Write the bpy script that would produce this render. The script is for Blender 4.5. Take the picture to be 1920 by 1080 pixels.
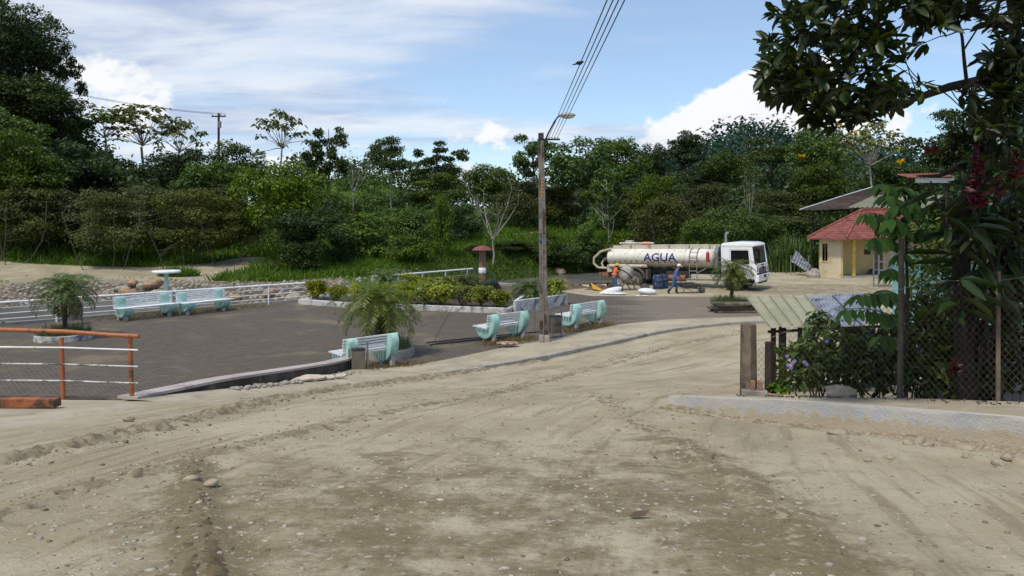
import bpy, bmesh, math, random
import numpy as np
from mathutils import Vector, Matrix

for o in list(bpy.data.objects):
    bpy.data.objects.remove(o)
scene = bpy.context.scene
COL = scene.collection
R = math.radians
F, CX, HY, H = 1500.0, 960.0, 395.0, 4.5      # focal length in photo pixels, centre column, horizon row, eye height over the plaza

# ------------------------------------------------------------------ camera
cam = bpy.data.cameras.new('camera')
cam.sensor_width = 36.0
cam.lens = 36.0 * F / 1920.0
cam.shift_y = -(540.0 - HY) / 1920.0
cam.clip_start = 0.1
cam.clip_end = 9000.0
camo = bpy.data.objects.new('camera', cam)
COL.objects.link(camo)
camo.location = (0, 0, H)
camo.rotation_euler = (R(90), 0, 0)
scene.camera = camo

# ------------------------------------------------------------------ sky, sun, exposure
SUN_DIR = Vector((-0.27, -0.40, 0.87)).normalized()
sun_el = math.asin(SUN_DIR.z)
sun_az = math.atan2(SUN_DIR.x, SUN_DIR.y)
world = bpy.data.worlds.new("World")
scene.world = world
world.use_nodes = True
wt = world.node_tree
wt.nodes.clear()


class NT:
    """small helper for wiring shader nodes"""
    def __init__(s, tree): s.t = tree

    def n(s, typ, ins=None, **kw):
        nd = s.t.nodes.new(typ)
        for k, v in kw.items(): setattr(nd, k, v)
        if ins:
            for k, v in ins.items():
                if isinstance(v, bpy.types.NodeSocket): s.t.links.new(v, nd.inputs[k])
                else: nd.inputs[k].default_value = v
        return nd

    def math(s, op, a, b=None, c=None, clamp=False):
        ins = {0: a}
        if b is not None: ins[1] = b
        if c is not None: ins[2] = c
        return s.n('ShaderNodeMath', ins, operation=op, use_clamp=clamp).outputs[0]

    def vmath(s, op, a, b=None, out=0):
        ins = {0: a}
        if b is not None: ins[1] = b
        return s.n('ShaderNodeVectorMath', ins, operation=op).outputs[out]

    def noise(s, vec, scale, detail=3, rough=.55, dist=0.0):
        return s.n('ShaderNodeTexNoise', {'Vector': vec, 'Scale': scale, 'Detail': detail, 'Roughness': rough, 'Distortion': dist}).outputs[0]

    def smooth(s, v, a, b, lo=0.0, hi=1.0):
        return s.n('ShaderNodeMapRange', {0: v, 1: a, 2: b, 3: lo, 4: hi}, interpolation_type='SMOOTHSTEP').outputs[0]

    def mix(s, f, a, b, mode='MIX'):
        nd = s.n('ShaderNodeMix', data_type='RGBA', blend_type=mode)
        for i, v in ((0, f), (6, a), (7, b)):
            if isinstance(v, bpy.types.NodeSocket): s.t.links.new(v, nd.inputs[i])
            else: nd.inputs[i].default_value = v if i == 0 else (*v, 1)[:4]
        return nd.outputs[2]


w = NT(wt)
sky = w.n('ShaderNodeTexSky', sky_type='NISHITA', sun_disc=False, sun_elevation=sun_el, sun_rotation=sun_az)
sky.air_density, sky.dust_density, sky.ozone_density, sky.altitude = 1.0, 0.6, 1.4, 900
gd = w.n('ShaderNodeTexCoord').outputs['Generated']
sep = w.n('ShaderNodeSeparateXYZ', {0: gd})
zc = w.math('MAXIMUM', sep.outputs[2], 0.0)
den = w.math('ADD', zc, 0.16)
u = w.math('DIVIDE', sep.outputs[0], den)
v = w.math('DIVIDE', sep.outputs[1], den)
flat = w.n('ShaderNodeCombineXYZ', {0: u, 1: v, 2: 0.0}).outputs[0]
# high streaky cloud sheet, thicker towards the left, thin veils towards the right
mp = w.n('ShaderNodeMapping', {0: flat, 1: (3.3, 1.7, 0), 2: (0, 0, R(-14)), 3: (0.42, 1.0, 1)}).outputs[0]
n1 = w.noise(mp, 1.05, 8, .56, .45)
n2 = w.noise(mp, 2.6, 6, .6, .3)
dens = w.math('ADD', w.math('MULTIPLY', n1, .8), w.math('MULTIPLY', n2, .2))
lean = w.math('MULTIPLY', w.smooth(sep.outputs[0], -0.55, 0.5), -0.17)
dens = w.math('ADD', dens, lean)
sheet = w.smooth(dens, 0.33, 0.56)
# low heaped clouds standing over the hills
n3 = w.noise(w.n('ShaderNodeMapping', {0: gd, 1: (2.37, 0.4, 1.1), 3: (1, 1, 1.3)}).outputs[0], 9.0, 8, .58, .15)
lowband = w.smooth(sep.outputs[2], 0.22, 0.03, 0.0, 0.20)
slant = w.math('SUBTRACT', sep.outputs[0], w.math('ADD', w.math('MULTIPLY', sep.outputs[2], 1.45), 0.035))
side = w.math('MULTIPLY', w.smooth(slant, -0.05, 0.07, 0.0, 0.34), w.smooth(sep.outputs[0], 0.42, 0.33))
side = w.math('MULTIPLY', side, w.smooth(sep.outputs[2], 0.23, 0.15))
heap = w.smooth(w.math('ADD', w.math('ADD', n3, lowband), side), 0.72, 0.80)
shade = w.noise(w.n('ShaderNodeMapping', {0: flat, 1: (3.38, 1.86, 0), 2: (0, 0, R(-14)), 3: (0.42, 1.0, 1)}).outputs[0], 1.5, 6, .58, .4)
c_sheet = w.mix(w.smooth(shade, .36, .60), (4.3, 5.5, 8.0), (9.4, 9.9, 10.6))
c_heap = w.mix(w.smooth(w.math('ADD', n3, w.math('MULTIPLY', sep.outputs[2], 1.2)), .48, .72), (7.0, 7.9, 9.4), (10.6, 10.8, 11.0))
skyc = w.mix(1.0, sky.outputs[0], (1.48, 1.66, 1.80), 'MULTIPLY')
veil = w.mix(0.30, skyc, (6.4, 7.9, 9.6))
col = w.mix(w.math('MULTIPLY', sheet, .93), veil, c_sheet)
col = w.mix(heap, col, c_heap)
bg = w.n('ShaderNodeBackground', {0: col, 1: 0.078})
out = w.n('ShaderNodeOutputWorld', {0: bg.outputs[0]})

sl = bpy.data.lights.new('sun', 'SUN')
sl.energy = 2.6
sl.angle = R(6)
sl.color = (1.0, 0.93, 0.80)
so = bpy.data.objects.new('sun', sl)
COL.objects.link(so)
so.rotation_euler = SUN_DIR.to_track_quat('Z', 'Y').to_euler()
so.location = SUN_DIR * 200

vs = scene.view_settings
vs.view_transform = 'Standard'
vs.look = 'None'
vs.gamma = 1.0
vs.exposure = 0.22
vs.use_curve_mapping = False
scene.render.engine = 'CYCLES'
scene.cycles.max_bounces = 5
scene.cycles.diffuse_bounces = 2
scene.cycles.glossy_bounces = 2
scene.cycles.transmission_bounces = 3
scene.cycles.transparent_max_bounces = 6

# ------------------------------------------------------------------ object helpers
def tag(o, label=None, cat=None, group=None, kind=None):
    if label: o['label'] = label
    if cat: o['category'] = cat
    if group: o['group'] = group
    if kind: o['kind'] = kind
    return o


def link(name, data, parent=None):
    o = bpy.data.objects.new(name, data)
    COL.objects.link(o)
    if parent is not None: o.parent = parent
    return o


def empty(name, loc=(0, 0, 0), rz=0.0):
    o = link(name, None)
    o.empty_display_size = .2
    o.location = loc
    o.rotation_euler = (0, 0, rz)
    return o


def copy_tree(o, parent=None):
    c = o.copy()
    COL.objects.link(c)
    c.parent = parent
    for ch in list(o.children): copy_tree(ch, c)
    return c


class MB:
    """collects shapes into one mesh"""
    def __init__(s): s.v = []; s.f = []; s.m = []; s.k = 0

    def add(s, vs_, fs_, k=None):
        b = len(s.v)
        s.v += [tuple(p) for p in vs_]
        s.f += [tuple(b + i for i in f) for f in fs_]
        s.m += [s.k if k is None else k] * len(fs_)
        return s

    def box(s, c, size, rot=None, taper=1.0, jit=0, rng=None):
        hx, hy, hz = size[0] / 2, size[1] / 2, size[2] / 2
        M = rot if rot is not None else Matrix.Identity(3)
        if isinstance(rot, (int, float)): M = Matrix.Rotation(rot, 3, 'Z')
        vs_ = []
        for z in (-1, 1):
            t = taper if z > 0 else 1
            for x, y in ((-1, -1), (1, -1), (1, 1), (-1, 1)):
                p = Vector((x * hx * t, y * hy * t, z * hz))
                if jit: p += Vector((rng.uniform(-jit, jit), rng.uniform(-jit, jit), rng.uniform(-jit, jit)))
                vs_.append(M @ p + Vector(c))
        return s.add(vs_, [(3, 2, 1, 0), (4, 5, 6, 7), (0, 1, 5, 4), (1, 2, 6, 5), (2, 3, 7, 6), (3, 0, 4, 7)])

    def tube(s, pts, rad, n=8, cap=True, squash=None):
        pts = [Vector(p) for p in pts]
        if not hasattr(rad, '__len__'): rad = [rad] * len(pts)
        vs_, fs_ = [], []
        up = Vector((0, 0, 1))
        prev = None
        for i, p in enumerate(pts):
            d = (pts[min(i + 1, len(pts) - 1)] - pts[max(i - 1, 0)])
            if d.length < 1e-9: d = Vector((0, 0, 1))
            d.normalize()
            if prev is None:
                a = d.cross(up)
                if a.length < .05: a = d.cross(Vector((1, 0, 0)))
            else:
                a = prev - d * prev.dot(d)
                if a.length < 1e-4: a = d.cross(up)
            a.normalize(); prev = a
            b = d.cross(a)
            for j in range(n):
                t = 2 * math.pi * j / n
                vs_.append(p + (a * math.cos(t) + b * math.sin(t)) * rad[i])
        for i in range(len(pts) - 1):
            for j in range(n):
                k = (j + 1) % n
                fs_.append((i * n + j, i * n + k, (i + 1) * n + k, (i + 1) * n + j))
        if cap:
            fs_.append(tuple(range(n - 1, -1, -1)))
            fs_.append(tuple((len(pts) - 1) * n + j for j in range(n)))
        return s.add(vs_, fs_)

    def lathe(s, prof, n=16, c=(0, 0, 0), M=None, cap=True):
        vs_, fs_ = [], []
        for r, z in prof:
            for j in range(n):
                t = 2 * math.pi * j / n
                p = Vector((r * math.cos(t), r * math.sin(t), z))
                if M is not None: p = M @ p
                vs_.append(p + Vector(c))
        for i in range(len(prof) - 1):
            for j in range(n):
                k = (j + 1) % n
                fs_.append((i * n + j, i * n + k, (i + 1) * n + k, (i + 1) * n + j))
        if cap:
            fs_.append(tuple(range(n - 1, -1, -1)))
            fs_.append(tuple((len(prof) - 1) * n + j for j in range(n)))
        return s.add(vs_, fs_)

    def prism(s, poly, o, ex, ey, ez, th):
        """poly (a,b) in plane ex,ey at o, extruded th along ez (centred)"""
        o, ex, ey, ez = Vector(o), Vector(ex), Vector(ey), Vector(ez)
        n = len(poly)
        vs_ = [o + ex * a + ey * b - ez * th / 2 for a, b in poly] + [o + ex * a + ey * b + ez * th / 2 for a, b in poly]
        fs_ = [tuple(range(n - 1, -1, -1)), tuple(range(n, 2 * n))]
        for i in range(n):
            j = (i + 1) % n
            fs_.append((i, j, n + j, n + i))
        return s.add(vs_, fs_)

    def blob(s, c, r, seed=0, n=10, m=7, amp=.18, M=None):
        """uneven rounded stone or sack"""
        rg = np.random.RandomState(seed)
        k = rg.normal(size=(6, 3)) * 1.7
        ph = rg.uniform(0, 6.28, 6)
        vs_, fs_ = [], []
        for i in range(m + 1):
            th = math.pi * i / m
            for j in range(n):
                t = 2 * math.pi * j / n
                d = np.array([math.sin(th) * math.cos(t), math.sin(th) * math.sin(t), math.cos(th)])
                q = 1 + amp * float(np.sin(k @ d + ph).sum()) / 2.2
                p = Vector((d[0] * r[0] * q, d[1] * r[1] * q, d[2] * r[2] * q))
                if M is not None: p = M @ p
                vs_.append(p + Vector(c))
        for i in range(m):
            for j in range(n):
                q = (j + 1) % n
                fs_.append((i * n + j, (i + 1) * n + j, (i + 1) * n + q, i * n + q))
        return s.add(vs_, fs_)

    def mesh(s, name, mats, smooth=False, bevel=0):
        me = bpy.data.meshes.new(name)
        me.from_pydata(s.v, [], s.f)
        if not isinstance(mats, (list, tuple)): mats = [mats]
        for m in mats: me.materials.append(m)
        if len(mats) > 1: me.polygons.foreach_set('material_index', s.m)
        bm = bmesh.new(); bm.from_mesh(me)
        bmesh.ops.remove_doubles(bm, verts=bm.verts, dist=1e-5)
        bmesh.ops.recalc_face_normals(bm, faces=bm.faces)
        if bevel:
            es = [e for e in bm.edges if len(e.link_faces) == 2 and e.calc_face_angle(0) > .6]
            bmesh.ops.bevel(bm, geom=es, offset=bevel, segments=2, affect='EDGES', profile=.6)
        bm.to_mesh(me); bm.free()
        if smooth:
            me.polygons.foreach_set('use_smooth', [True] * len(me.polygons))
            try: me.set_sharp_from_angle(angle=R(42))
            except Exception: pass
        return me

    def build(s, name, mats, parent=None, smooth=False, bevel=0):
        return link(name, s.mesh(name, mats, smooth, bevel), parent)


def mesh_np(name, V, Fc, mat, smooth=False, matidx=None):
    """fast mesh from arrays; Fc is (n,k)"""
    me = bpy.data.meshes.new(name)
    V = np.asarray(V, dtype=np.float32); Fc = np.asarray(Fc, dtype=np.int32)
    me.vertices.add(len(V)); me.vertices.foreach_set('co', V.ravel())
    k = Fc.shape[1]
    me.loops.add(Fc.size); me.loops.foreach_set('vertex_index', Fc.ravel())
    me.polygons.add(len(Fc))
    me.polygons.foreach_set('loop_start', np.arange(0, Fc.size, k, dtype=np.int32))
    if smooth: me.polygons.foreach_set('use_smooth', np.ones(len(Fc), dtype=bool))
    for m in (mat if isinstance(mat, (list, tuple)) else [mat]): me.materials.append(m)
    if matidx is not None: me.polygons.foreach_set('material_index', np.asarray(matidx, dtype=np.int32))
    me.update(calc_edges=True)
    me.validate()
    return me


# ------------------------------------------------------------------ noise in numpy
_rg = np.random.RandomState(7)
_LAT = _rg.rand(256, 256)


def vnoise(x, y):
    xi = np.floor(x).astype(int); yi = np.floor(y).astype(int)
    fx = x - xi; fy = y - yi
    fx = fx * fx * (3 - 2 * fx); fy = fy * fy * (3 - 2 * fy)
    a = _LAT[xi & 255, yi & 255]; b = _LAT[(xi + 1) & 255, yi & 255]
    c = _LAT[xi & 255, (yi + 1) & 255]; d = _LAT[(xi + 1) & 255, (yi + 1) & 255]
    return (a * (1 - fx) + b * fx) * (1 - fy) + (c * (1 - fx) + d * fx) * fy


def fbm(x, y, o=4):
    s = 0; a = .5
    for i in range(o):
        s = s + a * (vnoise(x * 2 ** i + 17.3 * i, y * 2 ** i + 5.1 * i) - .5); a *= .5
    return s


def sstep(x, a, b):
    t = np.clip((x - a) / (np.asarray(b) - a), 0, 1)
    return t * t * (3 - 2 * t)


# ------------------------------------------------------------------ the lie of the land
_yy = np.array([-60, -20, 0, 5, 9.5, 13, 17, 20, 23, 27, 31, 900.])
_zz = np.array([7.0, 4.4, 2.85, 2.36, 1.84, 1.38, .72, .28, .05, 0, 0, 0.])
_fy = np.linspace(-60, 60, 2401)
_fz = np.interp(_fy, _yy, _zz)
_fz = np.convolve(np.pad(_fz, 30, mode='edge'), np.ones(61) / 61, mode='valid')


def zr(y): return np.interp(y, _fy, _fz)


def g(px, py, dz=0.0):
    """photo pixel on the sloping road -> ground point"""
    lo, hi = 1.0, 200.0
    for _ in range(60):
        m = (lo + hi) / 2
        if HY + F * (H - float(zr(m)) - dz) / m > py: lo = m
        else: hi = m
    return Vector(((px - CX) * lo / F, lo, float(zr(lo)) + dz))


def at(px, py, D):
    return Vector(((px - CX) * D / F, D, H - (py - HY) * D / F))


def polydist(X, Y, pts):
    """distance to a polyline, and arc position"""
    best = np.full(X.shape, 1e9); arc = np.zeros(X.shape); acc = 0
    for (x0, y0), (x1, y1) in zip(pts[:-1], pts[1:]):
        dx, dy = x1 - x0, y1 - y0
        L = math.hypot(dx, dy)
        t = np.clip(((X - x0) * dx + (Y - y0) * dy) / (L * L), 0, 1)
        d = np.hypot(X - x0 - t * dx, Y - y0 - t * dy)
        m = d < best
        best = np.where(m, d, best); arc = np.where(m, acc + t * L, arc)
        acc += L
    return best, arc


def inpoly(X, Y, poly):
    ins = np.zeros(X.shape, bool)
    n = len(poly)
    for i in range(n):
        x0, y0 = poly[i]; x1, y1 = poly[(i + 1) % n]
        c = ((y0 > Y) != (y1 > Y))
        with np.errstate(divide='ignore', invalid='ignore'):
            xi = (x1 - x0) * (Y - y0) / (y1 - y0 + 1e-12) + x0
        ins ^= c & (X < xi)
    return ins


RAILP = np.array([-20.0, 31.0]); RD = np.array([.69, .724]); RD /= np.hypot(*RD); RN = np.array([-RD[1], RD[0]])
_sft = np.array([-60, -10, 0, 9, 14, 18, 25, 31, 38, 46, 52, 58])
_snt = np.array([-60, 25.5, 28, 31, 40, 46, 52, 60]); _snv = np.array([.1, .1, -4.5, -5.8, -6, -4, .1, .1])
_sfv = np.array([16, 16, 16, 15.0, 8.5, 4.0, 4.0, 5.5, 7.5, 8, 7, -30.])

PLAZA = [(-34, 13.4), (-6.3, 13.4), (-4.35, 21.85), (-2.9, 22.8), (-.1, 26.5), (1.2, 27.75), (3.0, 30.1), (4.3, 31.6), (6.5, 33.0), (11.5, 34.2),
         (11.2, 41.8), (4.2, 42.2), (.6, 47.6), (-2.4, 49.6), (-7.5, 43.4), (-9.85, 40.0), (-19.9, 31.3), (-34, 19.)]
WALL = [(-6.25, 13.0), (-5.75, 15.6), (-5.2, 18.4), (-4.72, 20.4), (-4.42, 21.85)]
KERB = [(-7.6, 3), (-6.9, 7), (-6.3, 9.9), (-5.9, 11.6), (-4.7, 15.4), (-3.5, 18.4), (-2.2, 20.6), (0, 23), (1.66, 24.9), (3.6, 27.2), (5.5, 29.5), (7.7, 31.1), (9.1, 31.8), (12.5, 32.6)]
RIDGE1 = [tuple(g(*p)[:2]) for p in ((-160, 900), (0, 862), (120, 840), (240, 812), (340, 790), (450, 762), (560, 742), (640, 728), (760, 712), (900, 690), (1000, 676))]
RIDGE2 = [tuple(g(*p)[:2]) for p in ((-60, 985), (90, 930), (220, 897), (330, 868), (450, 835), (600, 800), (760, 765), (900, 742), (1000, 716), (1150, 676), (1290, 640), (1400, 622))]
RUT3 = [tuple(g(*p)[:2]) for p in ((395, 1100), (375, 1020), (365, 950), (360, 890), (365, 872))]
RUT4 = [tuple(g(*p)[:2]) for p in ((1110, 740), (1180, 790), (1290, 840), (1400, 905), (1500, 985), (1560, 1090))]


KFOOT = [(12, 3.2), (9.1, 6.2), (7.3, 8.0), (5.95, 9.4), (4.8, 10.7), (3.8, 11.8), (2.9, 12.7)]


def far_z(X, Y):
    """ground beyond the river: meadow slope, ridges, hills"""
    rise = .085 * np.clip(Y - 57, 0, 45) + .012 * np.clip(Y - 102, 0, 120)
    hill = 27 * sstep(-X * 80 / np.maximum(Y, 62), 34, 66) * sstep(Y, 56, 84) * sstep(Y, 190, 110)
    knoll = 5.2 * np.exp(-(((X + 19) / 10) ** 2 + ((Y - 96) / 12) ** 2))
    right = 3.0 * sstep(X, 8, 34) * sstep(Y, 66, 95) + 12.5 * np.exp(-(((X - 64) / 20) ** 2 + ((Y - 215) / 46) ** 2))
    return rise + hill + knoll + right + .5 * fbm(X * .12, Y * .12, 3) * sstep(Y, 58, 66)


def zg(X, Y, micro=False):
    X = np.asarray(X, float); Y = np.asarray(Y, float)
    z = zr(Y) + 0 * X
    s = (X - RAILP[0]) * RN[0] + (Y - RAILP[1]) * RN[1]
    t = (X - RAILP[0]) * RD[0] + (Y - RAILP[1]) * RD[1]
    sf = np.interp(t, _sft, _sfv)
    zf = far_z(X, Y)
    # yard by the truck leans to the river
    z = z - .024 * np.clip(13 - X, 0, 9) * sstep(Y, 42.5, 46) * sstep(Y, 75, 60)
    bank = sstep(s - sf, -.8, 5.5)
    chan = -1.75 + 1.75 * bank + .25 * fbm(X * .9, Y * .9, 3) * (1 - bank)
    sn = np.interp(t, _snt, _snv)
    inr = sstep(s - sn, .05, .8 + .35 * np.clip(-sn, 0, 4))
    z = np.where(s > sn, (1 - inr) * z + inr * np.minimum(chan + zf * bank, 99), z)
    z = np.where((s <= sn) | (sf < 0), np.maximum(z, zf * sstep(s - sf, -9, 3)), z)
    pl = inpoly(X, Y, PLAZA)
    z = np.where(pl, -.08, z)
    leftcut = (X < np.interp(Y, [p[1] for p in WALL], [p[0] for p in WALL])) & (Y > 13.1) & (Y < 21.85) & (X > -60)
    z = np.where(leftcut, -.08, z)
    if micro:
        near = sstep(Y, 46, 30) * (~pl) * (~leftcut) * (s < 0)
        z = z + near * (.05 * fbm(X * .8, Y * .8, 3) + .022 * fbm(X * 5, Y * 5, 3))
        d, a = polydist(X, Y, KFOOT)
        z = z - near * .15 * sstep(d, 1.5, .15) * sstep(Y, 14.2, 11.6)
        cl = .5 + 1.3 * (fbm(X * 6.5, Y * 6.5, 4) + .25)
        for pts, wd, hh in ((RIDGE1, .22, .07), (RIDGE2, .18, .035), (RUT3, .12, .03), (RUT4, .18, .03)):
            d, a = polydist(X, Y, pts)
            wv = wd * (1 + .6 * (vnoise(a * 1.3, a * 0 + 3.3) - .5))
            z = z + near * hh * np.exp(-(d / wv) ** 2) * np.clip(cl, 0, 2) - near * hh * .55 * np.exp(-((d - 2.1 * wd) / (wd * .9)) ** 2)
    return z


def gg(px, py):
    """photo pixel -> first point of the land on that sight line"""
    D = np.arange(20, 140, .1)
    X = (px - CX) * D / F; Z = H - (py - HY) * D / F
    i = int(np.argmax(Z < zg(X, D)))
    return Vector((X[i], D[i], float(zg(X[i:i + 1], D[i:i + 1])[0])))


def G(x, y): return float(zg(np.array([x]), np.array([y]))[0])
# ------------------------------------------------------------------ materials
def newmat(name):
    m = bpy.data.materials.new(name)
    m.use_nodes = True
    m.node_tree.nodes.clear()
    return m, NT(m.node_tree)


def sc(c, k): return tuple(min(1, x * k) for x in c)


def surf(name, col, rough=.75, var=.25, scale=3.0, bump=0.0, bscale=40.0, stain=None, stain_amt=.0, stain_scale=1.2, metal=0.0, spec=.4, coat=0.0):
    """painted or raw surface: uneven tone, optional blotchy stain, fine relief"""
    m, t = newmat(name)
    off = t.math('MULTIPLY', t.n('ShaderNodeObjectInfo').outputs['Random'], 37.0)
    tc = t.vmath('ADD', t.n('ShaderNodeTexCoord').outputs['Object'], t.n('ShaderNodeCombineXYZ', {0: off, 1: off, 2: 0.0}).outputs[0])
    n = t.noise(tc, scale, 5, .6)
    c = t.mix(t.smooth(n, .3, .7), sc(col, 1 - var), sc(col, 1 + var * .6))
    if stain is not None:
        n2 = t.noise(tc, stain_scale, 6, .65, .4)
        c = t.mix(t.smooth(n2, .62 - stain_amt * .45, .72 - stain_amt * .2), c, stain)
    p = t.n('ShaderNodeBsdfPrincipled', {'Base Color': c, 'Roughness': rough, 'Metallic': metal, 'Specular IOR Level': spec, 'Coat Weight': coat})
    if bump:
        b = t.n('ShaderNodeBump', {'Height': t.noise(tc, bscale, 4, .6), 'Strength': bump, 'Distance': .02})
        t.t.links.new(b.outputs[0], p.inputs['Normal'])
    t.n('ShaderNodeOutputMaterial', {0: p.outputs[0]})
    return m


def leafmat(name, cols, rough=.5, trans=.25, spec=.35):
    """foliage: tone differs from leaf to leaf and from tree to tree"""
    m, t = newmat(name)
    geo = t.n('ShaderNodeNewGeometry')
    rp = geo.outputs['Random Per Island']
    ri = t.n('ShaderNodeObjectInfo').outputs['Random']
    ramp = t.n('ShaderNodeValToRGB', {0: rp})
    e = ramp.color_ramp.elements
    for i in range(len(cols) - 2): e.new(.5)
    for i, c in enumerate(cols):
        e[i].position = i / (len(cols) - 1) * .96
        e[i].color = (*c, 1)
    hs = t.n('ShaderNodeHueSaturation', {'Hue': t.smooth(ri, 0, 1, .485, .515), 'Saturation': t.smooth(ri, 0, 1, 1.1, .85),
                                         'Value': t.smooth(t.math('FRACT', t.math('MULTIPLY', ri, 7.31)), 0, 1, .75, 1.25), 'Color': ramp.outputs[0]}).outputs[0]
    p = t.n('ShaderNodeBsdfPrincipled', {'Base Color': hs, 'Roughness': rough, 'Specular IOR Level': spec})
    tr = t.n('ShaderNodeBsdfTranslucent', {0: t.mix(1.0, hs, (1.15, 1.25, .6), 'MULTIPLY')})
    mx = t.n('ShaderNodeMixShader', {0: trans, 1: p.outputs[0], 2: tr.outputs[0]})
    t.n('ShaderNodeOutputMaterial', {0: mx.outputs[0]})
    return m


# foliage
L_DARK = leafmat('leaf_dark', [(0.0177, 0.0341, 0.0066), (0.0277, 0.0523, 0.0086), (0.0404, 0.0705, 0.0106), (0.0581, 0.0932, 0.0133)], .5)
L_MID = leafmat('leaf_mid', [(0.0312, 0.0603, 0.0075), (0.0474, 0.0903, 0.0106), (0.0686, 0.1181, 0.0137), (0.0936, 0.1506, 0.0187)], .5)
L_BRIGHT = leafmat('leaf_bright', [(0.0462, 0.0909, 0.0072), (0.0667, 0.1307, 0.0096), (0.0976, 0.1691, 0.0131), (0.1411, 0.2158, 0.0179)], .5)
L_SCRUB = leafmat('leaf_scrub', [(0.0454, 0.0605, 0.0122), (0.059, 0.0773, 0.0151), (0.0795, 0.0991, 0.0181), (0.0998, 0.1064, 0.0242)], .7)
L_CECR = leafmat('leaf_cecropia', [(0.0743, 0.1013, 0.0344), (0.104, 0.135, 0.0459), (0.1485, 0.1755, 0.0631), (0.1782, 0.189, 0.0688)], .55)
L_HAZE = leafmat('leaf_haze_blue', [(0.022, 0.0506, 0.045), (0.03, 0.066, 0.054), (0.038, 0.077, 0.06)], .7)  # blue haze of distance put into the leaf colour
L_HEDGE = leafmat('leaf_hedge', [(0.1154, 0.1485, 0.0106), (0.1924, 0.2295, 0.0132), (0.2822, 0.3105, 0.0176), (0.3463, 0.3645, 0.0264)], .5)
L_PALM = leafmat('leaf_palm', [(0.0478, 0.0861, 0.0176), (0.0718, 0.1188, 0.0214), (0.1025, 0.1485, 0.0273), (0.1538, 0.1782, 0.0292)], .45)
L_PALMY = leafmat('leaf_palm_old', [(.12, .11, .02), (.10, .11, .025), (.15, .12, .03)], .55)
L_LIRI = leafmat('leaf_liriope', [(.06, .10, .03), (.10, .15, .045), (.16, .21, .08), (.24, .28, .13)], .5)
L_GRASS = leafmat('leaf_grass', [(0.0633, 0.1399, 0.0074), (0.092, 0.1945, 0.0099), (0.1265, 0.2431, 0.0135), (0.1495, 0.231, 0.0185)], .6, .35)
L_DRY = leafmat('leaf_dry_grass', [(.16, .11, .05), (.22, .15, .07), (.20, .16, .08), (.10, .10, .03)], .8)
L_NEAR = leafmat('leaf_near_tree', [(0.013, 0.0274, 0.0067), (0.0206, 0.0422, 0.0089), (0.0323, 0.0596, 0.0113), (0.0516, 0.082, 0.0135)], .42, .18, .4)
L_GING = leafmat('leaf_ginger', [(0.0152, 0.0299, 0.0098), (0.0253, 0.046, 0.0127), (0.0379, 0.0633, 0.0147)], .4, .18, .4)
L_COMP = leafmat('leaf_compound', [(0.0405, 0.0868, 0.018), (0.0675, 0.14, 0.018), (0.108, 0.21, 0.027), (0.135, 0.266, 0.027)], .6, .35, .15)
L_SHRUB = leafmat('leaf_shrub', [(0.0274, 0.0535, 0.0088), (0.0478, 0.0869, 0.0118), (0.0752, 0.1271, 0.0147), (0.1366, 0.1604, 0.0184)], .42, .25)
L_YEL = leafmat('leaf_yellow', [(.42, .27, .02), (.5, .32, .02), (.45, .22, .02)], .5, .35)
L_RED = leafmat('petal_red', [(.07, .006, .010), (.105, .008, .013), (.045, .004, .007)], .5, .2)
L_PURP = leafmat('petal_purple', [(.22, .16, .62), (.32, .25, .75), (.5, .45, .85)], .5, .2)
L_REED = leafmat('leaf_reed', [(.06, .11, .03), (.09, .15, .04), (.13, .19, .06)], .5, .3)
BARK = surf('bark_dark', (.055, .045, .035), .9, .4, 6, .5, 25)
BARK_P = surf('bark_pale', (.34, .32, .27), .85, .35, 5, .3, 25, (.12, .12, .09), .3, 2)
BARK_N = surf('bark_near', (.03, .025, .02), .9, .4, 9, .6, 30)
PTRUNK = surf('palm_trunk', (.07, .055, .04), .95, .4, 14, .8, 40)

# made things
TURQ = surf('turquoise_paint', (.38, .62, .57), .7, .10, 2.2, .2, 60, (.25, .40, .33), .30, 3.2)
WHITE_SLAT = surf('white_slat_paint', (.78, .79, .79), .5, .08, 4, 0, 40, (.45, .43, .38), .15, 5)
WHITE_RAIL = surf('white_rail_paint', (.80, .81, .82), .45, .08, 4, 0, 40, (.35, .28, .2), .12, 6)
ORANGE = surf('orange_pipe_paint', (.37, .12, .042), .5, .14, 5, 0, 40, (.10, .055, .03), .22, 6)
CONC = surf('concrete_grey', (.34, .32, .28), .9, .2, 1.4, .3, 60, (.18, .165, .14), .2, .9)
POSTC = surf('concrete_post', (.5, .48, .45), .85, .15, 6, .2, 60, (.22, .2, .17), .2, 5)
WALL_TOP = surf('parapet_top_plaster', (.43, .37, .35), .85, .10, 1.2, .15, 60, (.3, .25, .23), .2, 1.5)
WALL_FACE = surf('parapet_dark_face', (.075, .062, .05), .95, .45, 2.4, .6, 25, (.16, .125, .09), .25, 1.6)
WHITEW = surf('whitewash_peeling', (.55, .55, .53), .85, .12, 3, .3, 40, (.17, .16, .15), .38, 2.6)
POLE = surf('pole_concrete_stained', (.22, .195, .165), .95, .3, 3, .5, 30, (.065, .042, .03), .45, 2.0)
POLE_L = surf('pole_concrete_clean', (.38, .35, .30), .9, .25, 4, .4, 40, (.16, .13, .1), .25, 4)
STEEL = surf('steel_grey', (.32, .32, .32), .45, .2, 5, 0, 40, (.14, .1, .07), .2, 5, .6)
DARKST = surf('steel_dark', (.03, .032, .04), .5, .3, 5, 0, 40, None, 0, 1, .5)
WIRE = surf('wire_dark', (.02, .02, .022), .6, .1, 3)
BINM = surf('bin_sheet', (.17, .14, .105), .7, .25, 4, .2, 30, (.08, .06, .045), .3, 4)
REDCAP = surf('red_cap_tile', (.20, .068, .055), .8, .25, 5, .4, 30)
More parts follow.
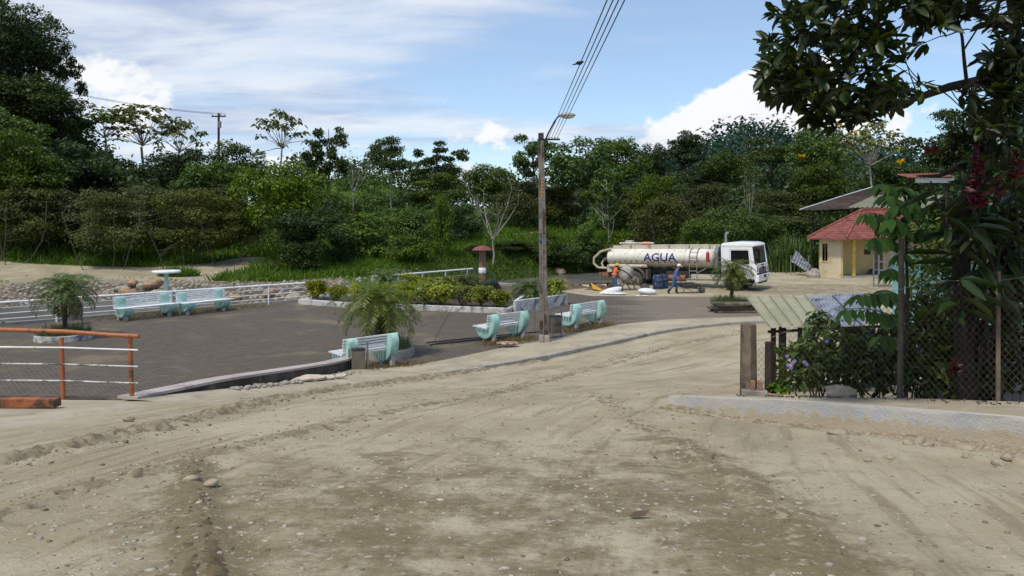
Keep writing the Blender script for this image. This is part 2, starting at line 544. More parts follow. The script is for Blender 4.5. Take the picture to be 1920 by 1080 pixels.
BRICKP = surf('brick_pillar', (.27, .155, .10), .9, .3, 8, .5, 30)
SOIL = surf('planter_soil', (.07, .05, .035), 1, .4, 6, .6, 30)
DIRT = surf('brown_dirt', (.135, .095, .065), 1, .35, 3, 1, 14, (.22, .17, .12), .3, 2.2)
STONE_T = surf('stone_tan', (.34, .28, .20), .9, .3, 6, .4, 30)
STONE_G = surf('stone_grey', (.33, .30, .25), .9, .3, 5, .4, 30)
STONE_O = surf('boulder_orange', (.36, .22, .13), .9, .25, 3, .5, 16, (.26, .2, .15), .3, 2)
WOOD = surf('weathered_wood', (.17, .13, .095), .9, .4, 5, .5, 30, (.07, .055, .045), .3, 3)
WOOD_D = surf('dark_wood', (.045, .034, .027), .9, .4, 6, .5, 30)
WOOD_P = surf('pale_plank', (.40, .31, .21), .9, .25, 5, .4, 30)
BLUEP = surf('blue_plastic', (.022, .045, .10), .45, .25, 4, 0, 40, (.3, .33, .36), .12, 7)
SACK = surf('white_sack', (.70, .72, .74), .55, .10, 7, .5, 18)
PLAST = surf('broken_plaster', (.55, .47, .36), .9, .15, 6, .4, 30)
RUST = surf('rusty_sheet', (.24, .10, .05), .85, .3, 9, .3, 30, (.5, .45, .38), .4, 9)
BRICKO = surf('orange_ledge', (.33, .115, .05), .9, .3, 6, .8, 22, (.055, .04, .03), .42, 3)
YELLOWP = surf('ochre_sheet', (.55, .28, .02), .7, .15, 4)
# water tanker
CREAM = surf('tank_cream_paint', (.62, .575, .49), .5, .10, 2, 0, 40, (.33, .28, .22), .16, 5)
BEIGE = surf('beige_paint', (.53, .48, .37), .6, .12, 3, 0, 40, (.3, .25, .2), .2, 4)
CABW = surf('cab_white_paint', (.84, .85, .86), .35, .06, 2, 0, 40, None, 0, 1, 0, .5, .3)
LETTER = surf('blue_lettering', (.03, .045, .20), .5, .12, 6)
REFL = surf('red_reflector', (.30, .055, .035), .5, .15, 6)
TYRE = surf('dusty_tyre', (.085, .078, .07), .95, .25, 6, .3, 40)
HUBM = surf('dusty_rim', (.30, .27, .23), .7, .25, 6, 0, 40, (.1, .085, .07), .3, 6)
CHAS = surf('chassis_dark', (.04, .038, .036), .85, .3, 4)
FENDER = surf('muddy_fender', (.12, .105, .09), .85, .3, 4)
BLACKP = surf('black_plastic', (.015, .015, .016), .45, .2, 5)
LAMPC = surf('clear_lamp', (.6, .62, .63), .12, .1, 5, 0, 40, None, 0, 1, .3)
AMBER = surf('amber_lamp', (.62, .13, .02), .2, .25, 8)
REDM = surf('red_extinguisher', (.34, .03, .025), .5, .2, 5)
COPPER = surf('rusty_air_tank', (.24, .10, .06), .7, .3, 3)
HOSE = surf('beige_hose', (.42, .38, .29), .6, .15, 4)
GREYB = surf('grey_bulkhead', (.16, .175, .19), .6, .15, 3)
# people
HIVIS = surf('orange_vest', (.85, .13, .015), .7, .12, 9)
REFT = surf('vest_strip', (.6, .62, .5), .5, .1, 9)
DENIM = surf('denim_blue', (.065, .115, .24), .85, .2, 9, .3, 60)
SHIRTB = surf('blue_work_shirt', (.085, .15, .34), .85, .18, 9, .3, 60)
SHIRTD = surf('dark_shirt', (.10, .035, .025), .85, .2, 9)
BOOT = surf('rubber_boot', (.02, .018, .016), .5, .2, 9)
SKIN = surf('skin_tan', (.22, .105, .065), .6, .12, 9)
HELMY = surf('yellow_helmet', (.62, .40, .02), .4, .1, 5)
CAPW = surf('white_cap', (.75, .75, .74), .7, .06, 5)
SCARF = surf('red_scarf', (.4, .02, .03), .8, .1, 5)
HAIR = surf('black_hair', (.012, .01, .009), .6, .1, 5)
# house, shack
HWALL = surf('cream_wall_paint', (.58, .505, .345), .9, .12, 1.2, .15, 50, (.40, .32, .20), .3, 1.6)
HWALL2 = surf('ochre_wall_paint', (.55, .42, .19), .85, .08, 1.2, .1, 50)
HCOL = surf('yellow_column_paint', (.62, .42, .06), .7, .1, 3, 0, 40, (.6, .55, .4), .3, 4)
HTRIM = surf('brown_trim', (.20, .15, .08), .8, .2, 4)
HTILE = surf('red_roof_tile', (.26, .088, .072), .8, .3, 2.5, .3, 20, (.15, .06, .05), .36, 1.8, 0, .2)
ZINC = surf('zinc_sheet_rusty', (.055, .045, .04), .9, .3, 2, .2, 12, (.085, .06, .045), .3, 1.3, 0, .1)
ZINC_E = surf('zinc_edge', (.55, .57, .6), .5, .1, 3)
ZINC_B = surf('zinc_sheet_blue', (.30, .33, .39), .5, .3, 4, .2, 12, (.05, .05, .055), .34, 3.4, .3)
GREENS = surf('fibreglass_green_sheet', (.315, .305, .21), .6, .12, 2, .1, 20, (.26, .27, .17), .3, 2.5)
TURQW = surf('turquoise_wall', (.25, .50, .47), .85, .1, 2)
FLOORC = surf('porch_concrete', (.36, .33, .29), .9, .15, 2, .2, 40)


def glassmat(name, tint, rough=.05, clear=.45):
    m, t = newmat(name)
    gl = t.n('ShaderNodeBsdfGlossy', {0: (.9, .95, 1, 1), 1: rough})
    tr = t.n('ShaderNodeBsdfTransparent', {0: (*tint, 1)})
    fr = t.n('ShaderNodeLayerWeight', {0: .35}).outputs[1]
    mx = t.n('ShaderNodeMixShader', {0: t.math('ADD', t.math('MULTIPLY', fr, 1 - clear), .06, clamp=True), 1: tr.outputs[0], 2: gl.outputs[0]})
    t.n('ShaderNodeOutputMaterial', {0: mx.outputs[0]})
    return m


GLASS = glassmat('windscreen_glass', (.66, .74, .75), .05, .88)
GLASS_D = glassmat('dark_window_glass', (.10, .11, .12))


def make_ground_mat():
    m, t = newmat('ground_surface')
    pos = t.n('ShaderNodeNewGeometry').outputs['Position']
    zone = t.n('ShaderNodeVertexColor', layer_name='zone').outputs[0]
    sp = t.n('ShaderNodeSeparateColor', {0: zone})
    grass, gravel, damp = sp.outputs[0], sp.outputs[1], sp.outputs[2]
    # packed pale dust
    nA = t.noise(pos, .55, 5, .6, .3)
    nB = t.noise(pos, 3.2, 5, .65, .2)
    nC = t.noise(pos, 17, 4, .65)
    nD = t.noise(pos, 70, 3, .7)
    c = t.mix(t.smooth(nA, .34, .66), (.320, .272, .176), (.435, .382, .268))
    c = t.mix(t.math('MULTIPLY', t.smooth(nB, .52, .68), .45), c, (.265, .215, .148))
    c = t.mix(t.math('MULTIPLY', t.smooth(nC, .35, .75), .30), c, (.275, .232, .170))
    c = t.mix(t.math('MULTIPLY', t.smooth(nD, .58, .75), .6), c, (.55, .51, .42))
    # faint sweeping wheel marks that follow the bend of the road
    tu = t.n('ShaderNodeAttribute', attribute_name='track_u').outputs['Fac']
    tv = t.n('ShaderNodeAttribute', attribute_name='track_v').outputs['Fac']
    tvec = t.n('ShaderNodeCombineXYZ', {0: t.math('MULTIPLY', tu, 2.6), 1: t.math('MULTIPLY', tv, .16), 2: 0.0}).outputs[0]
    st = t.noise(tvec, 1.6, 6, .68, .25)
    c = t.mix(t.math('MULTIPLY', t.smooth(st, .51, .66), .7), c, (.215, .170, .108))
    c = t.mix(t.math('MULTIPLY', t.smooth(st, .47, .30), .5), c, (.45, .405, .32))
    # damp worn track of darker mud with pale stones showing through
    wet = t.math('ADD', damp, t.math('MULTIPLY', t.math('SUBTRACT', t.noise(pos, 2.0, 9, .76, .1), .5), 2.0))
    wetm = t.smooth(wet, .30, .74)
    mud = t.mix(t.smooth(nC, .3, .7), (.132, .102, .048), (.192, .154, .080))
    c = t.mix(t.math('MULTIPLY', wetm, .88), c, mud)
    fl = t.noise(pos, 13, 4, .62)
    flk = t.math('MULTIPLY', t.smooth(fl, .58, .67), t.smooth(t.math('ADD', t.noise(pos, 1.1, 4, .6), t.math('MULTIPLY', damp, .12)), .40, .60))
    fl2 = t.math('MULTIPLY', t.smooth(t.noise(pos, 42, 3, .6), .64, .72), t.smooth(t.noise(pos, 2.3, 3, .6), .42, .6))
    flk = t.math('MAXIMUM', flk, fl2)
    c = t.mix(t.math('MULTIPLY', flk, .72), c, (.50, .46, .385))
    dk = t.math('MULTIPLY', t.smooth(t.noise(pos, 26, 4, .65), .60, .72), t.smooth(nA, .4, .6))
    c = t.mix(t.math('MULTIPLY', dk, .6), c, (.13, .102, .056))
    # river gravel
    vor = t.n('ShaderNodeTexVoronoi', {'Vector': pos, 'Scale': 3.6, 'Randomness': 1.0})
    gc = t.mix(t.math('FRACT', t.math('MULTIPLY', vor.outputs[0], 3.7)), (.20, .175, .14), (.38, .35, .30))
    gc = t.mix(t.smooth(vor.outputs[0], .28, .5), gc, (.10, .085, .065))
    gc = t.mix(t.math('MULTIPLY', t.smooth(nA, .5, .7), .6), gc, (.28, .20, .13))
    c = t.mix(gravel, c, gc)
    # soil and low growth below the meadow
    sg = t.mix(t.smooth(nB, .35, .65), (.030, .060, .010), (.075, .14, .018))
    sg = t.mix(t.smooth(nA, .55, .75), sg, (.05, .07, .02))
    gm = t.smooth(t.math('ADD', grass, t.math('MULTIPLY', t.math('SUBTRACT', nB, .5), .8)), .4, .6)
    c = t.mix(gm, c, sg)
    hgt = t.math('ADD', t.math('MULTIPLY', nC, .7), t.math('MULTIPLY', nD, .35))
    hgt = t.math('ADD', hgt, t.math('MULTIPLY', flk, .25))
    b = t.n('ShaderNodeBump', {'Height': hgt, 'Strength': .8, 'Distance': .035})
    p = t.n('ShaderNodeBsdfPrincipled', {'Base Color': c, 'Roughness': t.math('SUBTRACT', .95, t.math('MULTIPLY', wetm, .18)), 'Specular IOR Level': .25, 'Normal': b.outputs[0]})
    t.n('ShaderNodeOutputMaterial', {0: p.outputs[0]})
    return m


def make_plaza_mat():
    m, t = newmat('paver_surface')
    pos = t.n('ShaderNodeNewGeometry').outputs['Position']
    mp_ = t.n('ShaderNodeMapping', {0: pos, 2: (0, 0, R(-38))}).outputs[0]
    br = t.n('ShaderNodeTexBrick', {'Vector': mp_, 'Color1': (.105, .080, .064, 1), 'Color2': (.050, .042, .037, 1), 'Mortar': (.16, .135, .10, 1), 'Scale': 1.0,
                                    'Mortar Size': .014, 'Mortar Smooth': .3, 'Bias': 0.0, 'Brick Width': .24, 'Row Height': .12})
    nA = t.noise(pos, .35, 6, .62, .5)
    nB = t.noise(pos, 2.4, 5, .65)
    nC = t.noise(pos, 30, 3, .6)
    c = t.mix(t.math('MULTIPLY', t.smooth(nB, .4, .7), .35), br.outputs[0], (.10, .088, .078))
    c = t.mix(t.math('MULTIPLY', t.smooth(nA, .51, .68), .7), c, (.205, .165, .10))
    c = t.mix(t.math('MULTIPLY', t.smooth(nC, .5, .8), .3), c, (.05, .045, .045))
    sx = t.n('ShaderNodeSeparateXYZ', {0: pos})
    dust = t.math('ADD', t.smooth(t.math('SUBTRACT', sx.outputs[0], t.math('MULTIPLY', sx.outputs[1], .12)), -2.2, 3.2), t.math('MULTIPLY', t.math('SUBTRACT', t.noise(t.n('ShaderNodeMapping', {0: pos, 3: (.25, 1, 1)}).outputs[0], 1.1, 5, .6), .5), 1.5))
    c = t.mix(t.math('MULTIPLY', t.smooth(dust, .35, .95), .55), c, (.25, .21, .165))
    b = t.n('ShaderNodeBump', {'Height': t.math('SUBTRACT', t.math('MULTIPLY', nC, .4), br.outputs[1]), 'Strength': .7, 'Distance': .012})
    p = t.n('ShaderNodeBsdfPrincipled', {'Base Color': c, 'Roughness': .85, 'Specular IOR Level': .3, 'Normal': b.outputs[0]})
    t.n('ShaderNodeOutputMaterial', {0: p.outputs[0]})
    return m


def make_walk_mat():
    m, t = newmat('dusty_walk_concrete')
    pos = t.n('ShaderNodeNewGeometry').outputs['Position']
    nA = t.noise(pos, .7, 6, .62, .4); nB = t.noise(pos, 5, 5, .65); nC = t.noise(pos, 50, 3, .6)
    c = t.mix(t.smooth(nA, .35, .65), (.325, .28, .20), (.43, .38, .285))
    c = t.mix(t.math('MULTIPLY', t.smooth(nB, .52, .7), .5), c, (.27, .215, .145))
    c = t.mix(t.math('MULTIPLY', t.smooth(t.noise(pos, 1.6, 4, .6), .56, .68), .5), c, (.20, .18, .155))
    c = t.mix(t.math('MULTIPLY', t.smooth(nC, .55, .8), .35), c, (.19, .16, .12))
    b = t.n('ShaderNodeBump', {'Height': t.math('ADD', nC, nB), 'Strength': .4, 'Distance': .015})
    p = t.n('ShaderNodeBsdfPrincipled', {'Base Color': c, 'Roughness': .92, 'Specular IOR Level': .25, 'Normal': b.outputs[0]})
    t.n('ShaderNodeOutputMaterial', {0: p.outputs[0]})
    return m


def make_kerb_mat():
    m, t = newmat('worn_kerb_concrete')
    pos = t.n('ShaderNodeNewGeometry').outputs['Position']
    nA = t.noise(pos, 1.4, 6, .65, .4); nB = t.noise(pos, 7, 5, .7, .3); nC = t.noise(pos, 45, 3, .6)
    c = t.mix(t.smooth(nA, .4, .62), (.44, .415, .37), (.37, .378, .39))
    c = t.mix(t.math('MULTIPLY', t.smooth(nB, .45, .66), .6), c, (.45, .40, .33))
    c = t.mix(t.math('MULTIPLY', t.smooth(nC, .5, .8), .35), c, (.14, .12, .10))
    low = t.n('ShaderNodeVertexColor', layer_name='splash').outputs[0]
    lw = t.math('ADD', t.n('ShaderNodeSeparateColor', {0: low}).outputs[0], t.math('MULTIPLY', t.math('SUBTRACT', nB, .5), 1.4))
    c = t.mix(t.math('MULTIPLY', t.smooth(lw, .50, .80), .9), c, t.mix(nC, (.33, .275, .19), (.42, .36, .26)))
    b = t.n('ShaderNodeBump', {'Height': t.math('ADD', nC, t.math('MULTIPLY', nB, 2)), 'Strength': .6, 'Distance': .02})
    p = t.n('ShaderNodeBsdfPrincipled', {'Base Color': c, 'Roughness': .92, 'Specular IOR Level': .25, 'Normal': b.outputs[0]})
    t.n('ShaderNodeOutputMaterial', {0: p.outputs[0]})
    return m


def make_water_mat():
    m, t = newmat('river_water')
    pos = t.n('ShaderNodeNewGeometry').outputs['Position']
    mp_ = t.n('ShaderNodeMapping', {0: pos, 2: (0, 0, R(-46)), 3: (.6, 1.6, 1)}).outputs[0]
    n = t.noise(mp_, 2.2, 4, .65, .3)
    b = t.n('ShaderNodeBump', {'Height': n, 'Strength': .8, 'Distance': .12})
    c = t.mix(t.smooth(t.noise(pos, .5, 4), .4, .65), (.085, .088, .082), (.135, .135, .12))
    p = t.n('ShaderNodeBsdfPrincipled', {'Base Color': c, 'Roughness': .28, 'Specular IOR Level': .5, 'Normal': b.outputs[0]})
    t.n('ShaderNodeOutputMaterial', {0: p.outputs[0]})
    return m


GROUND, PAVER, WALK, KERBM, WATER = make_ground_mat(), make_plaza_mat(), make_walk_mat(), make_kerb_mat(), make_water_mat()

# ------------------------------------------------------------------ setting
def axis(parts):
    out_ = []
    for a, b, n in parts: out_ += list(np.linspace(a, b, n, endpoint=False))
    return np.array(out_ + [parts[-1][1]])


xs = axis([(-3000, -200, 8), (-200, -70, 20), (-70, -30, 30), (-30, -11, 46), (-11, 12, 260), (12, 30, 44), (30, 120, 40), (120, 300, 16), (300, 3000, 8)])
ys = axis([(-60, 2, 10), (2, 4.3, 8), (4.3, 12, 150), (12, 32, 210), (32, 60, 90), (60, 110, 60), (110, 300, 44), (300, 3000, 12)])
XX, YY = np.meshgrid(xs, ys)
ZZ = zg(XX, YY, True)
V = np.stack([XX.ravel(), YY.ravel(), ZZ.ravel()], 1)
ny, nx = XX.shape
idx = np.arange(ny * nx).reshape(ny, nx)
Fq = np.stack([idx[:-1, :-1].ravel(), idx[:-1, 1:].ravel(), idx[1:, 1:].ravel(), idx[1:, :-1].ravel()], 1)
gme = mesh_np('ground', V, Fq, GROUND, True)
s_ = (XX - RAILP[0]) * RN[0] + (YY - RAILP[1]) * RN[1]
t_ = (XX - RAILP[0]) * RD[0] + (YY - RAILP[1]) * RD[1]
sf_ = np.interp(t_, _sft, _sfv)
PATH = [(-60, 59.5), (-36, 57.8), (-26, 58.5), (-22.5, 60.5), (-21, 64)]
pd, _ = polydist(XX, YY, PATH)
PATH2 = [(-14, 76), (-5, 79), (4, 83), (12, 90)]
pd2, _ = polydist(XX, YY, PATH2)
zgrass = sstep(s_ - sf_, np.where(t_ > 22, .3, 5.2), np.where(t_ > 22, 1.4, 7.0)) * sstep(pd, 1.1, 1.9) * sstep(pd2, .35, .6)
zgrass = np.where(sf_ < 0, sstep(YY, 62, 66), zgrass)
yard = sstep(XX, 9, 12) * sstep(YY, 61, 57)
zgrass = zgrass * (1 - yard)
zgrass = zgrass * np.where(XX < -19.5, sstep(YY - np.interp(XX, [p[0] for p in PATH], [p[1] for p in PATH]), .6, 1.8), 1)
zgravel = ((s_ > np.interp(t_, _snt, _snv) + .2) & (sf_ > 0)) * (1 - np.where(t_ > 22, sstep(s_ - sf_, -.4, .8), sstep(s_ - sf_, 4.0, 7.5) * (.75 + .25 * vnoise(XX * .7, YY * .7))))
ddx = np.exp(-(((XX + .15 + .06 * (YY - 5)) / (2.6 + .08 * YY)) ** 4)) * sstep(YY, 12.5, 6.0)
d2, _ = polydist(XX, YY, RUT3); d3, _ = polydist(XX, YY, RIDGE1); d4, _ = polydist(XX, YY, RUT4); d5, _ = polydist(XX, YY, RIDGE2)
zdamp = np.clip(.60 * ddx + .5 * np.exp(-(d2 / .22) ** 2) + .62 * np.exp(-(d3 / .2) ** 2) + .25 * np.exp(-(d4 / .5) ** 2) + .34 * np.exp(-(d5 / .2) ** 2), 0, 1)
zdamp = np.maximum(zdamp, .5 * sstep(XX, 8, 14) * sstep(YY, 40, 44) * sstep(YY, 51, 48))
colr = np.stack([zgrass.ravel(), zgravel.ravel(), zdamp.ravel(), np.ones(nx * ny)], 1).astype(np.float32)
ca = gme.color_attributes.new('zone', 'FLOAT_COLOR', 'POINT')
ca.data.foreach_set('color', colr.ravel())
d6, a6 = polydist(XX, YY, KERB)
for nm_, arr in (('track_u', d6), ('track_v', a6)):
    at_ = gme.attributes.new(nm_, 'FLOAT', 'POINT')
    at_.data.foreach_set('value', arr.ravel().astype(np.float32))
ground = tag(link('ground', gme), 'sandy dirt road and rough land running back to the hills', 'ground', kind='structure')


def sheet(name, poly, z, mat, label, cat):
    me = bpy.data.meshes.new(name)
    bm = bmesh.new()
    vs_ = [bm.verts.new((x, y, z)) for x, y in poly]
    f = bm.faces.new(vs_)
    bmesh.ops.triangulate(bm, faces=[f])
    bmesh.ops.recalc_face_normals(bm, faces=bm.faces)
    bm.to_mesh(me); bm.free()
    me.materials.append(mat)
    if me.polygons[0].normal.z < 0: me.flip_normals()
    return tag(link(name, me), label, cat, kind='structure')


sheet('plaza', PLAZA, 0.0, PAVER, 'dark block-paved plaza below the road', 'plaza')
wp = [RAILP + RD * t + RN * s for t, s in ((-60, .1), (24, .1), (26, -9), (62, -9), (62, 30), (-60, 30))]
sheet('river', wp, -1.05, WATER, 'shallow grey river running behind the plaza railing', 'river')

# river wall under the plaza edge
mb = MB()
edge = [(-34, 19.), (-19.9, 31.3), (-9.85, 40.0), (-7.5, 43.4), (-2.4, 49.6), (.6, 47.6)]
for (x0, y0), (x1, y1) in zip(edge[:-1], edge[1:]):
    d = Vector((x1 - x0, y1 - y0, 0)); L = d.length; a = math.atan2(d.y, d.x)
    mb.box(((x0 + x1) / 2, (y0 + y1) / 2, -.98), (L + .12, .3, 2.2), a)
tag(mb.build('river_wall', CONC), 'low concrete edge wall between plaza pavers and river', 'wall', kind='structure')


def resample(pts, step):
    pts = [Vector((p[0], p[1], 0)) for p in pts]
    out_ = [pts[0]]
    for a, b in zip(pts[:-1], pts[1:]):
        n = max(1, int((b - a).length / step))
        for i in range(1, n + 1): out_.append(a.lerp(b, i / n))
    return out_


def smoothline(pts, it=3):
    pts = [Vector((p[0], p[1], 0)) for p in pts]
    for _ in range(it):
        q = [pts[0]]
        for a, b in zip(pts[:-1], pts[1:]):
            q += [a.lerp(b, .25), a.lerp(b, .75)]
        pts = q + [pts[-1]]
    return pts


# left sidewalk: apron by the handrail, then the strip between plaza and kerb
mb = MB()
KL = smoothline(KERB, 2)
def kerb_x(y): return float(np.interp(y, [p.y for p in KL], [p.x for p in KL]))
rows = np.linspace(3, 13.02, 40)
cols = 24
base = []
for y in rows:
    xk = kerb_x(y)
    for i in range(cols + 1):
        x = xk + (-22 - xk) * (i / cols) ** 1.5
        base.append((x, y, float(zr(y)) + .015 - (.035 if i == 0 else 0) + .07 * (i / cols) ** .3 + .012 * float(fbm(np.array(x * 1.2), np.array(y * 1.2)))))
fs = [(r * (cols + 1) + c, r * (cols + 1) + c + 1, (r + 1) * (cols + 1) + c + 1, (r + 1) * (cols + 1) + c) for r in range(len(rows) - 1) for c in range(cols)]
mb.add(base, fs)
WL = [(-6.28, 12.85)] + [(x + .17, y) for x, y in WALL[1:]] + [(-4.2, 21.95), (-2.9, 22.72), (-.1, 26.42), (1.2, 27.67), (3.0, 30.02), (4.3, 31.52), (6.5, 32.92), (12.5, 34.3)]
KS = [(kerb_x(12.85), 12.85)] + [(p.x, p.y) for p in KL if p.y > 13.1]
def arc_sample(pts, n):
    P_ = np.array([(p[0], p[1]) for p in pts]); d = np.r_[0, np.cumsum(np.hypot(*np.diff(P_, axis=0).T))]
    q = np.linspace(0, d[-1], n)
    return np.stack([np.interp(q, d, P_[:, 0]), np.interp(q, d, P_[:, 1])], 1)
A, B = arc_sample(WL, 90), arc_sample(KS, 90)
base = []
for a, b in zip(A, B):
    for i in range(9):
        q = a + (b - a) * i / 8
        # dusty walk dips to the plaza level on its inner side past the wall end
        zq = float(zr(q[1])) + .085 - .07 * (i / 8) ** 2 * (1 - float(sstep(np.array(q[1]), 19, 23)))
        if a[1] > 21.9: zq = (1 - i / 8) * max(.03, zq - .08) + i / 8 * zq
        if i == 8 and q[1] < 21: zq -= .06
        if q[1] < 13.3: zq -= .006
        base.append((q[0], q[1], zq))
mb.add(base, [(r * 9 + c, r * 9 + c + 1, (r + 1) * 9 + c + 1, (r + 1) * 9 + c) for r in range(89) for c in range(8)])
sw = mb.build('sidewalk', WALK, smooth=True)
tag(sw, 'dusty concrete sidewalk between plaza and dirt road', 'sidewalk', kind='structure')

# kerb along the left sidewalk, half buried in the near part: one stone after another
rgk = random.Random(3)
kp = resample([(p.x, p.y) for p in KL if p.y > 20.6], 1.15)
kroot = empty('kerb')
tag(kroot, 'low grey kerb stones along the sidewalk by the plaza', 'kerb', kind='structure')
for i, (a, b) in enumerate(zip(kp[:-1], kp[1:])):
    if (b - a).length < .2: continue
    d = b - a; ang = math.atan2(d.y, d.x); mid = (a + b) / 2
    slope = (float(zr(b.y)) - float(zr(a.y))) / d.length
    bur = .0 if mid.y > 22 else .055
    Mx = Matrix.Rotation(ang, 3, 'Z') @ Matrix.Rotation(-math.atan(slope), 3, 'Y')
    k = MB().box((0, 0, 0), (d.length - .025, .16, .30), None, jit=.006, rng=rgk).build('kerb_stone', CONC, kroot, bevel=.022)
    k.matrix_local = Matrix.Translation((mid.x, mid.y, float(zr(mid.y)) + .10 - .15 + (.012 if mid.y > 22 else .0) - bur * .4)) @ Mx.to_4x4()

# parapet between plaza and road: flat plaster top, dark stained face
mb = MB(); mb2 = MB()
Wp = smoothline(WALL, 2)
n = len(Wp)
def wtop(y): return float(np.interp(y, [13.0, 15.6, 18.4, 20.4, 21.85], [1.47, 1.22, .86, .62, .50]))
vb, vt = [], []
for i, p in enumerate(Wp):
    d = (Wp[min(i + 1, n - 1)] - Wp[max(i - 1, 0)]).normalized(); nr = Vector((d.y, -d.x, 0))
    zt = wtop(p.y)
    for sgn in (-1, 1):
        q = p + nr * .15 * sgn
        vb += [(q.x, q.y, -.1), (q.x, q.y, zt - .035)]
        q = p + nr * .185 * sgn
        vt += [(q.x, q.y, zt - .035), (q.x, q.y, zt + .015)]
def loft(mb, vs_, n):
    fs_ = []
    for i in range(n - 1):
        a, b = 4 * i, 4 * i + 4
        fs_ += [(a, a + 1, b + 1, b), (a + 3, a + 2, b + 2, b + 3), (a + 1, a + 3, b + 3, b + 1), (a, b, b + 2, a + 2)]
    fs_ += [(0, 2, 3, 1), (4 * n - 4, 4 * n - 3, 4 * n - 1, 4 * n - 2)]
    mb.add(vs_, fs_)
loft(mb, vb, n); loft(mb2, vt, n)
pr = empty('parapet_wall', (-5.2, 18, 0))
tag(pr, 'low dark stained wall with pale flat top curving down beside the plaza', 'wall')
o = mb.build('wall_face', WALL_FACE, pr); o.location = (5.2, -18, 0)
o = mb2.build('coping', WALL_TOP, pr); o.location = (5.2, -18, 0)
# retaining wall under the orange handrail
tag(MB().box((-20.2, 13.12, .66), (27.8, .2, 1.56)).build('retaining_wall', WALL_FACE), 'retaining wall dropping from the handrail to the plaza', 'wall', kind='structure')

# right pavement: raised slab with rough kerb face
EDGE = [(12, 3.4), (9.2, 6.4), (7.4, 8.2), (6.05, 9.55), (4.9, 10.85), (3.9, 11.9), (3.1, 12.75), (2.68, 13.2), (2.62, 13.45), (2.9, 13.75), (3.6, 13.95), (5.2, 13.6)]
INNER = [(13, 4.6), (10.2, 7.6), (8.5, 9.3), (7.1, 10.6), (6.0, 11.5), (5.0, 12.4), (4.3, 13.0), (4.0, 13.2), (4.0, 13.25), (4.0, 13.3), (4.1, 13.35), (5.2, 13.1)]
E_, I_ = arc_sample([(p.x, p.y) for p in smoothline(EDGE, 2)], 120), arc_sample([(p.x, p.y) for p in smoothline(INNER, 2)], 120)
def walk_e(x, y): return float(np.interp(y, [6, 9.5, 11.5, 13.0, 13.6], [.26, .22, .19, .135, .08]))
def walk_h(x, y): return float(np.interp(y, [6, 9.5, 11.5, 13.0, 13.6], [.36, .31, .22, .11, .07]))
rgp = random.Random(11)
top, face = MB(), MB()
vt, vf = [], []
for i, (a, b) in enumerate(zip(E_, I_)):
    za = float(zr(a[1])); h_ = walk_e(*a)
    wob = .022 * float(fbm(np.array(i * .35), np.array(2.2)))
    for k in range(7):
        q = a + (b - a) * k / 6
        zq = float(zr(q[1])) + walk_h(*q) * (k / 6) + walk_e(*q) * (1 - k / 6)
        vt.append((q[0], q[1], zq + .006 * float(fbm(np.array(q[0] * 3), np.array(q[1] * 3)))))
    out_d = (a - b) / max(1e-6, np.hypot(*(a - b)))
    for k, (dz, off) in enumerate(((1.0, 0.0), (.93, .02), (.66, .028), (.2, .045), (-.4, .075), (-1.1, .12))):
        n_ = .045 * float(fbm(np.array(i * .5), np.array(k * 1.3 + 9)))
        q = a + out_d * (off + n_ * (k > 0))
        vf.append((q[0], q[1], za + h_ * dz))
top.add(vt, [(r * 7 + c, r * 7 + c + 1, (r + 1) * 7 + c + 1, (r + 1) * 7 + c) for r in range(119) for c in range(6)])
face.add(vf, [(r * 6 + c, r * 6 + c + 1, (r + 1) * 6 + c + 1, (r + 1) * 6 + c) for r in range(119) for c in range(5)])
pv = empty('pavement'); tag(pv, 'raised concrete pavement corner in front of the chain link fence', 'pavement', kind='structure')
top.build('slab', WALK, pv, smooth=True)
kf = face.build('kerb_face', KERBM, pv, smooth=True)
ca = kf.data.color_attributes.new('splash', 'FLOAT_COLOR', 'POINT')
for i_, v_ in enumerate(kf.data.vertices):
    j_ = int(np.argmin((E_[:, 0] - v_.co.x) ** 2 + (E_[:, 1] - v_.co.y) ** 2))
    q_ = (float(zr(E_[j_][1])) + walk_e(*E_[j_]) - v_.co.z) / .30
    ca.data[i_].color = (min(1, max(0, q_)), 0, 0, 1)


# garden soil behind the fence is part of the ground sheet; loose clods and stones
def scatter_stones(name, pts, sizes, mat, label, cat='gravel', seed=5, flat=.6):
    """many little uneven stones as one mass"""
    rg = np.random.RandomState(seed)
    base = np.array([(math.cos(a) * math.cos(e), math.sin(a) * math.cos(e), math.sin(e)) for e in (-.5, .55) for a in np.arange(5) * 1.2566 + (e > 0) * .6] + [(0, 0, 1), (0, 0, -1)])
    f = []
    for i in range(5):
        j = (i + 1) % 5
        f += [(i, j, 5 + i), (j, 5 + j, 5 + i), (5 + i, 5 + j, 10), (j, i, 11)]
    f = np.array(f)
    n = len(pts)
    Vs = np.zeros((n, 12, 3))
    for i in range(n):
        s3 = sizes[i] * rg.uniform(.6, 1.35, 3) * np.array([1, 1, flat])
        a = rg.uniform(0, 6.28); ca_, sa_ = math.cos(a), math.sin(a)
        b = base * (1 + rg.uniform(-.22, .22, (12, 1))) * s3
        Vs[i] = np.stack([b[:, 0] * ca_ - b[:, 1] * sa_, b[:, 0] * sa_ + b[:, 1] * ca_, b[:, 2]], 1) + pts[i]
    Fs = (f[None] + (np.arange(n) * 12)[:, None, None]).reshape(-1, 3)
    return tag(link(name, mesh_np(name, Vs.reshape(-1, 3), Fs, mat)), label, cat, kind='stuff')


